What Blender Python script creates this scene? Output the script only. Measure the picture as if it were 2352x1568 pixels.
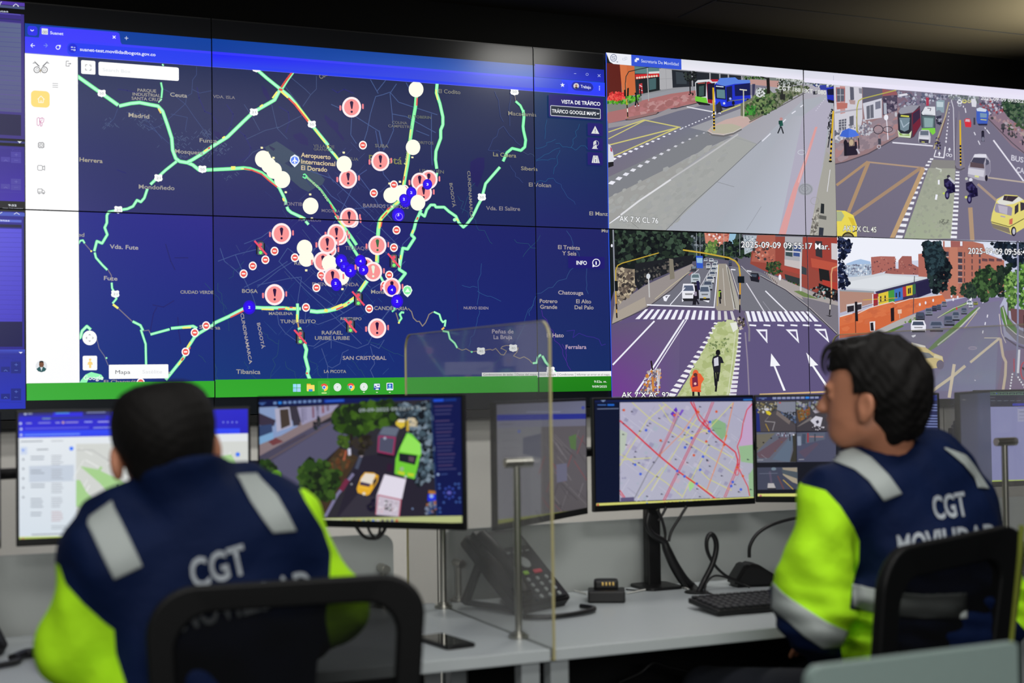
import bpy, bmesh, math, random
import numpy as np
from mathutils import Vector, Matrix
from mathutils.geometry import tessellate_polygon
from mathutils.bvhtree import BVHTree

for o in list(bpy.data.objects): bpy.data.objects.remove(o)
scn = bpy.context.scene
COL = scn.collection

# ------------------------------------------------------------------ camera, world, lamps, exposure
CAM = np.array([-1.0077, -4.8417, 1.33]); YAW, PIT, ROL, FPX = .4119, .0266, .0135, 3267.0
_c, _s = math.cos(YAW), math.sin(YAW)
FW = np.array([_s*math.cos(PIT), _c*math.cos(PIT), math.sin(PIT)])
RT = np.array([_c, -_s, 0.0]); UP = np.cross(RT, FW)
cam_d = bpy.data.cameras.new('camera'); cam = bpy.data.objects.new('camera', cam_d); COL.objects.link(cam)
_r = RT*math.cos(ROL) - UP*math.sin(ROL)
_u = RT*math.sin(ROL) + UP*math.cos(ROL)
_m = Matrix((( _r[0], _u[0], -FW[0], CAM[0]), (_r[1], _u[1], -FW[1], CAM[1]), (_r[2], _u[2], -FW[2], CAM[2]), (0, 0, 0, 1)))
cam.matrix_world = _m
cam_d.sensor_width = 36; cam_d.lens = 36*FPX/2352
cam_d.clip_start = .05; cam_d.clip_end = 60
cam_d.dof.use_dof = True; cam_d.dof.focus_distance = 5.35; cam_d.dof.aperture_fstop = 2.4
scn.camera = cam
wd = bpy.data.worlds.new('world'); scn.world = wd; wd.use_nodes = True
wd.node_tree.nodes['Background'].inputs[0].default_value = (.75, .85, 1, 1)
wd.node_tree.nodes['Background'].inputs[1].default_value = .035
scn.view_settings.view_transform = 'Standard'; scn.view_settings.look = 'None'
scn.view_settings.gamma = 1; scn.view_settings.exposure = 0; scn.view_settings.use_curve_mapping = False

def area(name, loc, target, sx, sy, power, col, spread=math.pi):
    l = bpy.data.lights.new(name, 'AREA'); l.shape = 'RECTANGLE'; l.size = sx; l.size_y = sy
    l.energy = power; l.color = col; l.spread = spread
    o = bpy.data.objects.new(name, l); COL.objects.link(o); o.location = loc
    o.rotation_euler = (Vector(target)-Vector(loc)).to_track_quat('-Z', 'Y').to_euler()
    return o
# ceiling panels of the control room (behind and above the photographer, over the desks), and unseen fill lamps added to brighten the scene
area('fill_lamp_far', (-1.5, -8.6, 2.45), (.3, -1.0, 1.0), 3.2, 1.0, 135, (1, .985, .95))  # unseen fill added far behind the camera for even frontal light
area('ceiling_lamp_rear', (-.9, -4.3, 2.68), (-.2, -2.6, .7), 1.2, .6, 16, (1, .98, .95), 2.6)
area('ceiling_lamp_desk', (.9, -2.9, 2.68), (.8, -2.0, .7), 1.2, .5, 15, (1, .98, .95), 2.4)
area('ceiling_lamp_left', (-1.1, -2.7, 2.68), (-.8, -2.0, .7), .9, .5, 7, (1, .98, .95), 2.4)
area('ceiling_spot_wall', (1.44, -.72, 2.70), (1.40, -.5, 0), .30, .30, 13, (1, .98, .93))
area('wall_fill_front', (.7, -1.6, 2.69), (.7, .1, .9), 3.0, .25, 13, (1, .98, .94), 1.5)  # unseen fill added to brighten the lower back wall
area('ceiling_glow_right', (3.45, -1.15, 2.25), (3.2, -.9, 2.72), .7, .5, 24, (1, .93, .72), 1.3)  # unseen lamp aimed up, put in for the ceiling glow

def ray(px, py):
    x2 = (px-1176)/FPX; y2 = -(py-784)/FPX
    x = x2*math.cos(ROL)+y2*math.sin(ROL); y = -x2*math.sin(ROL)+y2*math.cos(ROL)
    return FW + x*RT + y*UP
def hit(px, py, p0, n):
    d = ray(px, py); return CAM + d*(np.dot(np.asarray(p0)-CAM, n)/np.dot(d, n))
def hz(px, py, z): return hit(px, py, (0, 0, z), np.array([0, 0, 1.]))
def hd(px, py, dep): return CAM + ray(px, py)*dep

# ------------------------------------------------------------------ materials
def lin(c):
    r = []
    for v in c[:3]:
        v = max(0., v)/255; r.append(v/12.92 if v <= .04045 else ((v+.055)/1.055)**2.4)
    return r
MATS = {}
def mat(name, col, rough=.5, metal=0., spec=.5, bump=0., bscale=80., var=0., coat=0., sheen=0., stretch=(1, 1, 1)):
    if name in MATS: return MATS[name]
    m = bpy.data.materials.new(name); m.use_nodes = True; nt = m.node_tree; b = nt.nodes['Principled BSDF']
    c = lin(col)
    b.inputs['Base Color'].default_value = (*c, 1); b.inputs['Roughness'].default_value = rough
    b.inputs['Metallic'].default_value = metal; b.inputs['Specular IOR Level'].default_value = spec
    b.inputs['Coat Weight'].default_value = coat; b.inputs['Sheen Weight'].default_value = sheen
    tc = nt.nodes.new('ShaderNodeTexCoord'); mp = nt.nodes.new('ShaderNodeMapping'); mp.inputs['Scale'].default_value = stretch
    nt.links.new(tc.outputs['Object'], mp.inputs[0])
    nz = nt.nodes.new('ShaderNodeTexNoise'); nz.inputs['Scale'].default_value = bscale; nz.inputs['Detail'].default_value = 3
    nt.links.new(mp.outputs[0], nz.inputs['Vector'])
    v = var if var else .04
    rp = nt.nodes.new('ShaderNodeMixRGB'); rp.inputs[1].default_value = (*[x*(1-v) for x in c], 1); rp.inputs[2].default_value = (*[min(1, x*(1+v)) for x in c], 1)
    nt.links.new(nz.outputs['Fac'], rp.inputs[0]); nt.links.new(rp.outputs[0], b.inputs['Base Color'])
    if bump:
        bp = nt.nodes.new('ShaderNodeBump'); bp.inputs['Strength'].default_value = bump; bp.inputs['Distance'].default_value = .004
        nt.links.new(nz.outputs['Fac'], bp.inputs['Height']); nt.links.new(bp.outputs[0], b.inputs['Normal'])
    MATS[name] = m; return m
def screen_mat(name, strength=1., rough=.32, spec=.5):
    m = bpy.data.materials.new(name); m.use_nodes = True; nt = m.node_tree; b = nt.nodes['Principled BSDF']
    a = nt.nodes.new('ShaderNodeAttribute'); a.attribute_name = 'Col'
    b.inputs['Base Color'].default_value = (.002, .002, .002, 1); b.inputs['Roughness'].default_value = rough
    b.inputs['Specular IOR Level'].default_value = spec
    nt.links.new(a.outputs['Color'], b.inputs['Emission Color']); b.inputs['Emission Strength'].default_value = strength
    m.cycles.emission_sampling = 'NONE'
    return m
M_BLACK = mat('black_plastic', (16, 16, 18), .45, 0, .4, bump=.05, bscale=400)
M_BEZEL = mat('bezel_plastic', (9, 10, 12), .4, 0, .3)
M_CHAIRF = mat('chair_frame_plastic', (10, 11, 12), .55, 0, .3, bump=.1, bscale=300)
M_DESK = mat('white_desk_laminate', (186, 193, 196), .38, bscale=30, var=.02)
M_DESKU = mat('desk_steel', (120, 122, 125), .5)
M_STEEL = mat('brushed_steel', (178, 176, 168), .28, 1., bscale=200)
M_SKIN = mat('skin', (190, 128, 98), .55, bscale=60, var=.08, bump=.08)
M_HAIR = mat('dark_hair', (15, 13, 12), .7, spec=.22, bump=.35, bscale=220, var=.3, stretch=(1, 1, .25))
M_CABLE = mat('cable_rubber', (18, 18, 20), .4)
M_TROUS = mat('dark_trousers', (24, 28, 40), .9, bump=.1, bscale=300)
M_REFL = mat('reflective_tape', (164, 172, 170), .6, bump=.15, bscale=350)
M_LETTER = mat('white_lettering', (172, 180, 188), .7, bump=.1, bscale=300)

# ------------------------------------------------------------------ object helpers
def mesh_obj(name, verts, faces, m, parent=None, smooth=False):
    me = bpy.data.meshes.new(name); me.from_pydata([tuple(map(float, v)) for v in verts], [], [tuple(map(int, f)) for f in faces]); me.update()
    if m is not None: me.materials.append(m)
    if smooth: me.polygons.foreach_set('use_smooth', [True]*len(me.polygons))
    o = bpy.data.objects.new(name, me); COL.objects.link(o)
    if parent is not None:
        o.parent = parent; o.matrix_parent_inverse = parent.matrix_world.inverted()
    return o
def tag(o, label=None, cat=None, group=None, kind=None):
    if label: o['label'] = label
    if cat: o['category'] = cat
    if group: o['group'] = group
    if kind: o['kind'] = kind
    return o
def thing(name, label, cat, loc=(0, 0, 0), group=None):
    o = bpy.data.objects.new(name, None); COL.objects.link(o); o.location = [float(v) for v in loc]; o.empty_display_size = .1
    o.matrix_world = Matrix.Translation(o.location)
    return tag(o, label, cat, group)
def pad(me_bm):
    bmesh.ops.recalc_face_normals(me_bm, faces=me_bm.faces)
class MB:
    """collects bevelled boxes, tubes, prisms in world space, builds ONE mesh object"""
    def __init__(s): s.v = []; s.f = []
    def add(s, vs, fs):
        n = len(s.v); s.v += [tuple(map(float, v)) for v in vs]; s.f += [tuple(i+n for i in f) for f in fs]; return s
    def bm(s, b, M=None):
        if M is not None: bmesh.ops.transform(b, matrix=M, verts=b.verts)
        b.verts.index_update(); s.add([v.co[:] for v in b.verts], [[v.index for v in f.verts] for f in b.faces]); b.free(); return s
    def box(s, c, size, rz=0, bev=.002, seg=2, R=None):
        b = bmesh.new(); bmesh.ops.create_cube(b, size=1); bmesh.ops.scale(b, vec=size, verts=b.verts)
        if bev: bmesh.ops.bevel(b, geom=b.edges[:], offset=bev, segments=seg, affect='EDGES', profile=.6)
        M = Matrix.Translation([float(x) for x in c]) @ (R if R is not None else Matrix.Rotation(rz, 4, 'Z'))
        return s.bm(b, M)
    def cyl(s, p, q, r, r2=None, n=20, bev=0):
        p, q = Vector([float(x) for x in p]), Vector([float(x) for x in q]); r2 = r if r2 is None else r2
        b = bmesh.new(); bmesh.ops.create_cone(b, cap_ends=True, segments=n, radius1=r, radius2=r2, depth=(q-p).length)
        if bev: bmesh.ops.bevel(b, geom=[e for e in b.edges if len(e.link_faces) == 2 and abs(e.calc_face_angle()) > 1], offset=bev, segments=2, affect='EDGES')
        return s.bm(b, Matrix.Translation((p+q)/2) @ (q-p).to_track_quat('Z', 'Y').to_matrix().to_4x4())
    def tube(s, pts, r, n=10, sub=6):
        P = [Vector([float(x) for x in p]) for p in pts]
        R = list(r) if isinstance(r, (list, tuple)) else [r]*len(P)
        Q = []; QR = []
        for i in range(len(P)-1):
            a, b_, c, d = P[max(i-1, 0)], P[i], P[i+1], P[min(i+2, len(P)-1)]
            for k in range(sub):
                t = k/sub
                Q.append(.5*((2*b_)+(c-a)*t+(2*a-5*b_+4*c-d)*t*t+(3*b_-a-3*c+d)*t**3)); QR.append(R[i]*(1-t)+R[i+1]*t)
        Q.append(P[-1]); QR.append(R[-1])
        rings = []; up = None; vs = []; fs = []
        for i, q in enumerate(Q):
            t = (Q[min(i+1, len(Q)-1)]-Q[max(i-1, 0)]).normalized()
            if up is None: up = t.orthogonal().normalized()
            up = (up-t*up.dot(t)).normalized(); w = t.cross(up)
            vs += [q+(up*math.cos(2*math.pi*k/n)+w*math.sin(2*math.pi*k/n))*QR[i] for k in range(n)]
        for i in range(len(Q)-1):
            for k in range(n):
                fs.append((i*n+k, i*n+(k+1) % n, (i+1)*n+(k+1) % n, (i+1)*n+k))
        fs.append(tuple(range(n-1, -1, -1))); fs.append(tuple((len(Q)-1)*n+k for k in range(n)))
        return s.add(vs, fs)
    def prism(s, outline, M, depth, bev=0):
        """outline in local xy, extruded along local +z by depth, placed with M"""
        b = bmesh.new(); vs = [b.verts.new((x, y, 0)) for x, y in outline]; f = b.faces.new(vs)
        r = bmesh.ops.extrude_face_region(b, geom=[f]); bmesh.ops.translate(b, vec=(0, 0, depth), verts=[e for e in r['geom'] if isinstance(e, bmesh.types.BMVert)])
        bmesh.ops.recalc_face_normals(b, faces=b.faces)
        if bev: bmesh.ops.bevel(b, geom=[e for e in b.edges if len(e.link_faces) == 2 and e.calc_face_angle() > .6], offset=bev, segments=2, affect='EDGES')
        return s.bm(b, M)
    def build(s, name, m, parent=None, smooth=False, label=None):
        o = mesh_obj(name, s.v, s.f, m, parent, smooth)
        if smooth:
            try: o.data.set_sharp_from_angle(angle=.7)
            except Exception: pass
        if label: o['label'] = label
        return o
def rrect(w, h, r, n=6, x0=0, y0=0):
    """rounded rectangle outline centred on x0,y0; r scalar or 4 radii (br,tr,tl,bl)"""
    r = [r]*4 if not isinstance(r, (list, tuple)) else r
    out = []
    for (cx, cy, a0, q) in ((w/2, -h/2, -90, r[0]), (w/2, h/2, 0, r[1]), (-w/2, h/2, 90, r[2]), (-w/2, -h/2, 180, r[3])):
        q = max(q, 1e-5); sx = -1 if cx > 0 else 1; sy = -1 if cy > 0 else 1
        for k in range(n+1):
            a = math.radians(a0+90*k/n); out.append((x0+cx+sx*q+q*math.cos(a), y0+cy+sy*q+q*math.sin(a)))
    return out

# ------------------------------------------------------------------ pictures on display panels
_txt = {}
def text_tris(s, bold=0.):
    k = (s, bold)
    if k in _txt: return _txt[k]
    cu = bpy.data.curves.new('t', 'FONT'); cu.body = s; cu.size = 1; cu.offset = bold; cu.resolution_u = 3
    ob = bpy.data.objects.new('t', cu); COL.objects.link(ob)
    me = ob.to_mesh(); me.calc_loop_triangles()
    v = [(p.co.x, p.co.y) for p in me.vertices]; t = [tuple(l.vertices) for l in me.loop_triangles]
    ob.to_mesh_clear(); bpy.data.objects.remove(ob); bpy.data.curves.remove(cu)
    _txt[k] = (v, t); return _txt[k]
CAPH = max(y for x, y in text_tris('H')[0])

def clip(poly, ax, val, sign):
    out = []
    for i in range(len(poly)):
        a, b = poly[i-1], poly[i]; da, db = (a[ax]-val)*sign, (b[ax]-val)*sign
        if (da >= 0) != (db >= 0):
            t = da/(da-db); out.append(tuple(a[j]+(b[j]-a[j])*t for j in range(len(a))))
        if db >= 0: out.append(b)
    return out
class Pic:
    """a picture on a flat display: shapes are given where the photograph shows them and mapped onto the display's plane"""
    def __init__(s, o, ex, ey, step=1.2e-5):
        s.o = np.asarray(o, float); s.ex = np.asarray(ex, float); s.ey = np.asarray(ey, float); s.n = np.cross(s.ex, s.ey)
        s.t = []; s.z = 0; s.step = step; s.win = None; s.rng = random.Random(7)
    xf = (0., 0., 1.)
    def uv(s, p):
        h = hit(s.xf[0]+p[0]/s.xf[2], s.xf[1]+p[1]/s.xf[2], s.o, s.n)-s.o; return (float(h@s.ex), float(h@s.ey))
    def tri(s, pts, cols, z=None):
        z = s.z if z is None else z
        p = [(a[0], a[1], *c) for a, c in zip(pts, cols)]
        if s.win:
            x0, y0, x1, y1 = s.win
            for ax, v, sg in ((0, x0, 1), (0, x1, -1), (1, y0, 1), (1, y1, -1)):
                if len(p) < 3: return
                if all((q[ax]-v)*sg >= 0 for q in p): continue
                p = clip(p, ax, v, sg)
        if len(p) >= 3: s.t.append((z, p))
    def up(s): s.z += 1
    def polyuv(s, uvs, col, newz=True):
        if newz: s.z += 1
        cols = [lin(c) for c in col] if isinstance(col[0], (tuple, list)) else [lin(col)]*len(uvs)
        if len(uvs) == 3: s.tri(uvs, cols); return
        for t in tessellate_polygon([[Vector((x, y, 0)) for x, y in uvs]]):
            s.tri([uvs[i] for i in t], [cols[i] for i in t])
    def poly(s, pts, col, newz=True): s.polyuv([s.uv(p) for p in pts], col, newz)
    def rect(s, x0, y0, x1, y1, col, rad=0, newz=True):
        a, b = s.uv((x0, y0)), s.uv((x1, y1))
        if rad:
            k = abs(s.uv((x0, y0+1))[1]-a[1])*rad
            s.polyuv(rrect(b[0]-a[0], a[1]-b[1], k, 4, (a[0]+b[0])/2, (a[1]+b[1])/2), col, newz)
        else: s.polyuv([(a[0], b[1]), (b[0], b[1]), (b[0], a[1]), (a[0], a[1])], col, newz)
    def grad(s, x0, y0, x1, y1, tl, tr, br, bl, n=4):
        """axis-aligned rectangle shaded between four corner colours"""
        a, b = s.uv((x0, y0)), s.uv((x1, y1)); s.z += 1
        def C(u, v): return lin([(tl[i]*(1-u)+tr[i]*u)*(1-v)+(bl[i]*(1-u)+br[i]*u)*v for i in range(3)])
        for i in range(n):
            for j in range(n):
                q = [(i/n, j/n), ((i+1)/n, j/n), ((i+1)/n, (j+1)/n), (i/n, (j+1)/n)]
                P = [(a[0]+(b[0]-a[0])*u, a[1]+(b[1]-a[1])*v) for u, v in q]; K = [C(u, v) for u, v in q]
                s.tri([P[0], P[1], P[2]], [K[0], K[1], K[2]]); s.tri([P[0], P[2], P[3]], [K[0], K[2], K[3]])
    def quad(s, p, col, n=4):
        """quad by four photo points (tl,tr,br,bl), one colour per corner, smoothly shaded"""
        s.z += 1
        def L(a, b, t): return [a[i]+(b[i]-a[i])*t for i in range(len(a))]
        def at(A, u, v): return L(L(A[0], A[1], u), L(A[3], A[2], u), v)
        for i in range(n):
            for j in range(n):
                q = [(i/n, j/n), ((i+1)/n, j/n), ((i+1)/n, (j+1)/n), (i/n, (j+1)/n)]
                P = [s.uv(at(p, u, v)) for u, v in q]; K = [lin(at(col, u, v)) for u, v in q]
                s.tri([P[0], P[1], P[2]], [K[0], K[1], K[2]]); s.tri([P[0], P[2], P[3]], [K[0], K[2], K[3]])
    def disc(s, cx, cy, rx, col, ry=None, n=20, newz=True, edge=None):
        ry = rx if ry is None else ry
        if newz: s.z += 1
        c = s.uv((cx, cy)); P = [s.uv((cx+rx*math.cos(2*math.pi*k/n), cy+ry*math.sin(2*math.pi*k/n))) for k in range(n)]
        cc = lin(col); ce = lin(edge) if edge else cc
        for k in range(n): s.tri([c, P[k], P[(k+1) % n]], [cc, ce, ce])
    def line(s, pts, w, col, newz=True, cap=True):
        if newz: s.z += 1
        c = [lin(col)]*4
        for i in range(len(pts)-1):
            (x0, y0), (x1, y1) = pts[i], pts[i+1]; L = math.hypot(x1-x0, y1-y0) or 1; nx, ny = -(y1-y0)/L*w/2, (x1-x0)/L*w/2
            q = [s.uv(p) for p in ((x0+nx, y0+ny), (x1+nx, y1+ny), (x1-nx, y1-ny), (x0-nx, y0-ny))]
            s.tri(q[:3], c[:3]); s.tri([q[0], q[2], q[3]], c[:3])
            if i and w > 1.5: s.disc(x0, y0, w/2, col, n=8, newz=False)
    def ring(s, cx, cy, r, w, col, ry=None):
        ry = r if ry is None else ry; N = 22
        s.line([(cx+r*math.cos(2*math.pi*k/N), cy+ry*math.sin(2*math.pi*k/N)) for k in range(N+1)], w, col)
    def text(s, t, x0, y0, x1, y1, h, col, bold=0., edge=None, newz=True):
        """text on the baseline (x0,y0)-(x1,y1), capitals h photo pixels high"""
        A, B = np.array(s.uv((x0, y0))), np.array(s.uv((x1, y1))); d = B-A; L = np.linalg.norm(d); d /= L
        k = abs(s.uv((x0, y0-1))[1]-A[1]); nrm = np.array([-d[1], d[0]])
        for cc, bo in ((edge, bold+.05), (col, bold)):
            if cc is None: continue
            v, tr = text_tris(t, bo)
            if not v: return
            v0, _ = text_tris(t, bold); xa, xb = min(p[0] for p in v0), max(p[0] for p in v0)
            P = [tuple(A+d*((x-xa)/(xb-xa)*L)+nrm*(y/CAPH*h*k)) for x, y in v]; c = [lin(cc)]*3
            if newz or cc is edge: s.z += 1
            for a in tr: s.tri([P[i] for i in a], c)
    def blobs(s, pts, n, size, cols, seed=1, asp=1., ang=None):
        """n small irregular patches scattered inside a polygon"""
        R = random.Random(seed); xs = [p[0] for p in pts]; ys = [p[1] for p in pts]; s.z += 1; k = 0; tries = 0
        while k < n and tries < n*40:
            tries += 1
            x, y = R.uniform(min(xs), max(xs)), R.uniform(min(ys), max(ys)); ins = False; j = len(pts)-1
            for i in range(len(pts)):
                if (pts[i][1] > y) != (pts[j][1] > y) and x < (pts[j][0]-pts[i][0])*(y-pts[i][1])/(pts[j][1]-pts[i][1])+pts[i][0]: ins = not ins
                j = i
            if not ins: continue
            k += 1; m = R.choice((5, 6, 7)); c = R.choice(cols); a0 = R.uniform(0, 6.3); q = size*R.uniform(.5, 1.25); P = []
            for i in range(m):
                a = a0+2*math.pi*i/m; rr = q*R.uniform(.6, 1.1); dx, dy = rr*math.cos(a)*asp, rr*math.sin(a)
                if ang: dx, dy = dx*math.cos(ang)-dy*math.sin(ang), dx*math.sin(ang)+dy*math.cos(ang)
                P.append(s.uv((x+dx, y+dy)))
            if k % 12 == 0: s.z += 1
            cc = [lin(c)]*3
            for i in range(1, m-1): s.tri([P[0], P[i], P[i+1]], cc)
    def window(s, *pts):
        if not pts: s.win = None; return
        a = [s.uv(p) for p in pts]; s.win = (min(p[0] for p in a), min(p[1] for p in a), max(p[0] for p in a), max(p[1] for p in a))
    def build(s, name, m, parent, box=None, lift=.0):
        """one mesh with the part of the picture that lies in box (u0,v0,u1,v1)"""
        vs = []; fs = []; cs = []
        for z, p in s.t:
            if box:
                if max(q[0] for q in p) <= box[0] or min(q[0] for q in p) >= box[2] or max(q[1] for q in p) <= box[1] or min(q[1] for q in p) >= box[3]: continue
                for ax, v, sg in ((0, box[0], 1), (0, box[2], -1), (1, box[1], 1), (1, box[3], -1)):
                    if len(p) < 3: break
                    p = clip(p, ax, v, sg)
                if len(p) < 3: continue
            n = len(vs); vs += [s.o+s.ex*q[0]+s.ey*q[1]+s.n*(lift+z*s.step) for q in p]; cs += [q[2:5] for q in p]
            fs.append(tuple(range(n, n+len(p))))
        o = mesh_obj(name, vs, fs, m, parent)
        a = o.data.color_attributes.new('Col', 'FLOAT_COLOR', 'POINT')
        a.data.foreach_set('color', np.hstack([np.array(cs), np.ones((len(cs), 1))]).ravel().astype(np.float32))
        return o
M_WALLSCREEN = screen_mat('video_wall_picture', 1.0, .26, .16)
M_MONSCREEN = screen_mat('monitor_picture', 1.0, .4, .3)
# ================================================================== the video wall picture
W = Pic((0, 0, 1.901), (1, 0, 0), (0, 0, 1), step=1.0e-5)
PW, PH = 1.2096, .6804
def yl(x, xa, ya):
    """height in the photo, at x, of the wall's horizontal through (xa,ya)"""
    h = hit(xa, ya, W.o, W.n); X = h.copy(); X[0] += .01
    def P(q):
        d = q-CAM; a, b, z = d@RT, d@UP, d@FW
        return 1176+FPX*(a*math.cos(ROL)-b*math.sin(ROL))/z, 784-FPX*(a*math.sin(ROL)+b*math.cos(ROL))/z
    (x0, y0), (x1, y1) = P(h), P(X); return y0+(x-x0)*(y1-y0)/(x1-x0)
def band(x0, y0, x1, h, col, ref=None):
    """strip starting at (x0,y0) photo, height h there, running right to x1"""
    W.rect(x0, y0, x1, yl(x1, x0, y0+h), col)
# black base
W.grad(-700, -60, 2500, 960, (6, 7, 10), (9, 9, 9), (8, 9, 12), (14, 20, 26))
# ---- strip at the left end
def strip(y0, k, cb, cl, cd, cp, tri_y):
    W.rect(-90, y0, 56.5, y0+19*k, cb); W.line([(30, y0+12*k), (36, y0+7*k), (43, y0+12.5*k)], 1.4, (220, 225, 235))
    W.line([(-4, y0+12*k), (4, y0+4*k)], 1.4, (220, 225, 235))
strip(3, 1, (75, 85, 125), 0, 0, 0, 0)
W.rect(-90, 2, 56.5, 7, (85, 60, 170)); W.line([(30, 14), (36, 9), (43, 14)], 1.4, (220, 225, 235)); W.line([(-4, 12), (4, 4)], 1.4, (220, 225, 235))
W.rect(-90, 21, 56.5, 320, (60, 48, 130)); W.rect(-90, 23.5, 47.5, 33.5, (98, 88, 190)); W.text('istas', -6, 27.5, 19, 28.5, 4.2, (215, 225, 240), .01)
W.rect(-90, 36, 48.5, 45, (48, 50, 100))
W.grad(-90, 42, 49, 258.5, (88, 98, 135), (95, 105, 142), (80, 82, 130), (78, 82, 132))
for i in range(19): W.line([(-20, 50+i*11), (49, 54.5+i*11)], .8, (72, 66, 140) if i % 3 else (95, 70, 160))
W.rect(-90, 256, 48.5, 312, (30, 28, 72)); W.rect(-90, 318, 56.5, 330, (52, 55, 125)); W.poly([(40, 324), (50, 325), (45, 329)], (230, 235, 245))
W.grad(-90, 330, 56.5, 463, (55, 42, 140), (52, 40, 135), (58, 35, 165), (55, 34, 155))
def pads(o, c, c2):
    for dy in (0, 62):
        W.rect(25, 352+o+dy-4, 48.5, 365+o+dy-3, c2); W.rect(25, 366+o+dy-4, 48.5, 378+o+dy-3, c2); W.rect(2, 365+o+dy-5, 23, 376+o+dy-4, c2)
        W.line([(33, 355+o+dy), (41, 355.4+o+dy)], .9, c); W.line([(37, 352+o+dy), (37, 358.5+o+dy)], .9, c); W.line([(33, 368+o+dy), (41, 368.4+o+dy)], .9, c)
        W.line([(9, 370+o+dy), (13, 367+o+dy), (17, 370.5+o+dy)], 1, c)
    W.text('Foco', 28, 346+o, 48, 347+o, 3.2, c2); W.text('Iris', 36, 431+o, 49, 431.6+o, 3.2, c2)
    W.line([(-20, 339+o), (50, 341+o)], .6, c2); W.line([(-20, 440+o), (50, 442+o)], .6, c2)
pads(0, (105, 100, 180), (72, 62, 160))
W.rect(-90, 464, 56.5, 481.5, (6, 6, 16)); W.text('9:52', 19, 473.2, 38, 474, 4.2, (225, 230, 240), .02); W.text('martes, 9 de septiembre', 6, 478.6, 53, 480, 2.2, (190, 195, 210))
W.rect(-90, 482, 56.5, 938, (38, 32, 140)); W.rect(-90, 484, 56.5, 497, (70, 88, 190)); W.line([(32, 492), (38, 488), (45, 493)], 1.4, (220, 225, 240)); W.line([(-3, 492), (5, 487)], 1.4, (220, 225, 235))
W.rect(-90, 501, 49.5, 511, (85, 100, 205)); W.text('listas', -4, 507.5, 22, 508.5, 4.2, (225, 230, 245), .01); W.rect(-90, 512, 49.5, 523, (18, 18, 60))
W.grad(-90, 522, 50.5, 740, (92, 82, 215), (84, 78, 215), (66, 58, 190), (70, 62, 198))
for i in range(19): W.line([(-20, 534+i*11), (50.5, 535+i*11)], .7, (58, 52, 160))
W.rect(-90, 738, 51.5, 796, (18, 18, 75)); W.grad(-90, 803, 57.5, 815, (58, 62, 175), (62, 85, 200), (36, 38, 140), (40, 42, 150)); W.poly([(43, 808), (52, 808.3), (47.5, 812)], (230, 235, 250))
W.grad(-90, 815, 58.5, 938, (38, 44, 150), (38, 44, 155), (36, 50, 185), (36, 50, 190))
pads(482, (95, 120, 210), (30, 40, 130))
# ---- browser window
W.rect(57, 53.6, 1387, yl(1387, 57, 84), (14, 64, 158))
W.grad(486, 88.5, 1224, yl(1224, 486, 120), (10, 62, 155), (40, 80, 165), (60, 100, 190), (10, 60, 160), 3)
W.grad(1228, 147, 1387.5, yl(1387.5, 1228, 176), (48, 60, 190), (25, 40, 160), (32, 40, 190), (50, 70, 210), 3)
W.poly([(90, 82), (92, 63), (96, 60.5), (268, 74), (274, 77), (277, 97), (281, 104), (88, 90)], (64, 62, 252)); W.rect(63, 59, 86, 83, (48, 52, 235), 6)
W.line([(70, 68.5), (73.5, 71.5), (77.5, 69)], 1.8, (235, 240, 250))
W.grad(57, 84, 1389, yl(1389, 57, 121.8), (62, 62, 255), (40, 70, 250), (50, 60, 250), (66, 66, 255), 5)
W.grad(486, 118, 1225, yl(1225, 486, 153), (50, 50, 255), (75, 90, 235), (70, 75, 235), (50, 60, 250), 4)
W.rect(154, 97.5, 1305, yl(1305, 154, 127.6), (38, 62, 240), 11)
W.grad(486, 124, 1225, yl(1225, 486, 146.5), (30, 34, 250), (70, 95, 215), (70, 85, 215), (38, 60, 240), 5); W.grad(1228, 178, 1290, yl(1290, 1228, 200), (66, 90, 215), (52, 74, 215), (46, 68, 215), (60, 84, 215), 2)
W.disc(167, 111, 10.5, (30, 42, 215)); W.line([(163, 108.5), (167, 108.8)], 2.4, (225, 235, 245)); W.line([(169, 109), (173, 109.3)], 1.2, (225, 235, 245)); W.ring(171, 115, 1.8, 1.2, (225, 235, 245)); W.line([(163, 114), (168, 114.4)], 1.2, (225, 235, 245))
W.rect(95.5, 65, 110, 80, (225, 228, 235), 1); W.ring(100.5, 74, 2.4, .9, (120, 120, 125)); W.ring(105.5, 74.3, 2.4, .9, (120, 120, 125))
W.text('Suanet', 115, 78.6, 145.5, 81, 6.6, (235, 242, 252), .012)
W.line([(259, 82.5), (265, 88.5)], 1.9, (240, 244, 250)); W.line([(265, 82.5), (259, 88.5)], 1.9, (240, 244, 250)); W.line([(286, 87.5), (294.5, 88)], 1.2, (215, 225, 245)); W.line([(290.2, 83.6), (290.2, 92)], 1.2, (215, 225, 245))
for a, c in ((70.5, (240, 245, 252)), (100, (120, 140, 235))):
    s_ = 1 if a < 90 else -1; x0 = a if s_ > 0 else 109; W.line([(a, 104.5), (a+9.5, 105)], 1.5, c); W.line([(x0+4.5*s_, 100), (x0, 104.7), (x0+4.5*s_, 109)], 1.5, c)
W.ring(133, 109, 4.4, 1.7, (240, 245, 252)); W.poly([(134, 104), (139.5, 103.5), (139, 109)], (240, 245, 252))
W.text('suanet-test.movilidadbogota.gov.co', 183.5, 117, 357, 129.3, 7.4, (240, 244, 252), .012)
W.line([(1318, 169), (1323, 169.3)], 1, (180, 190, 235)); W.ring(1348, 171, 2.7, .9, (170, 180, 230)); W.line([(1372.5, 171), (1378.5, 177)], 1, (190, 200, 240)); W.line([(1378.5, 171), (1372.5, 177)], 1, (190, 200, 240))
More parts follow.
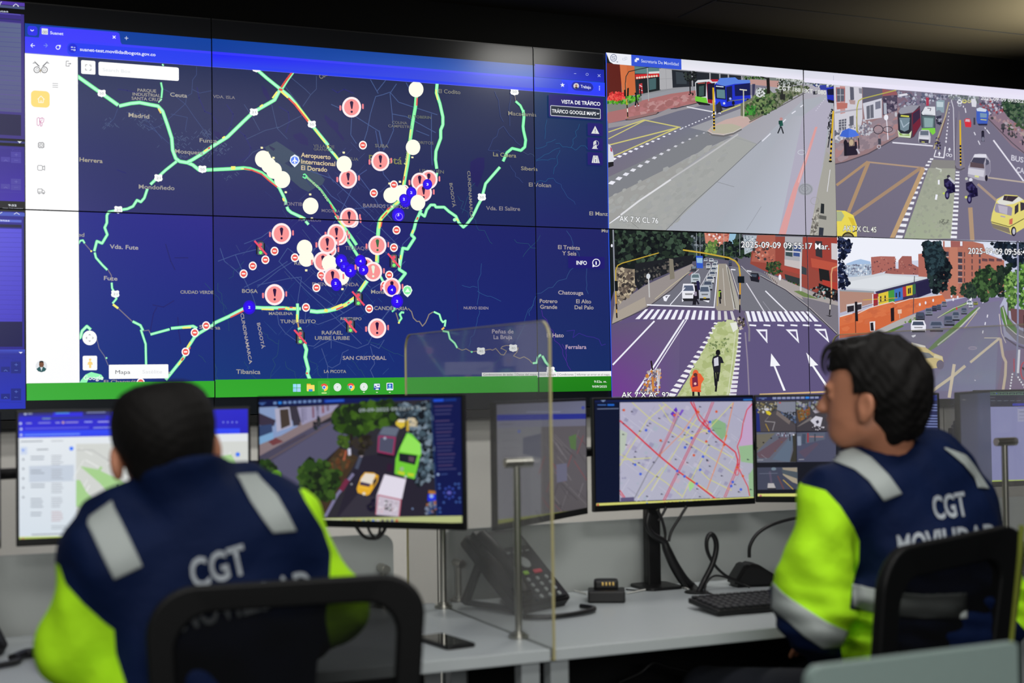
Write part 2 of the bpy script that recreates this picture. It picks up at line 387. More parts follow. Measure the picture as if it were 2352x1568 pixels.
W.poly([(1291.5+5.6*(1 if k % 2 == 0 else .42)*math.sin(k*math.pi/5), 195.5-5.6*(1 if k % 2 == 0 else .42)*math.cos(k*math.pi/5)) for k in range(10)], (235, 240, 250))
W.rect(1312, 187, 1362.5, 211, (34, 44, 165), 11); W.disc(1323, 197.5, 6.4, (215, 210, 210)); W.poly([(1318.5, 202), (1323, 199), (1328, 202.5), (1323, 204)], (35, 40, 50)); W.disc(1323, 197, 2.4, (170, 120, 95), 3.2)
W.text('Trabajo', 1333, 201.5, 1356.5, 204.4, 6.6, (232, 236, 250), .012)
for k in (198.5, 202.5, 206.5): W.disc(1376.3, k, 1.2, (235, 240, 252), n=8)
W.line([(57.3, 121.4), (400, 147.6)], 1.2, (110, 120, 250)); W.line([(400, 147.6), (1389, yl(1389, 57.3, 121.4))], 1.3, (98, 110, 252))
# sidebar
SB = (253, 253, 254)
W.poly([(57, 122.4), (178.5, 131.6), (183, 880), (60.5, 881)], SB)
G = (95, 95, 100)
for sgn in (1, -1):
    for k in range(3):
        W.line([(94+sgn*(3+k*1.5), 153-k*.5), (94+sgn*(9+k*2), 147-k*1.5), (94+sgn*(15+k*2), 141-k*0+k*1.5+k)], 1.1, G)
    W.ring(94+sgn*8.6-.8, 160.5, 6.8, 1.7, (105, 105, 108)); W.ring(94+sgn*8-.8, 160.5, 3, 1, (125, 125, 130))
W.poly([(90, 160), (95, 160), (92.7, 169)], (170, 160, 140))
W.line([(158, 141), (152, 140.5), (151.5, 152), (158.5, 152.5), (158.5, 149)], 1.1, G); W.line([(155, 146), (163, 146.6)], 1.1, G); W.poly([(160.5, 144.6), (163.5, 146.7), (160.3, 148.6)], G)
for k in range(3): W.line([(120.5, 191.8+k*4.3), (133, 192.4+k*4.3)], 1, (120, 120, 126))
W.rect(71, 207.5, 114, 248, (255, 222, 125), 9); W.line([(86.3, 228.5), (94, 220.5), (102, 229)], 1.5, (255, 250, 235)); W.line([(88.5, 228), (88.5, 235.8), (99.5, 236), (99.5, 228)], 1.4, (255, 250, 235)); W.line([(92.5, 236), (92.5, 231.6), (95.8, 231.8), (95.8, 236)], 1.2, (255, 250, 235))
PK = (200, 60, 150)
W.line([(85, 272), (88.5, 270), (91, 272), (91, 286), (88.5, 289), (85, 287), (85, 272)], 1, PK); W.line([(91, 273), (96.5, 270.5), (100.8, 273), (100, 280), (96, 283), (92, 280), (91, 273)], 1, PK); W.line([(93, 281), (93, 290), (96.5, 289), (96.5, 283)], 1, PK); W.line([(96.5, 271), (96, 277), (92, 280)], .8, PK)
W.line([(88.5, 328), (100, 328.5), (100, 339), (88.5, 338.6), (88.5, 328)], 1.3, G); W.line([(91.5, 331), (97, 331.3), (97, 336.2), (91.5, 336), (91.5, 331)], 1.1, G)
for k in range(3):
    x = 90.5+k*3.6; W.line([(x, 326), (x, 328)], 1, G); W.line([(x, 339), (x, 341)], 1, G); W.line([(86.6, 330.5+k*3.2), (88.5, 330.6+k*3.2)], 1, G); W.line([(100, 331+k*3.2), (102, 331.1+k*3.2)], 1, G)
W.line([(87.5, 380), (96, 380.3), (97.5, 382), (97.5, 389.5), (96, 391.3), (88, 391), (86.4, 389.5), (86.4, 381.5), (87.5, 380)], 1.1, G); W.line([(97.7, 384), (102.4, 380.6), (102.4, 391), (97.7, 388)], 1.1, G)
W.line([(86.5, 443), (86.5, 434), (96.5, 434), (96.5, 443), (86.5, 443)], 1.1, G); W.line([(96.5, 436.5), (100, 437), (102.5, 440.5), (102.5, 443.6), (96.5, 443.4)], 1.1, G); W.ring(90, 444, 1.6, 1, G); W.ring(99.6, 444.2, 1.6, 1, G); W.line([(86.5, 440), (96.5, 440.3)], .8, G)
W.disc(95, 841, 13.3, (228, 232, 236)); W.poly([(83.5, 847), (90, 842), (100, 842), (106.5, 847), (103, 852), (95, 854.6), (87, 852)], (40, 88, 92)); W.disc(95, 836.5, 5.6, (120, 78, 58), 7.4); W.poly([(89.4, 833), (91, 829.3), (95, 828.4), (99, 829.3), (100.7, 833), (95, 831.5)], (25, 22, 22)); W.poly([(92, 843), (98, 843), (95, 852)], (215, 225, 230))
W.line([(178.9, 131.5), (183.1, 880)], 1.3, (30, 70, 85))
# ---- map ground, one tone field per display panel
MX = yl(1401, 183, 879)
W.window((179.3, 131.5), (1389.5, yl(1389.5, 60, 122)), (1401, MX), (183, 879.4))
def pan(x0, y0, x1, y1, *c): W.quad([(x0, y0), (x1, yl(x1, x0, y0) if False else y1[0]), (x1, y1[1]), (x0, y1[2])], c, 5)
W.quad([(170, 120), (487.5, 150), (490, 495.7), (170, 484)], [(36, 48, 88), (32, 42, 82), (38, 42, 100), (46, 48, 113)], 5)
W.quad([(170, 484), (490, 495.7), (494, 930), (170, 930)], [(35, 40, 135), (41, 37, 136), (20, 48, 118), (20, 52, 127)], 5)
W.quad([(486, 145), (1226, 200), (1230, 522), (489, 496)], [(28, 39, 82), (30, 40, 75), (28, 39, 93), (36, 37, 104)], 6)
W.quad([(489, 496), (1230, 522), (1234, 930), (492, 930)], [(36, 35, 115), (27, 33, 104), (22, 39, 115), (19, 57, 124)], 6)
W.quad([(1226, 190), (1400, 210), (1400, 530), (1230, 522)], [(19, 53, 93), (16, 48, 90), (30, 37, 100), (33, 39, 106)], 4)
W.quad([(1230, 522), (1400, 530), (1404, 930), (1234, 930)], [(33, 37, 106), (32, 35, 102), (19, 46, 100), (24, 48, 104)], 4)
# water and airport
WA = (30, 26, 92)
for p in ([(600, 195), (612, 205), (620, 225), (616, 232), (604, 215)], [(745, 262), (760, 275), (776, 282), (777, 300), (790, 318), (788, 325), (768, 300), (752, 285), (745, 272)], [(672, 310), (690, 304), (706, 318), (708, 335), (690, 330), (676, 318)], [(1080, 372), (1096, 362), (1112, 362), (1112, 385), (1105, 410), (1096, 430), (1086, 420), (1079, 395)], [(488, 300), (505, 305), (512, 330), (500, 322)]): W.poly(p, WA)
for p in ([(452, 200), (457, 225), (470, 256), (485, 262), (500, 285)], [(640, 245), (662, 258), (664, 280), (656, 305)], [(762, 205), (775, 213), (790, 205), (812, 215)], [(520, 240), (535, 262), (530, 290), (512, 320)], [(510, 382), (540, 375), (570, 360), (576, 340), (562, 312), (548, 300)], [(1048, 585), (1045, 650), (1050, 700), (1052, 745)], [(380, 560), (392, 600), (402, 620)], [(400, 592), (432, 592)], [(268, 390), (290, 398)], [(270, 205), (292, 208), (320, 215), (330, 240)], [(408, 728), (410, 760), (415, 790)], [(350, 700), (375, 705), (400, 690)], [(345, 760), (352, 720), (360, 705)]): W.line(p, 2.2, (32, 34, 108))
W.poly([(608, 338), (635, 324.5), (650, 334), (700, 368), (746, 412), (740, 424), (722, 432), (708, 441), (690, 432), (655, 402), (625, 380)], (58, 74, 98))
W.poly([(617, 334), (632, 342), (628, 347), (620, 341)], (38, 40, 84)); W.poly([(653, 375), (672, 365), (680, 378), (668, 385)], (40, 52, 92))
# minor streets
MI = (54, 70, 122); MI2 = (66, 84, 130); MT = (38, 74, 110)
def minor(c, w, *ls):
    for l in ls: W.line(l, w*1.15, [v*1.16 for v in c])
minor((50, 66, 112), .9, [(451, 153), (451, 172), (442, 184), (440, 215), (428, 222), (426, 238)], [(442, 206), (458, 214), (488, 208)], [(426, 238), (400, 262), (370, 288), (340, 300)], [(426, 240), (445, 268), (470, 302), (487, 325)], [(372, 203), (395, 215), (426, 240)], [(330, 285), (355, 300), (388, 330)], [(392, 262), (430, 270), (425, 300)], [(270, 250), (262, 272), (245, 290)], [(290, 258), (322, 262), (350, 290), (372, 320)])
for bx, by, n, s_ in ((255, 285, 16, 9), (330, 275, 46, 16), (415, 320, 40, 15), (470, 305, 26, 10), (478, 350, 30, 15), (505, 340, 26, 11), (415, 360, 16, 8), (525, 400, 10, 9)):
    R_ = random.Random(bx)
    for k in range(n):
        x, y = bx+R_.gauss(0, s_), by+R_.gauss(0, s_*.7); a = R_.choice((.75, .75+1.57)); l = R_.uniform(3, 9)
        W.line([(x, y), (x+l*math.cos(a), y+l*math.sin(a))], R_.uniform(1, 1.9), (66, 80, 120), newz=k % 8 == 0, cap=False)
minor((52, 66, 104), 1.3, [(596, 300), (580, 270), (560, 240)], [(622, 235), (636, 295), (660, 320)], [(636, 295), (680, 272), (700, 262)], [(660, 172), (700, 205), (713, 218), (695, 245)], [(726, 175), (726, 205), (713, 218)], [(713, 218), (695, 244)], [(655, 200), (690, 245)], [(565, 320), (608, 300), (640, 292)], [(608, 338), (580, 350), (560, 372)])
minor((56, 74, 118), 1.6, [(862, 222), (850, 262), (843, 300), (836, 322)], [(862, 222), (878, 218), (895, 212), (915, 235), (948, 246), (1004, 264)], [(895, 214), (900, 262), (903, 300), (890, 330), (880, 345)], [(760, 240), (800, 258), (835, 280), (870, 302), (876, 335)], [(807, 270), (805, 310), (818, 330)], [(990, 262), (990, 300), (990, 345), (992, 380)], [(900, 262), (932, 268), (1000, 305)], [(850, 183), (868, 215)], [(885, 185), (865, 210)], [(910, 193), (895, 215)], [(932, 190), (945, 215)], [(955, 300), (985, 312)], [(880, 342), (870, 300)])
minor((56, 72, 122), 1.5, [(690, 385), (760, 410), (815, 460), (850, 495), (880, 530), (930, 580)], [(842, 390), (820, 405), (800, 450), (780, 490), (745, 545), (700, 600)], [(770, 370), (820, 400), (850, 440), (868, 470), (900, 505)], [(862, 300), (880, 400), (905, 430)], [(740, 425), (760, 450), (790, 470), (835, 520), (900, 560)], [(715, 517), (760, 565), (800, 610), (850, 660)], [(700, 600), (660, 570), (640, 600), (700, 665), (760, 720), (830, 790)], [(590, 660), (640, 620), (690, 590), (740, 560)], [(560, 660), (600, 640), (660, 600)], [(590, 655), (660, 640), (692, 636)], [(692, 637), (685, 680), (682, 700)], [(680, 636), (720, 670), (750, 690), (790, 720)], [(560, 640), (580, 680), (588, 705)], [(635, 712), (640, 745), (655, 765), (690, 790), (720, 795), (738, 780)], [(735, 715), (770, 700), (795, 660), (810, 630)], [(702, 712), (700, 735), (730, 745), (770, 730), (820, 700)], [(850, 665), (890, 640), (930, 600)], [(860, 760), (900, 700), (930, 655)], [(720, 800), (760, 780), (820, 800), (845, 790), (870, 740), (905, 700)], [(752, 880), (752, 840), (738, 800)], [(752, 840), (762, 845), (780, 835), (786, 810), (800, 803)], [(760, 800), (760, 760), (800, 730)], [(850, 790), (870, 800), (882, 780)], [(850, 795), (860, 835), (850, 850), (858, 868)], [(875, 570), (910, 600), (925, 560), (945, 540)], [(812, 480), (900, 470), (935, 470)], [(560, 560), (600, 545), (640, 515)], [(500, 600), (540, 585), (600, 570)], [(505, 570), (515, 600), (540, 620), (560, 640)], [(540, 585), (555, 620)])
R_ = random.Random(3)
for k in range(230):
    x, y = R_.gauss(790, 105), R_.gauss(600, 130)
    if x > 915 or x < 520 or y > 860 or y < 330 or (x < 620 and y < 520): continue
    a = R_.choice((.78, .78, -.75, -.75, .95))+R_.uniform(-.12, .12); l = R_.uniform(10, 36)
    W.line([(x-l*math.cos(a)/2, y-l*math.sin(a)/2), (x+l*math.cos(a)/2, y+l*math.sin(a)/2)], R_.choice((.7, .8, 1.3)), R_.choice(((50, 60, 118), (56, 68, 124), (62, 76, 128))) if y < 640 else R_.choice(((36, 68, 128), (44, 72, 132), (32, 62, 126))), newz=k % 10 == 0, cap=False)
def wig(p, q, n, amp, seed):
    r = random.Random(seed); return [(p[0]+(q[0]-p[0])*t/n+(r.uniform(-amp, amp) if 0 < t < n else 0), p[1]+(q[1]-p[1])*t/n+(r.uniform(-amp, amp) if 0 < t < n else 0)) for t in range(n+1)]
for i, (p, q, n, a, c) in enumerate((((470, 650), (520, 710), 7, 4, MT), ((500, 650), (525, 760), 8, 5, MT), ((525, 640), (560, 600), 5, 3, MT), ((492, 820), (500, 870), 5, 4, MT), ((560, 830), (590, 880), 6, 5, MT), ((640, 780), (620, 870), 8, 5, MT), ((600, 760), (640, 790), 6, 5, MT), ((455, 815), (472, 832), 4, 3, MT), ((655, 830), (680, 870), 6, 5, MT), ((700, 800), (740, 870), 7, 5, MT), ((800, 820), (840, 870), 6, 6, MT), ((840, 780), (930, 820), 7, 6, MT), ((1105, 605), (1095, 700), 7, 4, (44, 82, 138)), ((1095, 668), (1150, 692), 5, 4, (44, 82, 138)), ((1060, 655), (1095, 660), 4, 3, (44, 82, 138)), ((1100, 712), (1075, 798), 8, 4, (44, 82, 138)), ((1230, 680), (1215, 725), 6, 4, (44, 86, 138)), ((1230, 675), (1300, 640), 6, 6, (50, 82, 132)), ((1300, 640), (1325, 600), 5, 5, (50, 82, 132)), ((1345, 600), (1350, 675), 8, 5, (50, 82, 132)), ((1300, 530), (1330, 590), 5, 5, (50, 82, 132)), ((1243, 712), (1300, 830), 10, 5, (78, 40, 150)), ((1300, 760), (1390, 790), 8, 8, (60, 44, 150)), ((1290, 790), (1310, 850), 8, 6, (78, 40, 150)), ((1240, 540), (1200, 590), 5, 4, MT), ((1230, 570), (1180, 550), 5, 4, MT), ((1082, 500), (1130, 560), 7, 5, MT), ((1050, 450), (1075, 500), 6, 6, MT), ((1090, 420), (1060, 490), 6, 4, MT), ((1135, 210), (1155, 280), 6, 4, MI), ((1172, 215), (1170, 290), 5, 3, MI), ((1155, 290), (1120, 345), 5, 4, MI), ((1155, 290), (1195, 335), 5, 4, MI), ((1120, 345), (1170, 350), 5, 4, MI), ((1195, 346), (1226, 360), 5, 5, (60, 76, 110)), ((1170, 380), (1200, 420), 6, 6, MI), ((1228, 340), (1275, 320), 6, 5, (34, 84, 130)), ((1275, 330), (1320, 345), 6, 4, (34, 84, 130)), ((1230, 368), (1285, 340), 6, 4, (34, 84, 130)), ((1230, 370), (1275, 365), 5, 4, (34, 84, 130)), ((1330, 285), (1310, 340), 6, 3, (34, 84, 130)), ((1255, 275), (1250, 320), 5, 3, (34, 84, 130)), ((1285, 345), (1270, 400), 6, 5, (34, 84, 130)), ((1230, 418), (1270, 410), 6, 6, (34, 84, 130)), ((1270, 410), (1320, 470), 7, 5, (44, 74, 130)), ((1320, 345), (1360, 340), 6, 8, (34, 84, 130)), ((1120, 850), (1180, 780), 5, 5, MT), ((1180, 800), (1225, 700), 6, 6, (44, 80, 130)))): W.line(wig(p, q, n, a, i), 1.1, c)
# ---- main roads with traffic
def road(pts, w=8, c=(178, 255, 210), e=(112, 236, 150)):
    W.line(pts, w, e); W.line(pts, w*.62, c)
def seg(pts, w, c, off=0):
    if off:
        q = []
        for i, p in enumerate(pts):
            a, b = pts[max(i-1, 0)], pts[min(i+1, len(pts)-1)]; L = math.hypot(b[0]-a[0], b[1]-a[1]) or 1; q.append((p[0]-(b[1]-a[1])/L*off, p[1]+(b[0]-a[0])/L*off))
        pts = q
    W.line(pts, w, c)
YE, RE, GY = (250, 240, 120), (235, 92, 80), (128, 118, 132)
road([(170, 170), (179, 177), (233, 215), (271, 242)], 9); road([(273, 244), (300, 238), (320, 236), (345, 241), (362, 244), (373, 256), (385, 290), (394, 318), (396, 345), (403, 364), (412, 371), (430, 374), (442, 379), (457, 391), (487, 390), (530, 388), (559, 386), (575, 388)], 8.5)
seg([(364, 249), (370, 260)], 3.5, (250, 220, 110), 1)
for k in (0, 1): W.line([(457+0, 388.5+k*3), (487, 387.5+k*3), (560, 383.5+k*4)], 1, (120, 240, 160))
road([(559, 385), (575, 387), (600, 396), (617, 409), (640, 432), (652, 456)], 6, (140, 250, 170)); seg([(560, 388), (578, 391), (600, 400), (617, 415), (636, 430)], 3.2, RE); seg([(530, 386), (540, 386)], 8, YE); seg([(553, 388), (559, 388)], 3, YE)
road([(640, 431), (650, 450), (655, 462), (656, 470)], 7); seg([(649, 455), (652, 462)], 4.5, YE); road([(658, 475), (661, 482), (668, 488), (696, 501), (700, 504)], 7.5); road([(701, 508), (708, 516)], 6.5); seg([(688, 500), (695, 501)], 2, YE)
road([(430, 373), (440, 368), (466, 352), (488, 336), (522, 315), (560, 278), (575, 264), (590, 253), (630, 230), (642, 207)], 8.5); road([(647, 206), (660, 185), (673, 167)], 5, (160, 250, 190)); seg([(642, 206), (657, 184), (670, 167)], 4.5, (225, 80, 70))
for a, b, c in (((468, 348), (476, 343), YE), ((477, 342), (482, 339), RE), ((510, 318), (516, 314), YE), ((596, 246), (603, 241), YE), ((625, 226), (636, 211), YE)): seg([a, b], 4, c)
road([(589, 160), (612, 180), (642, 204), (663, 221), (677, 237), (709, 279), (722, 296), (753, 334)], 8); seg([(640, 205), (648, 208)], 5, RE); seg([(644, 210), (661, 225)], 4.5, YE); seg([(662, 226), (677, 241), (708, 281)], 4, RE); seg([(677, 236), (710, 278)], 3, YE); seg([(722, 297), (746, 328)], 3.6, YE)
road([(752, 338), (766, 354), (779, 370)], 7); seg([(751, 334), (754, 340)], 3, YE); seg([(766, 352), (776, 366)], 3.5, YE)
road([(405, 371), (381, 390), (372, 398), (345, 424)], 7); road([(338, 434), (331, 455), (323, 464), (314, 460), (305, 474), (292, 480), (271, 483), (249, 487), (245, 495), (245, 512), (240, 523), (246, 539), (234, 559), (222, 554), (216, 577)], 6.5)
road([(217, 580), (220, 592), (234, 608), (246, 620)], 5.5); seg([(247, 619), (255, 632), (256, 646)], 2.2, GY); road([(256, 649), (257, 662), (264, 675), (267, 686), (258, 697)], 5); seg([(259, 699), (271, 708)], 5, YE); seg([(271, 708), (303, 738)], 2.4, GY)
road([(304, 738), (322, 747), (328, 759)], 6); road([(323, 757), (334, 790), (335, 838)], 5.5); seg([(328, 760), (341, 758), (345, 766)], 2, GY); road([(345, 768), (389, 756)], 6); road([(392, 754), (443, 749), (452, 754)], 7); seg([(418, 753), (438, 752)], 4, YE)
road([(380, 872), (392, 857), (421, 821), (432, 796), (446, 774), (457, 765), (472, 756), (492, 744)], 7.5); seg([(429, 798), (437, 785)], 4, YE); seg([(416, 828), (421, 821)], 4, RE); seg([(409, 838), (415, 829)], 4, YE); seg([(433, 803), (436, 797)], 3.5, RE)
road([(489, 743), (524, 727), (559, 709), (586, 706), (604, 707), (649, 707), (666, 709), (690, 709)], 8); seg([(528, 729), (562, 712)], 3.2, RE); seg([(600, 710), (628, 711)], 3.6, YE); seg([(638, 710), (654, 709)], 3.4, RE); seg([(655, 706), (664, 711)], 5, YE); seg([(664, 706), (671, 706)], 3, RE); seg([(671, 707), (682, 708)], 4, YE)
road([(711, 714), (727, 716), (750, 714), (771, 709), (792, 700), (813, 686), (825, 669), (842, 645)], 9.5, (186, 255, 214)); seg([(744, 712), (752, 714)], 7, YE); seg([(760, 709), (785, 699)], 4.5, YE); seg([(771, 711), (788, 704)], 4, RE); seg([(787, 702), (796, 699)], 7, YE); seg([(797, 697), (802, 694)], 3, RE); seg([(802, 690), (812, 683)], 4.5, YE); seg([(826, 665), (838, 646)], 3.6, YE)
road([(865, 604), (866, 560), (868, 526), (871, 508), (876, 500), (893, 482), (913, 465), (925, 445)], 9, (168, 252, 180)); seg([(863, 600), (864, 560)], 5, YE); seg([(870, 525), (872, 508), (876, 500), (893, 482)], 5, YE); seg([(876, 502), (888, 488)], 3, RE); seg([(874, 521), (876, 510)], 2.6, RE); seg([(888, 482), (896, 476)], 4, RE); seg([(905, 470), (914, 463)], 4, YE)
road([(926, 427), (931, 398), (935, 376), (942, 313), (947, 280), (953, 246), (955, 222)], 8, (150, 248, 176)); seg([(924, 425), (932, 380), (938, 345)], 3.4, YE); seg([(926, 414), (928, 405)], 3, RE); seg([(940, 318), (942, 298)], 3, YE); seg([(956, 243), (957, 225)], 3.2, RE)
road([(1003, 190), (1001, 214), (1009, 238), (1016, 269), (1016, 287), (1011, 299), (1011, 318), (1000, 348), (999, 367), (1002, 388)], 7.5, (172, 255, 200)); road([(1003, 397), (1001, 408), (990, 430)], 5); seg([(1000, 206), (1001, 216), (1004, 230)], 3, YE)
road([(966, 482), (961, 494), (954, 509), (950, 526), (944, 540), (951, 547), (935, 572), (924, 570), (918, 604), (916, 619), (930, 628), (916, 646), (902, 658)], 7.5, (168, 255, 204)); seg([(948, 528), (945, 536)], 4, YE); seg([(956, 505), (959, 499)], 3.4, RE); seg([(919, 586), (919, 596)], 4, YE)
road([(964, 490), (974, 497), (979, 482), (988, 471), (997, 471), (1000, 476), (1019, 476), (1030, 486), (1046, 497), (1053, 512), (1063, 522), (1071, 515), (1082, 501), (1090, 486), (1096, 473), (1104, 458), (1109, 441), (1114, 422), (1134, 399), (1147, 384)], 6.8, (172, 255, 204)); W.disc(1043, 505, 4, (172, 255, 204)); seg([(1046, 502), (1052, 508)], 3, YE)
road([(1154, 371), (1163, 351), (1175, 341), (1195, 346), (1204, 338), (1206, 322), (1201, 300), (1200, 291), (1202, 269), (1200, 253)], 6.8, (150, 250, 190)); road([(1199, 254), (1194, 243), (1183, 233)], 5.5, (150, 250, 190)); seg([(1183, 233), (1181, 220)], 2, (120, 112, 110))
road([(682, 697), (683, 712), (682, 733)], 7); seg([(681, 722), (682, 740)], 4.5, YE); seg([(683, 741), (685, 752)], 3.5, (190, 150, 90)); road([(686, 752), (692, 770), (700, 795), (703, 803), (700, 820), (707, 847), (705, 858), (712, 874)], 8.5, (176, 255, 208)); seg([(690, 755), (694, 765)], 3, YE); W.disc(704, 857, 2.4, RE)
road([(899, 640), (886, 622), (868, 608)], 0.1); road([(779, 528), (800, 555), (822, 590), (833, 604)], 7, (160, 250, 190)); road([(770, 495), (788, 520), (806, 545), (818, 563)], 7.5, (160, 250, 190)); seg([(764, 483), (778, 507)], 3, RE); seg([(776, 503), (790, 523)], 3, YE); seg([(824, 584), (829, 592)], 3, RE)
road([(872, 634), (878, 645), (886, 655)], 6); road([(695, 402), (699, 400), (704, 405), (700, 410), (694, 406)], 3, (120, 240, 170)); road([(701, 405), (735, 435), (756, 464), (771, 486)], 4.6, (120, 238, 150)); seg([(758, 470), (763, 480)], 3, RE)
road([(372, 148), (375, 152)], 4); road([(369, 190), (372, 205), (370, 226)], 4.5, (150, 250, 190)); road([(371, 228), (363, 236)], 3)
road([(174, 780), (184, 775), (188, 760), (199, 749), (208, 757)], 7, (190, 255, 215)); seg([(222, 779), (227, 800), (239, 817), (248, 839)], 2.2, (105, 105, 135)); W.disc(244, 822, 2.2, (160, 250, 190))
W.poly([(180, 882), (186, 872), (196, 860), (209, 854), (232, 860), (238, 868), (232, 872), (205, 866), (198, 880)], (150, 248, 185)); road([(176, 566), (184, 553), (190, 552), (194, 559)], 4.5); seg([(194, 560), (209, 577)], 2.2, (120, 112, 130)); W.disc(209, 577, 2.2, YE)
road([(907, 703), (904, 712), (899, 716)], 4, (130, 240, 190)); seg([(908, 718), (912, 730), (914, 737)], 2.8, (130, 120, 112)); road([(915, 739), (921, 731), (917, 722), (921, 717), (927, 718)], 5, (160, 252, 196)); W.disc(915, 741, 2.4, YE)
GR = (142, 130, 120)
W.line([(936, 708), (944, 716), (948, 730), (956, 738), (962, 738), (969, 749), (976, 741), (981, 730), (984, 722), (994, 716)], 2.4, GR); road([(995, 716), (1008, 722), (1012, 735), (1016, 740), (1022, 736), (1020, 750)], 4.6); W.line([(1019, 752), (1013, 757)], 4, (240, 190, 90)); road([(1015, 760), (1028, 762), (1032, 778), (1043, 788), (1049, 799)], 4.6)
W.line([(1049, 799), (1060, 804), (1069, 801), (1081, 808), (1094, 806), (1103, 806), (1112, 804), (1124, 802), (1130, 804), (1137, 800), (1149, 814), (1156, 815), (1162, 806), (1153, 801), (1149, 800), (1152, 796), (1161, 793), (1177, 794), (1189, 799), (1186, 808), (1178, 817), (1192, 823), (1202, 819), (1214, 826), (1221, 834)], 2.2, GR); W.disc(1082, 808, 2.4, (130, 240, 180))
road([(1222, 834), (1231, 833), (1234, 820), (1241, 814)], 5); road([(1244, 817), (1252, 832), (1262, 842)], 6); road([(1268, 850), (1276, 856), (1282, 858)], 5)
# ---- place names
N1 = (150, 146, 140)
def nm(t, x0, y0, x1, y1, h, c=N1, b=.016): W.text(t, x0, y0, x1, y1, h*1.04, [min(255, v*1.08) for v in c], b)
for a in (('Ceuta', 390, 222, 429, 225, 8.6, (158, 154, 148)), ('Madrid', 294.5, 269, 342, 273, 9, (165, 158, 145)), ('PARQUE', 315, 211, 358, 213.5, 6.6), ('INDUSTRIAL', 304, 220, 368, 224, 6.6), ('SANTA CRUZ', 301.5, 229.5, 370, 233.5, 6.6), ('VDA. ISLA', 488.5, 225.5, 539, 228.5, 6.4, (120, 116, 122)), ('Funza', 457.5, 327, 498, 329, 8.6), ('Mosquera', 401, 352, 466, 356, 8.8), ('Herrera', 182, 371, 235, 375, 8.8, (165, 158, 140)), ('Mondoñedo', 318, 433.5, 400, 437, 9), ('ed', 178, 543, 193, 544, 8), ('Vda. Fute', 251.5, 571, 317, 573.5, 9, (165, 160, 160)), ('Fute', 238, 643, 269, 644.5, 8.6, (165, 160, 160)), ('Soacha', 456.5, 755, 505, 756.5, 8, (150, 142, 138)), ('CIUDAD VERDE', 413.5, 674, 489, 675, 6.6), ('BOSA', 555, 672.3, 591, 673, 8), ('Tibanica', 541.5, 858, 597, 858.6, 9.4), ('El Charquito', 238, 880, 320, 879, 7), ('a', 385, 858, 391, 858, 6)): nm(*a)
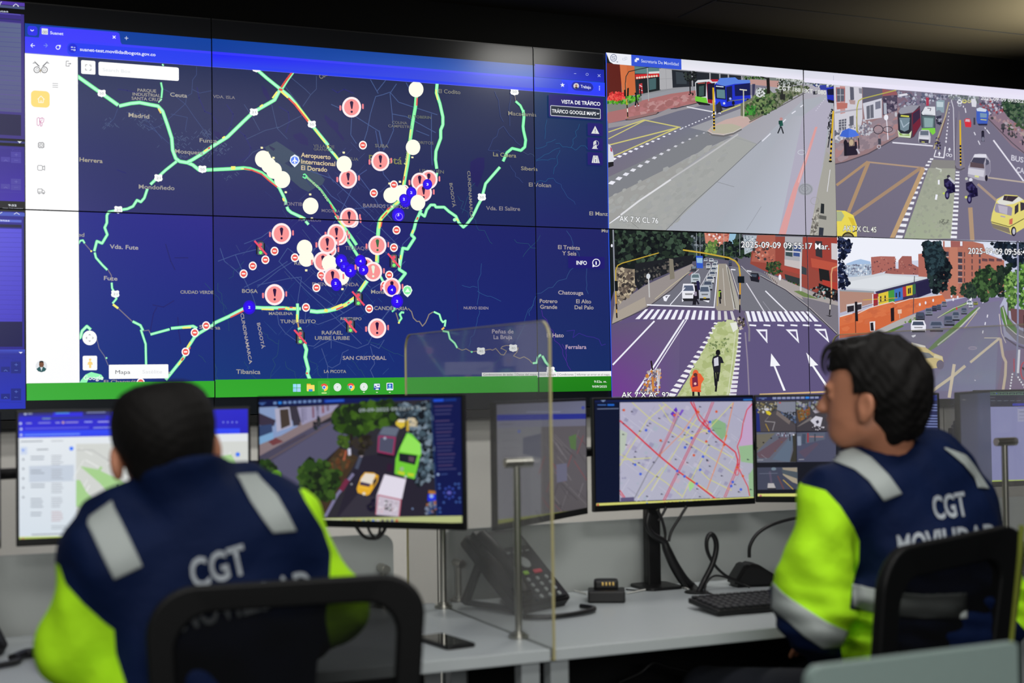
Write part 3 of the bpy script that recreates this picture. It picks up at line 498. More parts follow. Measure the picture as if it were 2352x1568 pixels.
for a in (('MADELENA', 616.5, 723, 671, 723.3, 6.2), ('TUNJUELITO', 642.5, 742, 724, 742, 7.6), ('RAFAEL', 738, 768, 786, 768, 7.8), ('URIBE URIBE', 722, 780.3, 802, 780.3, 7.8), ('RESTREPO', 781, 734.8, 829, 735.3, 6), ('SAN CRISTÓBAL', 786, 826, 886, 826, 8, (160, 150, 152)), ('LA PICOTA', 743, 856, 794, 856.3, 6.4), ('CANDELARIA', 858, 711.5, 935, 712.5, 7.8), ('Monserrate', 851, 674, 918, 675, 8), ('PUENTE ARANDA', 716, 656.5, 823, 657.5, 7.6, (132, 124, 130)), ('TEUSAQUILLO', 791.5, 573.5, 868, 575, 7.6, (116, 110, 128)), ('BARRIOS UNIDOS', 832.5, 476, 937, 480, 7.8, (122, 116, 128)), ('MODELIA', 737.5, 487, 780, 489, 6.4, (112, 108, 124)), ('HAYUELOS', 685, 508, 736, 509.5, 6, (104, 98, 122)), ('FONTIBÓN', 651, 472, 712, 474, 7.6, (118, 112, 128)), ('VILLAS DE', 718.5, 338.5, 767, 341, 6.2, (96, 98, 98)), ('GRANADA', 719, 346, 765, 348.5, 6.2, (96, 98, 98)), ('SUBA', 860, 338.5, 891, 340, 7, (110, 110, 105)), ('ENGUA', 782, 367, 822, 370, 6.6, (96, 98, 98)), ('Bogotá', 846, 373, 922, 378, 16, (118, 122, 76), .01), ('USAQUÉN', 962, 396, 1018, 399, 7, (104, 106, 98)), ('EL TOBERIN', 936, 271, 989, 274, 5.8, (96, 102, 92)), ('COLINA', 899, 284.5, 934, 286.5, 5.8, (104, 104, 104)), ('CAMPESTRE', 890, 292.5, 944, 295.5, 5.8, (104, 104, 104)), ('CEDRITOS', 944, 330, 994, 332.5, 6, (104, 104, 98)), ('El Codito', 1005, 214, 1056, 217, 8.4, (120, 118, 110)), ('Macadamia', 1165.5, 265, 1230, 268.5, 8.6, (128, 124, 112)), ('La Calera', 1131, 359, 1184, 362.5, 8.6, (138, 136, 110)), ('Siberia', 1195, 391, 1233, 393, 8, (140, 134, 118)), ('El Volcan', 1213, 428.5, 1264, 430.5, 8.4, (140, 134, 128)), ('Vda. El Salitre', 1115, 482.5, 1193, 484.5, 8.4, (128, 122, 128)), ('El Manzano', 1352, 494.5, 1414, 496.5, 8.2), ('Mundo Nuevo', 1380, 533.5, 1450, 535.5, 8), ('El Treinta', 1280, 572, 1330.5, 574, 8.6, (160, 150, 148)), ('Y Seis', 1289.5, 586, 1322, 587, 8.6, (160, 150, 148)), ('Chatosuga', 1280.5, 676, 1338, 677, 8.4, (165, 155, 158)), ('Potrero', 1238, 695.5, 1278.5, 696, 8.4, (165, 155, 150)), ('Grande', 1239, 708.8, 1278, 709.3, 8.4, (165, 155, 150)), ('El Alto', 1321.5, 696.3, 1356, 696.8, 8.4, (160, 152, 150)), ('Del Palo', 1318, 710, 1361.5, 710.4, 8.4, (160, 152, 150)), ('NUEVO EDEN', 1063.5, 710, 1120, 710.6, 5.8, (140, 132, 145)), ('Peñas de', 1128.5, 765.5, 1178, 765.5, 8.8, (160, 152, 165)), ('La Bruja', 1132, 778.5, 1175, 778.5, 8.8, (160, 152, 165)), ('El Hato', 1254, 774.5, 1293, 774.3, 8.6, (172, 160, 165)), ('Ferralara', 1297.5, 801, 1345, 801, 8.6, (172, 150, 172)), ('San Luis', 1195, 206, 1240, 209, 7, (110, 108, 100)), ('Aeropuerto', 690, 361, 758, 366.5, 9.6, (210, 190, 150)), ('Internacional', 690.5, 376, 768.5, 382, 9.6, (210, 190, 150)), ('El Dorado', 690.5, 390.5, 750, 395, 9.6, (210, 190, 150)), ('Cota', 735, 183, 755, 172, 9, (130, 124, 108)), ('RE', 675, 608, 690, 609, 6)): nm(*a)
for a in (('CUNDINAMARCA', 551, 720, 571.5, 836, 7, (160, 152, 150)), ('BOGOTÁ', 589, 742, 600, 801, 7, (155, 148, 150)), ('BOGOTÁ', 1030.5, 421, 1038, 476.5, 7, (128, 124, 118)), ('CUNDINAMARCA', 1071.5, 393, 1078.5, 502.5, 7, (128, 124, 118)), ('Autopista Norte', 931, 381, 944, 306, 5.5, (190, 210, 140))): nm(*a)
av = [(702, 410), (713, 419), (724, 429), (735, 440), (743, 452), (752, 465), (759, 474)]
for t, (p, q) in zip(('Aven', 'ida', 'El D', 'ora', 'do'), zip(av[:5], av[1:6])): W.text(t, p[0], p[1], q[0]-1, q[1]-1, 5.6, (205, 235, 190), .01, edge=(30, 60, 60))
# ---- road shields
def shield(x, y, t):
    W.poly([(x-9.3, y-6.5), (x-6, y-8.6), (x, y-7), (x+6, y-8.2), (x+9, y-6), (x+8.4, y-1), (x+9.8, y+3), (x+7.5, y+7.2), (x+2, y+8), (x, y+9.3), (x-3, y+7.8), (x-8, y+6.2), (x-9.8, y+2), (x-8.4, y-2)], (250, 252, 252))
    if t: W.text(t, x-4.5, y+2.8, x+4.8, y+3.1, 5.2, (165, 172, 170))
for a in ((233, 215, '50'), (582, 258, '21'), (715, 286, '50'), (464, 389, '50'), (363, 409, '21'), (271, 482, '21'), (264, 675, '21'), (1105, 453, '50'), (1180, 211, '50'), (1103, 806, '40'), (1177, 799, '40'), (1263, 850, '40'), (588, 158, '')): shield(*a)
# ---- incident symbols
CRM = (255, 254, 236)
def cream(x, y, r=18): W.disc(x, y, r, CRM, r*1.07, 26)
def small(x, y):
    W.disc(x, y, 9.2, (255, 250, 248), 10, 20); W.disc(x, y, 6.6, (240, 92, 84), 7.1, 18); W.rect(x-4.3, y-1.8, x+4.3, y+1.6, (255, 245, 240), 1.5)
def alert(x, y, r=20.5, mk=(44, 14, 62)):
    W.rect(x-r-6.5, y-4.5, x-r-2, y+8, (240, 130, 140), 2); W.rect(x+r+2.5, y-8, x+r+6.5, y+4.5, (240, 130, 140), 2)
    W.disc(x, y, r*1.02, (255, 238, 240), r*1.1, 28); W.disc(x, y, r*.8, (250, 150, 150), r*.87, 26)
    W.poly([(x-4, y-11), (x-2, y-14), (x+2, y-14), (x+4.2, y-11), (x+2.2, y+3), (x+.5, y+5), (x-1, y+3)], mk); W.disc(x+.3, y+10.5, 2.7, mk, n=12)
def tlight(x, y):
    W.rect(x-10.5, y-13, x-7.5, y+13, (24, 28, 44)); W.rect(x+7.5, y-12, x+10.5, y+13, (24, 28, 44)); W.rect(x-3.5, y-18, x+4, y-15.5, (50, 58, 80)); W.rect(x-8, y-16, x+8, y+16, (30, 34, 48), 3); W.rect(x-7, y-15, x+7, y+15, (92, 100, 112), 2)
    for dy, c in ((-9, (240, 85, 100)), (0, (225, 170, 90)), (9.5, (125, 250, 120))): W.disc(x, y+dy, 3.9, c, n=14)
    W.line([(x-14, y-17.5), (x+14, y+14.5)], 4.2, (240, 80, 110))
def cluster(x, y, t, r=13.5, solid=True):
    W.disc(x, y, r, (48, 8, 236), r*1.12, 22, edge=(44, 14, 210)); W.disc(x, y, r*.72, (50, 6, 250), r*.8, 20)
    if t: W.text(t, x-2.4, y+2.5, x+2.4, y+2.7, 5.4, (240, 240, 255), .02)
for x, y in ((600, 340), (613, 351), (627, 363), (788, 351), (711, 447), (715, 502), (696, 764-200), (702, 621), (785, 664), (862, 366), (893, 422), (917, 418), (899, 475), (655, 442)): W.rect(x-2.6, y-2.4, x+2.8, y+2.4, (255, 245, 190), .8)
cream(603, 366, 18.5); cream(616, 380, 17); cream(628, 392, 18); cream(647, 413, 18.3)
alert(798, 411, 20.5); cream(789, 377.5, 17.6); cream(712, 473.5, 18)
small(832, 334); alert(806, 247, 21.5); alert(872, 371, 20.5); cream(954, 206, 17); cream(947, 339, 16.6); W.rect(943, 360, 948, 364, (255, 245, 190)); small(676, 592); small(736, 632)
small(857, 444); alert(983, 413, 20); alert(962, 418, 19); alert(971, 443, 19); small(928, 435); cream(896, 449, 17); cream(919, 444, 17.4); small(903, 425)
cluster(943, 443, '2', 12); cluster(930, 462, '', 13); cluster(926, 458, '2', 11); cluster(980, 424, '3', 11); cream(958, 466, 17); cluster(913, 494, '3', 14.5); W.ring(915, 498, 8, 1.6, (150, 120, 250))
alert(808, 508, 14); alert(800, 500, 20.5); small(909, 529); small(903, 569)
alert(779, 545, 17); alert(771, 537, 20.5); alert(757, 575, 14); alert(750, 561, 20.5); alert(645, 537, 22)
cream(698, 570, 17.8); cream(702, 594, 17.6); alert(740, 601, 21); alert(865, 564, 20.5, (60, 110, 70)); small(907, 600); tlight(903, 600)
cream(755, 605, 17.6); cream(783, 636, 17.6); alert(762, 637, 20.5); cluster(771, 655, '', 12); cluster(769, 651, '2', 11)
cluster(782, 599, '3', 13.5); cluster(790, 612, '', 12); W.text('2', 785.6, 614.5, 790.4, 614.7, 5, (150, 150, 250)); cluster(803, 622, '3', 14)
alert(838, 612, 19); cluster(826, 600, '4', 13); alert(855, 624, 20.5, (235, 245, 225)); cluster(833, 620, '3', 11.5)
small(892, 632); small(881, 655); alert(898, 660, 20); cluster(898, 666, '4', 10.5); cluster(910, 692, '2', 14)
small(629, 577); tlight(597, 571); small(608, 597); small(579, 611); small(558, 629); small(725, 661); small(701, 706); small(846, 709); small(472, 748); small(446, 764); small(425, 808); small(322, 878)
cluster(571, 706, '2', 14.5); alert(629, 677, 22.2); alert(864, 754, 20.8); tlight(821, 687); tlight(803, 749); tlight(688, 775)
W.poly([(663.5, 371), (666, 361), (675, 355.5), (684, 361), (687, 371), (682, 378), (675, 385), (668, 378)], (232, 240, 255)); W.disc(675, 369, 8.6, (84, 130, 252)); W.poly([(674, 362), (676.4, 362), (676.8, 367), (681.5, 371), (681, 373), (676.6, 371), (676.4, 374), (678, 376), (672.5, 376), (674, 374), (673.8, 371), (669, 373), (669, 371), (673.6, 367)], (240, 245, 255))
W.poly([(922, 667), (926, 658), (933, 655), (941, 658), (945, 667), (941, 676), (934, 683), (926, 676)], (236, 250, 240)); W.disc(933.5, 667, 9, (140, 245, 165)); W.poly([(928, 671), (934, 662), (940, 671)], (240, 255, 242))
# ---- map controls
W.rect(185.3, 139.3, 218.3, 173, (252, 253, 253), 3)
for x, y, dx, dy in ((195.5, 150, 4, 4), (208, 151, -4, 4), (195.5, 162.5, 4, -4), (208, 163, -4, -4)):
    W.line([(x+dx, y), (x, y), (x, y+dy)], 1.1, (120, 120, 124))
W.rect(225.2, 143, 409.6, 187.5, (253, 254, 254), 4); W.text('Search Box', 235, 165, 299, 169.5, 7.5, (222, 226, 230))
W.disc(205, 776, 16.6, (252, 253, 253), 16.8, 28)
for a in range(4):
    c_, s2 = math.cos(a*math.pi/2), math.sin(a*math.pi/2); W.line([(205+(6*c_-2*s2), 776+(6*s2+2*c_)), (205+8.4*c_, 776+8.4*s2), (205+(6*c_+2*s2), 776+(6*s2-2*c_))], 1.2, (120, 120, 120))
W.rect(189, 817, 222.3, 850, (252, 253, 253), 3); W.disc(206, 826, 2.9, (250, 215, 130)); W.poly([(201, 832), (205.8, 829), (211, 832), (212, 838), (208.8, 837), (208.5, 845), (203.8, 845), (203.5, 837), (200, 838)], (250, 215, 130))
W.rect(249, 837.5, 385.5, 868.5, (253, 254, 254), 2); W.text('Mapa', 264, 858.5, 298, 858.3, 8.4, (85, 88, 95)); W.text('Satélite', 326, 857.5, 371, 857.5, 8, (222, 224, 228))
W.text('Google', 191, 872, 236, 872, 9.5, (245, 250, 248), .012)
W.window()
W.rect(1257, 217, 1383, 278, (34, 26, 110), 3)
W.text('VISTA DE TRÁFICO', 1286.5, 238.5, 1376, 244, 8.2, (246, 248, 252), .022)
W.rect(1261, 242.5, 1377, 274.8, (196, 200, 210), 3); W.rect(1262.6, 244.2, 1375.5, 273, (38, 46, 62), 2); W.text('TRÁFICO GOOGLE MAPS', 1265, 259.5, 1366, 266.3, 7.8, (246, 248, 252), .016); W.line([(1367.8, 260.5), (1370.4, 263.3), (1373, 260.8)], 1.7, (246, 248, 252))
for y in (283, 316.5, 350): W.rect(1346.5, y, 1382, y+31, (34, 26, 112), 2)
W.poly([(1364, 290), (1373.5, 308.5), (1355, 307.5)], (222, 224, 222)); W.line([(1364.2, 297), (1364.2, 303)], 1.3, (60, 50, 110)); W.disc(1364.2, 305.2, .9, (60, 50, 110), n=8)
W.ring(1366, 330, 6, 1, (190, 192, 200)); W.poly([(1361, 326), (1366, 323), (1367, 331), (1368, 341), (1358, 341.5), (1360, 333)], (214, 216, 218)); W.line([(1357, 342), (1370, 342.4)], 1.4, (214, 216, 218)); W.line([(1359, 337), (1367, 331)], 1.4, (60, 50, 120))
W.poly([(1359.5, 358), (1370, 358.3), (1374.5, 375.5), (1356, 374.8)], (225, 227, 226)); W.line([(1365, 359), (1365, 363)], 1.2, (50, 40, 110)); W.line([(1365, 366), (1365, 373)], 1.6, (50, 40, 110)); W.line([(1361.8, 359), (1359.3, 374.5)], .8, (60, 50, 120)); W.line([(1368.2, 359), (1371, 375)], .8, (60, 50, 120))
W.rect(1302, 588.5, 1386, 617.5, (32, 26, 112), 2); W.text('INFO', 1321, 608, 1345, 608.5, 8.6, (246, 248, 252), .022); W.ring(1366.5, 603.7, 8.2, 1.9, (240, 242, 250)); W.text('i', 1364.7, 608, 1368, 608, 7.8, (240, 242, 250), .03); W.poly([(1358, 608), (1358, 614), (1364, 612)], (240, 242, 250))
W.rect(1104, 855.5, 1401, 864.6, (240, 240, 240))
for t, a, b in (('Combinaciones de teclas', 1107.5, 1176), ('Datos del mapa ©2025 Google', 1184, 1274), ('Condiciones', 1281.5, 1314.5), ('Informar un error en el mapa', 1322, 1397)): W.text(t, a, 862, b, 862, 4.6, (70, 70, 74))
for x in (1180.5, 1278.4, 1318.4): W.line([(x, 856), (x, 864.6)], .7, (120, 120, 120))
# task bar
W.poly([(60.5, 880), (183, 879), (183, 917.3), (60.8, 919.3)], (60, 168, 56)); W.grad(60.5, 880, 494, 912, (58, 168, 54), (52, 168, 44), (54, 166, 46), (60, 172, 58), 3)
W.grad(492.6, 871.8, 1232.4, 899.6, (50, 165, 44), (52, 160, 46), (50, 156, 44), (52, 168, 46), 4); W.grad(1232.4, 865.6, 1401, 897.2, (34, 132, 28), (32, 128, 22), (28, 122, 22), (30, 126, 26), 2)
W.rect(728, 874.4, 755.5, 907, (66, 176, 58), 3)
for i in range(2):
    for j in range(2): W.rect(671+i*9.3, 881.7+j*9.3, 679.4+i*9.3, 890+j*9.4, (150+i*20, 222-j*12, 248), .6)
W.rect(702.5, 881, 712, 888, (240, 190, 60), 1); W.rect(702.5, 884, 720.5, 898, (252, 222, 110), 1.5); W.rect(707, 893.6, 716, 898.6, (62, 140, 220), 1)
def chrome(x, y, r=8.9):
    for k, c in ((0, (234, 84, 70)), (1, (250, 214, 80)), (2, (70, 180, 90))):
        a0 = math.radians(-150+120*k); W.poly([(x, y)]+[(x+r*math.cos(a0+math.radians(12*i)), y+r*math.sin(a0+math.radians(12*i))) for i in range(11)], c)
    W.disc(x, y, 4.3, (240, 244, 246)); W.disc(x, y, 3.1, (72, 130, 232))
def sbadge(x, y):
    W.disc(x, y, 8.8, (238, 244, 240), 9.3); W.ring(x, y, 6.6, .7, (170, 196, 178)); W.line([(x+3, y-2), (x-2, y-1.4), (x+2, y+1.6), (x-3, y+2)], 1, (170, 196, 178))
chrome(742.4, 889.5); chrome(803.5, 888.6); sbadge(773, 889); sbadge(833.5, 888.2)
W.rect(856, 880.6, 871, 894.6, (48, 84, 170), 2); W.rect(857, 881, 870, 889.6, (236, 240, 246), 1); W.rect(858, 886, 862, 888.5, (48, 84, 170)); W.rect(864, 883.5, 868.5, 885.5, (48, 84, 170)); W.rect(860.5, 892, 867.5, 895, (236, 240, 246), 1)
W.rect(885.3, 879, 901, 896, (236, 242, 248), 2); W.rect(887, 880.8, 899.3, 893, (34, 84, 180), 1); W.disc(893, 885.3, 3, (150, 220, 245)); W.poly([(888.5, 893), (890, 889.6), (896, 889.6), (898, 893)], (150, 220, 245))
W.rect(736.5, 901, 748.3, 903.4, (205, 240, 150), 1)
for x in (833.6, 863.5, 893): W.rect(x-2.2, 899.8, x+2.2, 901.4, (225, 240, 205), .6)
W.text('9:52a. m.', 1361.5, 878.6, 1390.5, 878.4, 5, (238, 244, 236), .01); W.text('9/09/2025', 1357, 890, 1390.5, 889.8, 5, (238, 244, 236), .01)
W.line([(1389, 121.5), (1394.5, 526), (1402.8, 912)], 2, (44, 88, 232))
# ---- the four street camera views (points below are in enlarged crops of the photo: origin x, origin y, magnification)
def shade(c, k): return tuple(int(v*k) for v in c)
WH = (238, 238, 248)
GREENS = [(34, 60, 30), (52, 84, 40), (70, 104, 48), (26, 40, 30), (88, 120, 60)]
DARKG = [(20, 28, 32), (28, 40, 36), (40, 58, 44), (14, 18, 24), (54, 76, 56)]
# view A: AK 7 X CL 76
W.xf = (1380, 110, 3.5636)
W.window((50, 130), (1888, 306), (1905, 1546), (55, 1487))
W.quad([(36, 100), (1890, 260), (1910, 1560), (50, 1500)], [(126, 128, 132), (176, 172, 184), (184, 188, 200), (164, 166, 164)], 5)
W.poly([(40, 600), (600, 480), (1240, 460), (600, 700), (50, 1000)], (112, 112, 130)); W.quad([(40, 640), (640, 640), (860, 690), (40, 1100)], [(112, 108, 134), (118, 118, 138), (122, 126, 134), (118, 112, 128)], 3)
W.poly([(50, 1060), (850, 690), (1060, 730), (700, 900), (300, 1120), (50, 1230)], (128, 130, 136)); W.poly([(50, 1230), (430, 1040), (1060, 735), (820, 880), (50, 1440)], (158, 158, 156)); W.poly([(50, 1440), (150, 1370), (1100, 720), (1270, 790), (940, 1100), (520, 1500), (50, 1500)], (164, 166, 164))
W.poly([(520, 1500), (940, 1100), (1270, 790), (1640, 430), (1900, 380), (1910, 1560)], (170, 174, 184)); W.quad([(1560, 560), (1660, 560), (1560, 1530), (900, 1530)], [(172, 174, 184), (178, 180, 192), (186, 192, 206), (168, 174, 184)], 4); W.poly([(1640, 560), (1830, 420), (1870, 480), (1800, 960), (1700, 1530), (1440, 1530)], (176, 172, 190))
W.blobs([(60, 1200), (900, 800), (1100, 760), (560, 1490), (60, 1490)], 160, 22, [(160, 162, 160), (167, 168, 166), (162, 164, 164)], 5, 1.8, -.6)
W.line([(520, 1495), (700, 1310), (940, 1095), (1180, 870), (1300, 760)], 5, (112, 114, 122)); W.line([(940, 1100), (1080, 1140)], 4, (140, 142, 148)); W.line([(1180, 1490), (1300, 1300)], 4, (150, 154, 164)); W.line([(1060, 730), (1270, 790)], 3, (148, 150, 156)); W.line([(240, 1430), (300, 1480)], 3, (120, 120, 118))
W.poly([(1440, 1530), (1560, 1150), (1660, 900), (1740, 650), (1760, 650), (1690, 880), (1600, 1150), (1500, 1530)], (218, 158, 158)); W.poly([(1600, 1100), (1660, 900), (1710, 780), (1670, 900), (1610, 1110)], (228, 178, 178))
# pavement and buildings at the top
W.poly([(36, 560), (60, 500), (300, 420), (760, 330), (790, 450), (560, 500), (460, 530), (200, 590), (50, 622)], (170, 112, 112)); W.poly([(290, 400), (560, 350), (760, 320), (770, 350), (560, 380), (300, 440)], (150, 152, 160)); W.blobs([(250, 500), (520, 420), (740, 360), (760, 440), (420, 520), (210, 575)], 60, 24, [(178, 118, 120), (160, 106, 106), (186, 140, 140)], 2, 1.6, -.2)
W.poly([(50, 622), (220, 596), (460, 540), (540, 500), (600, 505), (790, 455), (800, 480), (620, 520), (300, 620), (50, 660)], (150, 146, 152))
W.line([(560, 503), (600, 500), (780, 455)], 7, (70, 64, 70)); W.line([(190, 592), (230, 592), (440, 545), (462, 530)], 9, (64, 58, 60)); W.poly([(190, 588), (210, 572), (460, 522), (440, 545), (230, 592)], (150, 112, 112))
W.poly([(36, 100), (150, 140), (160, 400), (36, 420)], (96, 34, 28)); W.poly([(143, 140), (265, 155), (275, 390), (165, 400)], (206, 108, 62)); W.poly([(143, 140), (200, 148), (205, 395), (165, 400)], (212, 116, 70))
W.poly([(262, 150), (480, 170), (480, 350), (275, 390)], (40, 46, 50)); W.poly([(262, 155), (470, 172), (468, 215), (268, 215)], (92, 128, 128)); W.poly([(380, 200), (470, 195), (470, 215), (380, 225)], (210, 215, 215)); W.poly([(268, 222), (465, 213), (466, 240), (275, 262)], (205, 40, 44))
for k in range(9): W.disc(285+k*20, 250-k*2, 9, (225, 210, 190), n=8, newz=k == 0)
W.poly([(300, 262), (470, 240), (470, 345), (310, 380)], (30, 34, 38)); W.poly([(380, 260), (440, 250), (440, 340), (385, 350)], (70, 100, 104)); W.poly([(300, 300), (326, 292), (332, 378), (302, 378)], (190, 60, 66)); W.line([(304, 310), (326, 322)], 5, WH); W.line([(304, 345), (328, 355)], 5, WH)
W.poly([(466, 172), (570, 184), (574, 335), (470, 348)], (172, 172, 176)); W.line([(520, 178), (524, 340)], 2, (140, 140, 146)); W.line([(468, 260), (572, 255)], 2, (140, 140, 146))
W.poly([(568, 184), (1160, 235), (1130, 270), (760, 320), (576, 330)], (38, 42, 50)); W.poly([(600, 200), (690, 210), (690, 300), (606, 300)], (58, 66, 74))
for x in (735, 880, 960, 1030, 1140): W.line([(x, 200), (x+2, 320)], 11, (160, 160, 166))
W.poly([(1150, 235), (1640, 265), (1890, 306), (1890, 330), (1640, 300), (1380, 300), (1150, 300)], (120, 130, 124)); W.blobs([(1170, 240), (1340, 245), (1340, 262), (1170, 258)], 30, 9, GREENS, 3); W.poly([(1210, 262), (1450, 275), (1440, 330), (1200, 300)], (188, 148, 142)); W.poly([(1200, 305), (1360, 318), (1250, 400), (1180, 380)], (128, 124, 140))
# planter
W.poly([(40, 460), (180, 460), (322, 410), (322, 440), (200, 500), (50, 530)], (128, 130, 126)); W.blobs([(42, 455), (200, 462), (320, 425), (300, 395), (200, 405), (42, 430)], 120, 13, [(80, 160, 40), (110, 190, 60), (50, 110, 36)], 4); W.blobs([(42, 430), (60, 375), (120, 362), (185, 372), (190, 420), (120, 440)], 160, 10, [(225, 60, 60), (190, 40, 44), (235, 90, 80)], 6)
# tree on pavement
W.line([(716, 250), (718, 380)], 10, (34, 32, 36)); W.blobs([(660, 200), (780, 200), (760, 270), (680, 275)], 70, 10, [(30, 34, 36), (50, 58, 54), (22, 24, 28)], 8); W.blobs([(700, 372), (740, 372), (740, 388), (700, 388)], 10, 8, [(50, 40, 40)], 2)
# yellow box
YB = (206, 198, 120)
W.line([(50, 693), (340, 594), (640, 655)], 9, YB); W.line([(50, 748), (345, 598)], 8, YB); W.line([(50, 800), (620, 656), (90, 890)], 10, YB)
for i in range(13):
    t = i/12; x, y = 640-(640-92)*t**1.0, 668+(912-668)*t; q = 12+14*t; W.poly([(x-q*.9, y+q*.1), (x-q*.1, y-q*.42), (x+q, y-q*.2), (x+q*.3, y+q*.4)], WH, newz=i == 0)
for i in range(11):
    t = i/10; x, y = 925-(925-655)*t, 545+(660-545)*t; q = 9; W.poly([(x-q, y+2), (x, y-5), (x+q, y-3), (x+2, y+5)], WH, newz=i == 0)
for i in range(14):
    t = i/13; x, y = 830-(830-78)*t, 700+(1106-700)*t**1.12; q = 11+20*t; c = tuple(int(a*(.8+.2*t)) for a in WH); W.poly([(x-q, y+q*.25), (x-q*.2, y-q*.5), (x+q, y-q*.25), (x+q*.2, y+q*.55)], c, newz=i == 0)
W.line([(1110, 710), (860, 880), (560, 1075)], 12, (190, 190, 192)); W.line([(560, 1080), (300, 1255), (150, 1370)], 14, (222, 222, 226)); W.poly([(55, 1438), (140, 1375), (150, 1380), (62, 1440)], WH)
W.line([(690, 487), (970, 540)], 10, (218, 218, 226)); W.line([(895, 550), (935, 535)], 7, (218, 218, 226))
for a, b in (((1306, 768), (1375, 704)), ((1475, 612), (1500, 588)), ((1548, 542), (1580, 520)), ((1618, 488), (1640, 472))): W.line([a, b], 9, (225, 225, 236), cap=False)
for i in range(7): W.line([(1745+i*12, 520-i*16), (1750+i*12, 512-i*16)], 4, (214, 212, 226), newz=i == 0)
W.ring(1628, 858, 30, 5, (200, 204, 214), 18); W.disc(1660, 1160, 62, (160, 162, 170), 50); W.ring(1660, 1160, 50, 3, (120, 122, 132), 40); W.ring(1655, 1155, 26, 3, (130, 132, 140), 20)
# red bus, green bus, blue bus
W.poly([(1225, 300), (1250, 300), (1240, 420), (1225, 430)], (60, 60, 90)); W.poly([(758, 290), (780, 268), (880, 262), (960, 270), (960, 440), (880, 462), (770, 440)], (214, 216, 222)); W.poly([(764, 292), (850, 282), (846, 402), (770, 410)], (26, 34, 38)); W.poly([(758, 400), (850, 412), (862, 458), (800, 462), (760, 440)], (112, 200, 60)); W.poly([(850, 285), (870, 280), (905, 300), (900, 460), (862, 455)], (150, 30, 46)); W.poly([(858, 300), (920, 290), (915, 430), (862, 425)], (30, 26, 50)); W.line([(780, 296), (840, 292)], 5, (205, 90, 80)); W.poly([(790, 320), (830, 312), (830, 396), (790, 400)], (60, 84, 84)); W.poly([(762, 440), (880, 462), (880, 476), (790, 470)], (30, 30, 36)); W.poly([(880, 262), (945, 262), (948, 280), (900, 282)], (190, 40, 60))
W.poly([(915, 310), (930, 290), (1110, 265), (1205, 270), (1212, 440), (1080, 470), (1010, 490), (925, 470)], (34, 50, 200)); W.poly([(930, 300), (960, 252), (1085, 246), (1110, 266), (1205, 268), (1210, 292), (1080, 300), (1000, 318)], (90, 130, 222)); W.poly([(920, 305), (1005, 318), (1010, 428), (925, 418)], (20, 26, 56)); W.poly([(934, 345), (1000, 348), (1004, 420), (936, 412)], (96, 132, 140)); W.poly([(1012, 325), (1060, 315), (1062, 420), (1018, 450)], (28, 32, 76)); W.poly([(1080, 308), (1208, 292), (1210, 392), (1084, 400)], (22, 28, 84)); W.line([(928, 318), (990, 324)], 8, (210, 220, 240)); W.line([(1030, 440), (1200, 420)], 5, (120, 130, 60)); W.poly([(925, 425), (1010, 434), (1012, 478), (930, 466)], (40, 66, 230)); W.disc(1045, 420, 10, (160, 180, 240)); W.poly([(925, 470), (1010, 488), (1080, 472), (1080, 482), (1010, 500), (930, 480)], (20, 22, 50)); W.disc(995, 458, 9, (220, 225, 240)); W.disc(945, 465, 8, (220, 225, 240))
for x in (1070, 1190): W.disc(x, 455-(x-1070)*.16, 12, (24, 24, 40), 17)
W.poly([(960, 440), (985, 520), (930, 545), (930, 470)], (50, 50, 62))
# median
W.line([(970, 530), (1130, 470)], 10, (200, 196, 120)); W.poly([(855, 690), (900, 640), (1010, 590), (1130, 560), (1220, 570), (1380, 520), (1210, 620), (1140, 665), (1060, 720), (960, 730), (880, 715)], (196, 170, 164)); W.poly([(880, 660), (960, 628), (1060, 625), (1140, 650), (1110, 690), (1000, 708), (900, 700)], (180, 176, 158)); W.line([(858, 688), (900, 716), (990, 726), (1070, 706), (1138, 668)], 15, (112, 110, 112)); W.line([(858, 682), (900, 706), (990, 714), (1070, 696), (1136, 660)], 6, (206, 200, 196))
W.poly([(1130, 560), (1130, 460), (1250, 400), (1640, 330), (1680, 330), (1400, 510), (1210, 600), (1190, 570)], (110, 116, 92)); W.line([(1200, 612), (1400, 512), (1640, 380), (1690, 352)], 7, (90, 88, 86))
W.blobs([(1140, 560), (1140, 470), (1240, 440), (1330, 500), (1290, 560)], 90, 16, [(110, 130, 80), (60, 90, 50), (140, 150, 110), (88, 84, 70)], 11); W.blobs([(1165, 560), (1180, 470), (1250, 480), (1250, 545)], 70, 12, [(50, 120, 50), (70, 150, 60), (40, 90, 40)], 12); W.blobs([(1260, 540), (1240, 400), (1330, 330), (1420, 400), (1420, 500), (1330, 545)], 260, 15, [(70, 100, 60), (96, 124, 76), (52, 74, 50), (120, 140, 92), (36, 48, 38)], 13)
W.blobs([(1400, 480), (1420, 330), (1560, 300), (1700, 330), (1560, 410), (1440, 480)], 150, 14, [(80, 96, 66), (58, 70, 54), (110, 118, 90), (130, 134, 116)], 14); W.line([(1352, 250), (1358, 380)], 26, (28, 26, 28)); W.line([(1340, 255), (1290, 240)], 10, (28, 26, 28)); W.line([(1465, 290), (1470, 400)], 12, (34, 34, 34)); W.poly([(1450, 385), (1495, 382), (1492, 430), (1452, 428)], (40, 42, 42)); W.blobs([(1430, 255), (1640, 262), (1640, 300), (1500, 350), (1430, 330)], 120, 10, [(34, 42, 34), (60, 70, 54), (180, 184, 184)], 15); W.disc(1285, 370, 34, (196, 202, 204), 40); W.blobs([(1250, 340), (1330, 330), (1320, 410), (1260, 400)], 40, 9, [(220, 224, 226), (90, 96, 90)], 16)
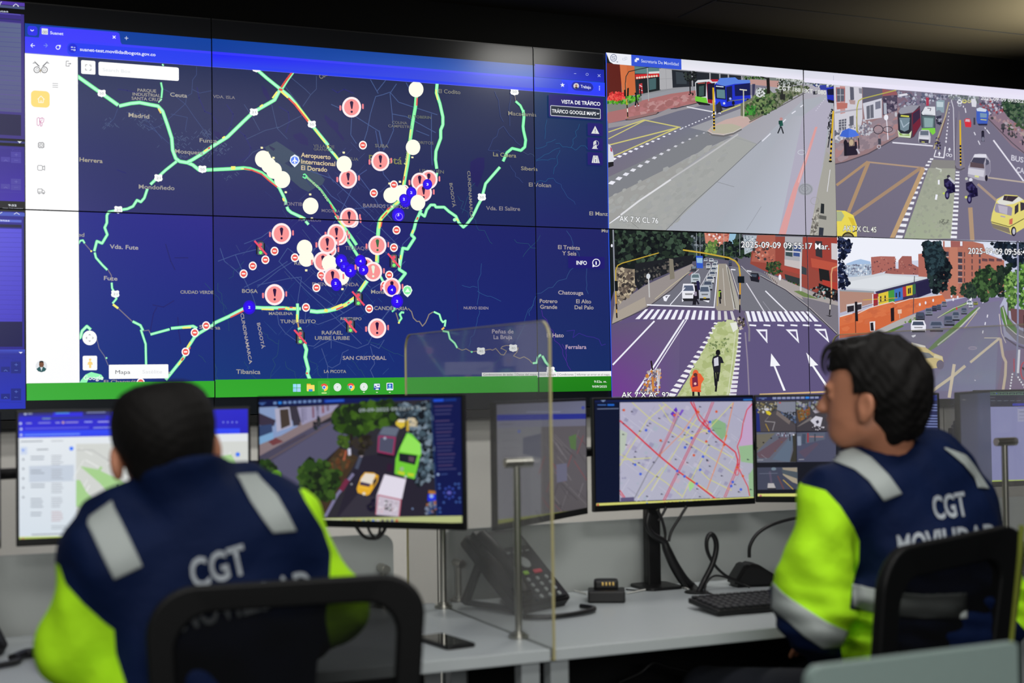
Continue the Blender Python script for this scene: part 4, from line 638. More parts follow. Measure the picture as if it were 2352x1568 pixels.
# far traffic and blue bus at the edge
W.blobs([(1640, 268), (1890, 300), (1890, 330), (1760, 330), (1640, 300)], 60, 9, [(180, 186, 196), (60, 66, 84), (220, 224, 232), (34, 48, 120)], 17); W.poly([(1828, 330), (1890, 322), (1890, 455), (1838, 440)], (34, 48, 180)); W.poly([(1835, 345), (1890, 338), (1890, 390), (1840, 390)], (16, 20, 60)); W.poly([(1775, 310), (1830, 308), (1830, 350), (1780, 348)], (50, 62, 160)); W.poly([(1720, 360), (1755, 356), (1755, 385), (1722, 388)], (50, 52, 64)); W.poly([(1838, 425), (1890, 436), (1890, 458), (1845, 452)], (20, 20, 36))
# poles
def spole(x0, y0, x1, y1, w, n=5):
    W.line([(x0, y0), (x1, y1)], w, (220, 178, 40))
    for i in range(n): t = .55+.45*i/n; W.line([(x0+(x1-x0)*t, y0+(y1-y0)*t), (x0+(x1-x0)*(t+.045), y0+(y1-y0)*(t+.045))], w+1, (24, 22, 24), newz=i == 0, cap=False)
W.line([(188, 290), (192, 240), (215, 200), (300, 180), (400, 160)], 7, (44, 50, 48)); W.line([(186, 290), (190, 420)], 7, (60, 66, 62)); W.line([(196, 420), (207, 575)], 9, (205, 160, 60)); W.line([(200, 470), (207, 570)], 9, (30, 28, 28)); W.line([(203, 500), (205, 530)], 9, (220, 215, 205)); W.poly([(176, 350), (190, 346), (192, 402), (178, 402)], (20, 26, 24)); W.poly([(202, 335), (216, 332), (214, 402), (200, 402)], (20, 26, 24)); W.line([(366, 170), (378, 440)], 7, (168, 170, 170))
W.line([(272, 375), (276, 430), (268, 480)], 12, (22, 24, 30)); W.line([(278, 430), (296, 478)], 8, (24, 26, 34)); W.disc(269, 378, 7, (30, 28, 30)); W.line([(264, 482), (272, 482)], 8, WH); W.line([(290, 478), (300, 476)], 7, WH); W.line([(310, 330), (314, 400)], 10, (24, 24, 30))
spole(905, 330, 913, 680, 14, 6); W.line([(930, 480), (932, 540)], 4, (30, 30, 34)); W.line([(966, 480), (968, 530)], 4, (30, 30, 34)); W.line([(1152, 350), (1154, 578)], 9, (196, 196, 176)); W.line([(1120, 345), (1180, 352)], 9, (214, 214, 200))
W.poly([(1800, 960), (1850, 690), (1890, 480), (1910, 470), (1910, 960)], (170, 166, 168)); W.poly([(1690, 1540), (1760, 1160), (1830, 850), (1910, 950), (1910, 1560)], (166, 164, 156)); W.blobs([(1700, 1540), (1720, 1400), (1765, 1300), (1755, 1500), (1740, 1540)], 90, 10, [(96, 92, 88), (130, 126, 118), (190, 186, 176)], 21); W.line([(1836, 1180), (1860, 1000)], 4, WH); W.ring(1735, 1255, 34, 3, (150, 150, 150), 30); W.blobs([(1840, 580), (1880, 500), (1880, 640), (1850, 800)], 40, 10, [(40, 42, 50), (90, 90, 96), (26, 26, 34)], 20); spole(1886, 520, 1862, 930, 13, 5); W.disc(1862, 932, 14, (24, 24, 28), 8); W.line([(1868, 660), (1842, 820)], 9, (40, 42, 46)); W.poly([(1785, 1275), (1812, 1280), (1810, 1360), (1780, 1355)], (40, 44, 48)); W.poly([(1770, 1370), (1830, 1380), (1828, 1410), (1768, 1400)], (96, 96, 92)); W.poly([(1770, 1470), (1808, 1475), (1800, 1560), (1765, 1560)], (50, 54, 66))
W.poly([(46, 790), (64, 800), (84, 850), (92, 900), (90, 940), (46, 945)], (216, 218, 226)); W.poly([(62, 810), (76, 830), (80, 856), (66, 850)], (180, 60, 90)); W.poly([(46, 940), (90, 935), (90, 970), (46, 985)], (30, 28, 34))
W.disc(1460, 586, 13, (190, 140, 140)); W.poly([(1442, 600), (1470, 598), (1476, 640), (1448, 650)], (34, 84, 76)); W.poly([(1438, 602), (1454, 598), (1452, 630), (1440, 632)], (26, 66, 60)); W.line([(1456, 648), (1432, 704)], 10, (30, 34, 42)); W.line([(1460, 648), (1478, 706)], 10, (30, 34, 42))
W.text('CGT 188 EXT 1080', 1432, 348, 1828, 388, 32, (225, 228, 222), .012); W.text('09-09-2025 09:55', 1420, 262, 1640, 284, 26, (225, 228, 222), .01)
W.text('AK 7 X CL 76', 138, 1422, 455, 1440, 44, (244, 246, 248), .008, edge=(110, 112, 112))
W.window()
# white tool bar
W.poly([(28, 42), (1640, 188), (1640, 268), (236, 150), (90, 138), (60, 120)], (232, 234, 244)); W.quad([(640, 96), (1636, 186), (1638, 266), (642, 182)], [(222, 224, 232), (210, 214, 226), (236, 232, 248), (236, 234, 244)], 3); W.poly([(28, 42), (236, 62), (236, 150), (90, 138), (58, 118)], (236, 238, 246))
W.poly([(234, 61), (643, 97), (645, 184), (236, 152)], (54, 86, 214)); W.text('Secretaria De Movilidad', 316, 124, 622, 152, 25, (206, 216, 240), .006); W.rect(262, 100, 282, 122, (225, 230, 240), 2); W.rect(272, 88, 298, 108, (238, 242, 250), 2)
W.ring(90, 88, 24, 5, (104, 116, 150), 28); W.line([(104, 76), (80, 76), (80, 88), (100, 88), (100, 100), (76, 100)], 4, (104, 116, 150)); W.poly([(112, 118), (130, 120), (121, 126)], (96, 100, 120)); W.rect(182, 80, 200, 102, (160, 168, 196)); W.rect(184, 82, 198, 100, (236, 238, 246)); W.rect(164, 90, 186, 108, (160, 168, 196)); W.rect(166, 92, 184, 106, (236, 238, 246))
W.xf = (1880, 140, 3.646)
W.quad([(-140, 84), (1760, 246), (1760, 334), (-140, 178)], [(214, 216, 230), (226, 222, 244), (240, 232, 250), (228, 226, 240)], 4); W.line([(1690, 300), (1715, 302)], 6, (64, 70, 120)); W.line([(107, 128), (108, 170)], 2, (120, 130, 170))
# view B: AK 7 X CL 45
W.window((112, 202), (1900, 300), (1730, 1528), (134, 1482))
RD = (112, 106, 124)
W.quad([(100, 190), (1760, 320), (1760, 1560), (100, 1500)], [(124, 118, 134), (116, 112, 134), (120, 114, 138), (112, 106, 124)], 5)
W.poly([(120, 870), (390, 790), (560, 690), (660, 640), (660, 280), (110, 200)], (150, 122, 126)); W.poly([(120, 820), (200, 800), (420, 720), (560, 640), (640, 560), (640, 420), (330, 560), (300, 680), (120, 700)], (148, 132, 142)); W.blobs([(120, 860), (420, 720), (620, 640), (640, 480), (330, 600), (130, 760)], 90, 26, [(158, 138, 146), (140, 124, 134), (170, 130, 132)], 31, 1.6, -.4); W.line([(120, 868), (200, 852), (400, 780), (560, 690), (645, 640)], 9, (82, 76, 88))
W.poly([(110, 200), (345, 222), (350, 480), (330, 600), (120, 690)], (206, 204, 214)); W.poly([(160, 214), (205, 218), (206, 440), (165, 450)], (196, 148, 146)); W.poly([(126, 225), (205, 232), (205, 345), (130, 350)], (172, 110, 112)); W.poly([(134, 236), (196, 240), (196, 342), (138, 346)], (92, 96, 112)); W.line([(164, 236), (166, 345)], 4, (190, 190, 198)); W.line([(134, 290), (196, 290)], 4, (190, 190, 198)); W.poly([(132, 352), (225, 358), (222, 400), (136, 412)], (184, 112, 104)); W.poly([(244, 222), (276, 226), (280, 330), (248, 335)], (90, 92, 108)); W.poly([(318, 232), (346, 236), (346, 280), (322, 276)], (140, 140, 152)); W.poly([(236, 330), (290, 336), (288, 370), (246, 366)], (176, 150, 150)); W.poly([(120, 430), (345, 400), (345, 412), (120, 446)], (170, 166, 178)); W.poly([(150, 500), (215, 488), (212, 580), (150, 590)], (96, 98, 112)); W.poly([(240, 470), (276, 462), (276, 560), (244, 570)], (96, 98, 112))
for k in range(3): W.line([(150+k*24, 492), (150+k*24, 586)], 4, (200, 200, 208)); W.line([(150, 515+k*22), (214, 508+k*22)], 4, (200, 200, 208))
W.blobs([(120, 690), (120, 560), (330, 520), (340, 600), (300, 660)], 60, 14, [(150, 150, 162), (186, 186, 196), (100, 102, 118)], 33)
W.poly([(350, 222), (520, 240), (520, 330), (352, 370)], (96, 94, 112)); W.poly([(352, 360), (510, 318), (512, 480), (370, 500)], (206, 206, 218)); W.poly([(382, 385), (440, 368), (444, 480), (386, 492)], (104, 106, 120)); W.poly([(456, 350), (500, 338), (502, 400), (458, 412)], (120, 122, 140)); W.line([(412, 378), (414, 488)], 4, (206, 206, 218)); W.poly([(515, 240), (640, 262), (636, 292), (600, 300), (518, 325)], (150, 90, 96)); W.poly([(518, 300), (640, 290), (640, 420), (520, 460)], (78, 70, 92)); W.blobs([(520, 310), (640, 290), (640, 430), (520, 460)], 30, 14, [(60, 54, 76), (110, 96, 116), (150, 140, 156)], 34)
W.poly([(640, 255), (760, 264), (780, 340), (640, 400)], (126, 104, 122)); W.blobs([(640, 262), (1060, 290), (1060, 320), (960, 340), (830, 380), (660, 390)], 170, 14, [(150, 150, 170), (96, 100, 124), (186, 190, 206), (120, 110, 134), (80, 84, 104)], 35); W.poly([(880, 310), (905, 312), (905, 380), (882, 380)], (170, 60, 84)); W.poly([(655, 285), (720, 275), (730, 290), (660, 305)], (220, 220, 230))
W.blobs([(1060, 290), (1320, 300), (1320, 360), (1250, 340), (1100, 330)], 110, 12, [(140, 146, 150), (110, 120, 118), (190, 196, 206), (96, 104, 110)], 36)
W.poly([(1380, 470), (1440, 420), (1500, 380), (1730, 560), (1730, 800), (1600, 720)], (140, 118, 134)); W.poly([(1500, 380), (1520, 320), (1730, 330), (1730, 600), (1560, 470)], (70, 82, 78)); W.blobs([(1510, 380), (1540, 330), (1730, 330), (1730, 560), (1600, 500)], 200, 16, [(44, 70, 52), (66, 92, 66), (34, 50, 44), (88, 108, 84)], 37); W.blobs([(1330, 330), (1510, 320), (1520, 440), (1420, 460), (1340, 380)], 130, 12, [(140, 130, 150), (110, 100, 124), (190, 186, 200), (80, 76, 96), (150, 70, 80)], 38); W.blobs([(1400, 460), (1560, 500), (1730, 640), (1730, 720), (1600, 640)], 60, 16, [(150, 126, 134), (168, 140, 146), (110, 100, 112), (70, 70, 76)], 39); W.blobs([(1540, 520), (1700, 540), (1700, 590), (1560, 570)], 30, 16, [(170, 160, 170), (60, 80, 56), (150, 110, 110)], 40); W.line([(1730, 800), (1600, 690), (1480, 570), (1390, 480)], 8, (88, 80, 92)); W.poly([(1730, 620), (1640, 590), (1730, 660)], (170, 152, 150))
for x, y in ((1600, 620), (1688, 695), (1525, 590)): W.line([(x, y-26), (x, y+14)], 10, (44, 40, 54))
W.line([(300, 620), (302, 400), (316, 340), (345, 322), (630, 250)], 9, (178, 172, 84)); W.line([(298, 470), (318, 720)], 7, (160, 150, 96)); W.line([(314, 650), (320, 740)], 8, (40, 36, 46))
# market cart and umbrella
W.poly([(195, 690), (300, 680), (308, 790), (205, 800)], (40, 34, 50)); W.poly([(232, 660), (282, 655), (284, 715), (236, 720)], (130, 110, 104)); W.disc(255, 688, 18, (190, 170, 140), 26); W.poly([(158, 635), (180, 590), (235, 568), (290, 588), (322, 628), (280, 640), (220, 646)], (78, 118, 222)); W.poly([(158, 635), (180, 590), (235, 568), (232, 646)], (66, 104, 206)); W.disc(206, 690, 16, (36, 32, 44), 26); W.line([(204, 700), (206, 800)], 22, (34, 30, 42)); W.line([(300, 740), (322, 780)], 14, (190, 186, 200)); W.line([(490, 655), (492, 705)], 24, (70, 70, 84)); W.ring(486, 722, 14, 5, (200, 198, 210)); W.line([(548, 470), (562, 665)], 8, (220, 218, 230)); W.disc(546, 478, 18, (232, 232, 242), 24); W.poly([(525, 360), (548, 356), (552, 450), (528, 452)], (170, 176, 190)); W.disc(628, 452, 10, (190, 190, 200), 20)
W.blobs([(330, 620), (340, 500), (430, 520), (440, 600), (380, 640)], 60, 12, [(190, 190, 200), (120, 118, 134)], 41); W.ring(480, 580, 40, 6, (50, 46, 60), 36); W.ring(560, 578, 40, 5, (50, 46, 60), 24)
# buses and cars
W.poly([(640, 455), (665, 405), (760, 372), (828, 378), (838, 540), (780, 640), (748, 655), (650, 640)], (80, 60, 76)); W.poly([(648, 430), (668, 400), (755, 374), (826, 378), (770, 436), (668, 452)], (150, 150, 164)); W.poly([(762, 440), (828, 400), (836, 540), (770, 640)], (116, 40, 60)); W.poly([(770, 446), (826, 408), (830, 480), (770, 540)], (60, 44, 70)); W.poly([(646, 450), (756, 450), (752, 590), (730, 620), (668, 620), (648, 580)], (42, 44, 56)); W.poly([(656, 480), (745, 480), (735, 580), (700, 596), (664, 580)], (118, 138, 150)); W.line([(668, 500), (690, 560), (740, 520)], 8, (170, 186, 200)); W.line([(668, 464), (738, 470)], 13, (206, 206, 90)); W.poly([(642, 580), (668, 612), (735, 616), (760, 588), (750, 650), (650, 640)], (206, 222, 190)); W.poly([(648, 600), (690, 625), (740, 618), (742, 632), (660, 628)], (140, 170, 90))
W.poly([(838, 430), (872, 388), (955, 388), (958, 600), (940, 622), (905, 600), (842, 560)], (60, 62, 76)); W.poly([(842, 440), (872, 388), (955, 388), (958, 462), (850, 456)], (222, 224, 232)); W.poly([(846, 465), (952, 468), (950, 570), (852, 570)], (90, 110, 116)); W.poly([(862, 480), (940, 485), (935, 560), (866, 560)], (140, 166, 170)); W.poly([(842, 570), (955, 566), (958, 605), (935, 625), (905, 590), (845, 585)], (126, 206, 74)); W.line([(862, 452), (936, 458)], 8, (180, 186, 196)); W.line([(890, 400), (920, 404), (912, 425)], 6, (96, 92, 110))
W.poly([(815, 660), (822, 600), (840, 582), (905, 584), (918, 640), (915, 690), (880, 700), (820, 690)], (200, 200, 210)); W.poly([(832, 590), (900, 590), (900, 628), (830, 626)], (104, 112, 128)); W.poly([(820, 650), (905, 655), (900, 695), (822, 690)], (70, 66, 84)); W.poly([(820, 640), (905, 644), (903, 664), (820, 658)], (216, 216, 226)); W.line([(842, 682), (868, 684)], 7, (200, 200, 90))
W.poly([(962, 345), (985, 330), (1035, 335), (1030, 440), (965, 430)], (140, 160, 172)); W.poly([(968, 345), (1024, 350), (1022, 392), (970, 390)], (190, 206, 214)); W.disc(985, 450, 24, (120, 124, 140), 34); W.poly([(962, 470), (1008, 460), (1000, 545), (966, 530)], (58, 58, 80)); W.disc(985, 500, 14, (150, 152, 170)); W.blobs([(965, 480), (1005, 470), (1000, 540), (970, 530)], 16, 9, [(34, 34, 50), (160, 160, 180)], 42)
W.poly([(1300, 408), (1330, 396), (1385, 410), (1405, 440), (1392, 530), (1310, 530), (1300, 500)], (66, 96, 190)); W.poly([(1300, 405), (1330, 394), (1388, 412), (1378, 432), (1306, 425)], (206, 216, 232)); W.poly([(1330, 440), (1388, 446), (1386, 480), (1332, 478)], (120, 150, 180)); W.line([(1335, 495), (1385, 500)], 7, (206, 206, 110)); W.poly([(1310, 530), (1392, 530), (1390, 545), (1320, 545)], (44, 44, 70))
W.poly([(1198, 500), (1215, 485), (1245, 488), (1258, 520), (1256, 560), (1208, 558)], (214, 52, 66)); W.poly([(1212, 492), (1244, 494), (1246, 516), (1206, 512)], (210, 180, 190)); W.poly([(1276, 480), (1290, 480), (1292, 540), (1276, 540)], (60, 60, 74))
for x, y, q, c in ((1160, 350, 22, (226, 226, 236)), (1200, 345, 20, (206, 200, 120)), (1240, 345, 16, (196, 190, 140)), (1155, 320, 16, (196, 200, 210)), (1130, 320, 18, (130, 134, 150)), (1160, 376, 16, (170, 172, 186))): W.disc(x, y, q, c, q*.8); W.disc(x, y-q*.1, q*.6, (110, 116, 130), q*.3)
W.poly([(1255, 325), (1290, 322), (1302, 350), (1298, 392), (1262, 388)], (216, 216, 226))
# lane marks
W.line([(1115, 835), (1112, 600), (1108, 400), (1090, 330)], 6, (214, 212, 224)); W.line([(945, 740), (980, 640), (1040, 470), (1070, 350)], 10, (186, 172, 140)); W.line([(975, 690), (1000, 620), (1045, 480)], 5, (110, 70, 60))
for i in range(12):
    t = i/11; W.disc(1046+34*t, 680-330*t, 5*(1-t)+2.4, (220, 218, 230), 8*(1-t)+3, newz=i == 0, n=8)
W.poly([(1118, 900), (1140, 600), (1150, 420), (1160, 430), (1175, 600), (1205, 880), (1200, 920), (1130, 915)], (128, 122, 138)); W.line([(1120, 880), (1130, 905), (1165, 916), (1202, 900)], 12, (92, 86, 98)); spole(1164, 500, 1168, 880, 13, 6); W.line([(1130, 480), (1120, 860)], 4, (90, 84, 96))
W.line([(598, 688), (936, 716)], 11, (226, 224, 236)); W.line([(945, 805), (1028, 815), (1040, 722)], 9, (232, 230, 240)); W.line([(945, 805), (962, 750)], 7, (232, 230, 240)); W.line([(990, 765), (990, 800)], 9, WH); W.poly([(978, 775), (1002, 775), (990, 798)], WH); W.line([(1075, 735), (1074, 765)], 7, WH); W.poly([(1062, 748), (1088, 748), (1076, 730)], WH); W.ring(1058, 790, 11, 4, WH); W.ring(1084, 796, 11, 4, WH)
for a, b in (((1280, 600), (1292, 626)), ((1314, 672), (1330, 706)), ((1370, 560), (1376, 575)), ((1385, 580), (1410, 614)), ((1205, 400), (1212, 440)), ((1190, 380), (1192, 395))): W.line([a, b], 8, (222, 220, 232), cap=False)
W.line([(1442, 668), (1695, 1010)], 12, (230, 228, 240)); W.text('BUS', 1590, 835, 1692, 856, 44, (206, 204, 218), .02); W.text('CARRIL', 1632, 935, 1790, 965, 44, (206, 204, 218), .02)
W.poly([(935, 830), (1120, 838), (1118, 1100), (1090, 1490), (690, 1495), (790, 1240), (880, 1000)], (146, 148, 138)); W.quad([(900, 900), (1125, 905), (1090, 1490), (690, 1495)], [(158, 160, 148), (160, 162, 150), (166, 174, 150), (160, 170, 146)], 3); W.poly([(935, 830), (1120, 838), (1122, 905), (915, 900)], (136, 134, 132)); W.blobs([(900, 930), (1110, 930), (1080, 1480), (710, 1480)], 160, 16, [(157, 162, 146), (164, 169, 151), (153, 158, 143)], 43)
W.blobs([(990, 1330), (1070, 1320), (1060, 1370), (990, 1370)], 30, 8, [(110, 114, 104), (124, 128, 116)], 44)
for i in range(17):
    t = i/16; x, y = 925-(925-655)*t, 826+(1476-826)*t**1.22; q = 15+16*t; W.poly([(x-q*1.1, y+q*.35), (x-q*.8, y-q*.45), (x+q, y-q*.35), (x+q*.75, y+q*.5)], (236, 236, 244), newz=i == 0)
    x = 1142-32*t**1.4; y = 935+(1476-935)*t**1.1; q = 15+11*t; W.poly([(x-q, y-q*.4), (x+q, y-q*.35), (x+q, y+q*.45), (x-q, y+q*.4)], (236, 236, 244), newz=False)
W.line([(985, 1000), (985, 1038)], 15, WH); W.line([(968, 1122), (960, 1165)], 17, WH); W.line([(960, 900), (1005, 915), (1000, 935)], 10, (200, 204, 196))
OB = (172, 142, 112)
W.line([(130, 1045), (392, 848)], 22, OB); W.line([(385, 850), (865, 900)], 13, (176, 150, 128)); W.line([(398, 850), (230, 1270)], 30, OB); W.line([(835, 900), (270, 1295)], 28, (166, 138, 114)); W.line([(855, 905), (590, 1495)], 36, (188, 156, 118)); W.line([(1248, 1230), (1266, 1515)], 36, (176, 148, 122)); W.line([(1310, 1035), (1470, 1175)], 20, (168, 146, 132)); W.line([(1395, 980), (1740, 1025)], 12, (186, 172, 160)); W.line([(1640, 1330), (1760, 1450)], 26, (150, 126, 96))
W.poly([(1232, 890), (1280, 790), (1320, 780), (1380, 785), (1415, 840), (1418, 930), (1380, 1010), (1310, 1000), (1228, 970)], (170, 166, 182)); W.poly([(1284, 800), (1380, 800), (1360, 870), (1255, 850)], (70, 68, 88)); W.poly([(1285, 785), (1380, 785), (1388, 815), (1272, 812)], (222, 220, 232)); W.poly([(1250, 850), (1362, 868), (1365, 905), (1245, 892)], (92, 76, 84)); W.poly([(1232, 900), (1366, 920), (1360, 975), (1228, 950)], (206, 204, 216)); W.poly([(1370, 860), (1412, 850), (1416, 930), (1378, 1000)], (134, 130, 150)); W.poly([(1378, 820), (1404, 840), (1404, 866), (1380, 880)], (80, 80, 100)); W.line([(1285, 968), (1320, 974)], 16, (214, 216, 150)); W.disc(1382, 985, 12, (34, 30, 44), 26)
def moto(x, y, k, hc):
    W.disc(x, y-62*k, 13*k, hc); W.poly([(x-36*k, y-40*k), (x+4*k, y-52*k), (x+40*k, y-10*k), (x+34*k, y+30*k), (x-10*k, y+36*k), (x-34*k, y+10*k)], (36, 30, 62)); W.poly([(x-20*k, y), (x+48*k, y-4*k), (x+52*k, y+56*k), (x, y+70*k)], (28, 22, 60)); W.disc(x-10*k, y+78*k, 18*k, (32, 26, 66), 34*k); W.disc(x-10*k, y+78*k, 9*k, (110, 106, 150), 20*k)
    W.blobs([(x-30*k, y-40*k), (x+40*k, y-30*k), (x+46*k, y+60*k), (x-20*k, y+60*k)], 24, 10*k, [(20, 16, 44), (60, 54, 100), (44, 38, 90)], 50)
moto(1066, 1040, 1.1, (60, 56, 70)); W.line([(1068, 980), (1120, 1030)], 18, (190, 190, 200)); W.disc(1026, 1112, 9, (190, 210, 90)); moto(1252, 1070, 1.15, (222, 222, 236)); W.disc(1212, 1144, 11, (210, 214, 110)); W.disc(1216, 990, 12, (196, 200, 190)); W.disc(1352, 600, 12, (26, 24, 36)); W.line([(1352, 600), (1354, 680)], 24, (40, 38, 56)); W.disc(1354, 660, 11, (120, 120, 140), 20)
W.blobs([(960, 640), (1000, 640), (1000, 740), (950, 740)], 30, 10, [(40, 36, 54), (150, 140, 80), (90, 84, 120)], 51)
W.poly([(1430, 1280), (1470, 1160), (1540, 1122), (1640, 1130), (1730, 1190), (1730, 1380), (1600, 1460), (1440, 1400), (1420, 1340)], (224, 212, 120)); W.poly([(1470, 1180), (1530, 1130), (1650, 1140), (1690, 1165), (1610, 1200), (1500, 1215)], (222, 222, 214)); W.poly([(1530, 1130), (1652, 1138), (1600, 1182), (1520, 1168)], (60, 48, 60)); W.line([(1560, 1133), (1545, 1170)], 3, (120, 110, 110)); W.poly([(1462, 1195), (1580, 1220), (1600, 1235), (1592, 1300), (1460, 1270), (1448, 1250)], (150, 142, 166)); W.poly([(1480, 1210), (1560, 1225), (1555, 1290), (1490, 1270)], (186, 180, 196)); W.poly([(1620, 1220), (1650, 1195), (1650, 1265), (1618, 1290)], (60, 54, 66)); W.poly([(1665, 1185), (1715, 1195), (1718, 1240), (1668, 1262)], (60, 54, 66)); W.line([(1425, 1350), (1575, 1392), (1720, 1310)], 6, (60, 54, 50)); W.poly([(1420, 1360), (1570, 1400), (1585, 1450), (1440, 1400)], (130, 120, 104)); W.poly([(1574, 1330), (1602, 1318), (1600, 1370), (1572, 1372)], (206, 110, 90)); W.line([(1500, 1302), (1540, 1310)], 10, (170, 160, 190)); W.disc(1610, 1430, 22, (40, 34, 50), 40); W.disc(1612, 1430, 12, (190, 190, 200), 26)
W.poly([(125, 1255), (200, 1258), (270, 1295), (300, 1380), (300, 1480), (125, 1480)], (232, 214, 88)); W.poly([(125, 1262), (170, 1262), (195, 1300), (170, 1345), (125, 1345)], (170, 180, 140)); W.poly([(225, 1310), (270, 1320), (290, 1380), (260, 1380)], (216, 190, 60)); W.ring(225, 1490, 48, 14, (60, 54, 40)); W.disc(225, 1490, 40, (120, 116, 100)); W.line([(262, 1436), (300, 1420)], 9, (44, 40, 54))
W.text('AK 7 X CL 45', 184, 1425, 462, 1438, 44, (240, 242, 238), .006, edge=(90, 88, 70)); W.text('2025-09-09 09:55:21', 1335, 330, 1708, 358, 28, (240, 240, 244), .01)
W.window()
W.poly([(-140, 186), (1760, 338), (1760, 300), (-140, 150)], (234, 230, 248))
# view C: AK 7 X AC 92
W.xf = (1390, 520, 3.824)
W.window((20, 32), (2012, 102), (2030, 1620), (50, 1620))
W.quad([(0, 20), (2030, 90), (2040, 1640), (30, 1640)], [(70, 74, 86), (116, 112, 124), (112, 92, 130), (108, 84, 140)], 6)
W.poly([(40, 860), (330, 720), (1110, 740), (1100, 830), (960, 840), (640, 1490), (40, 1490)], (98, 84, 124)); W.quad([(40, 860), (640, 800), (620, 1490), (40, 1490)], [(98, 84, 120), (104, 90, 124), (100, 86, 130), (116, 58, 148)], 5); W.poly([(1210, 760), (2040, 780), (2040, 1640), (1120, 1640), (1160, 900)], (96, 86, 126)); W.poly([(360, 690), (700, 380), (960, 330), (960, 700)], (112, 112, 124)); W.poly([(1080, 350), (1330, 400), (2030, 700), (2030, 960), (1760, 740), (1180, 740)], (116, 116, 126));
W.poly([(0, 20), (860, 50), (860, 300), (740, 310), (60, 560), (20, 700)], (22, 28, 30)); W.blobs([(60, 40), (860, 60), (840, 250), (700, 300), (60, 330)], 320, 26, [(22, 30, 30), (34, 46, 38), (50, 66, 54), (14, 18, 22), (62, 82, 66)], 62); W.poly([(840, 60), (1180, 66), (1170, 260), (1060, 300), (860, 270)], (60, 74, 70)); W.poly([(850, 60), (1100, 68), (1080, 130), (980, 180), (860, 150)], (206, 132, 112)); W.blobs([(860, 66), (1090, 72), (1070, 140), (960, 150)], 40, 12, [(236, 226, 230), (190, 104, 90), (170, 90, 80)], 63); W.poly([(1070, 66), (1130, 68), (1100, 180), (1060, 150)], (150, 190, 214)); W.blobs([(850, 150), (960, 130), (960, 240), (860, 250)], 70, 16, [(130, 160, 80), (100, 130, 66), (80, 110, 56)], 64); W.blobs([(940, 170), (1080, 130), (1280, 90), (1290, 260), (1040, 290)], 170, 18, [(40, 58, 42), (26, 36, 36), (60, 84, 56), (20, 26, 30)], 65); W.blobs([(740, 90), (860, 90), (850, 240), (740, 240)], 40, 16, [(60, 70, 76), (34, 44, 46), (120, 128, 136)], 66)
for x in (780, 812, 1020, 1160): W.line([(x, 60), (x, 260)], 3, (180, 186, 196))
W.poly([(40, 860), (60, 700), (330, 520), (740, 330), (760, 350), (560, 560), (330, 720)], (150, 142, 140)); W.poly([(40, 860), (60, 760), (330, 620), (340, 700), (120, 830)], (168, 158, 146)); W.line([(40, 860), (330, 728), (560, 560), (770, 350)], 8, (74, 70, 78)); W.poly([(70, 360), (240, 380), (250, 560), (90, 690), (70, 600)], (120, 108, 96)); W.blobs([(80, 370), (250, 390), (250, 560), (95, 680)], 150, 18, [(150, 136, 116), (96, 84, 76), (190, 176, 150), (60, 54, 52)], 67); W.poly([(240, 330), (760, 250), (740, 330), (360, 480), (270, 560), (240, 500)], (30, 32, 38)); W.blobs([(250, 380), (560, 300), (740, 310), (540, 400), (280, 540)], 110, 14, [(40, 44, 46), (70, 70, 68), (96, 90, 86), (24, 26, 32)], 68); W.poly([(540, 285), (575, 290), (590, 460), (548, 470)], (130, 124, 110)); W.line([(360, 440), (368, 625)], 10, (196, 196, 196)); W.disc(358, 440, 18, (210, 214, 220), 24); W.line([(50, 30), (70, 730)], 12, (140, 144, 156)); W.disc(38, 172, 8, WH, 14)
W.line([(72, 600), (72, 390), (90, 345), (130, 325), (450, 235)], 9, (190, 162, 60)); W.line([(72, 600), (82, 800)], 12, (200, 150, 60)); W.line([(78, 680), (82, 730)], 12, (24, 22, 26)); W.line([(80, 760), (83, 805)], 12, (24, 22, 26)); W.poly([(62, 480), (90, 480), (92, 570), (66, 570)], (18, 22, 26))
W.poly([(775, 260), (835, 262), (838, 370), (782, 368)], (50, 90, 200)); W.poly([(780, 278), (834, 280), (832, 325), (784, 322)], (150, 190, 220)); W.poly([(735, 355), (780, 352), (780, 400), (732, 400)], (56, 58, 66)); W.poly([(742, 354), (776, 352), (774, 372), (740, 374)], (120, 134, 144))
def car(x, y, w, h, c, gl=(70, 80, 100), pl=None):
    W.poly([(x-w*.42, y-h*.5), (x+w*.36, y-h*.5), (x+w*.5, y-h*.1), (x+w*.48, y+h*.46), (x-w*.48, y+h*.46), (x-w*.5, y-h*.1)], c); W.poly([(x-w*.34, y-h*.4), (x+w*.3, y-h*.4), (x+w*.38, y-h*.08), (x-w*.42, y-h*.08)], gl); W.poly([(x-w*.46, y+h*.36), (x+w*.46, y+h*.36), (x+w*.44, y+h*.52), (x-w*.42, y+h*.52)], (34, 34, 40)); W.poly([(x-w*.3, y+h*.06), (x+w*.3, y+h*.06), (x+w*.26, y+h*.16), (x-w*.26, y+h*.16)], shade(c, .6))
    if pl: W.line([(x-w*.12, y+h*.33), (x+w*.12, y+h*.34)], h*.09, pl)
for a in ((910, 300, 40, 34, (206, 212, 218)), (950, 315, 34, 30, (190, 196, 204)), (860, 298, 34, 28, (180, 186, 196)), (884, 350, 40, 56, (196, 200, 206)), (940, 345, 46, 46, (206, 210, 214)), (932, 385, 54, 54, (196, 202, 206)), (920, 425, 60, 60, (186, 190, 196)), (900, 470, 70, 70, (206, 208, 212)), (880, 520, 84, 84, (150, 156, 166))): car(*a)
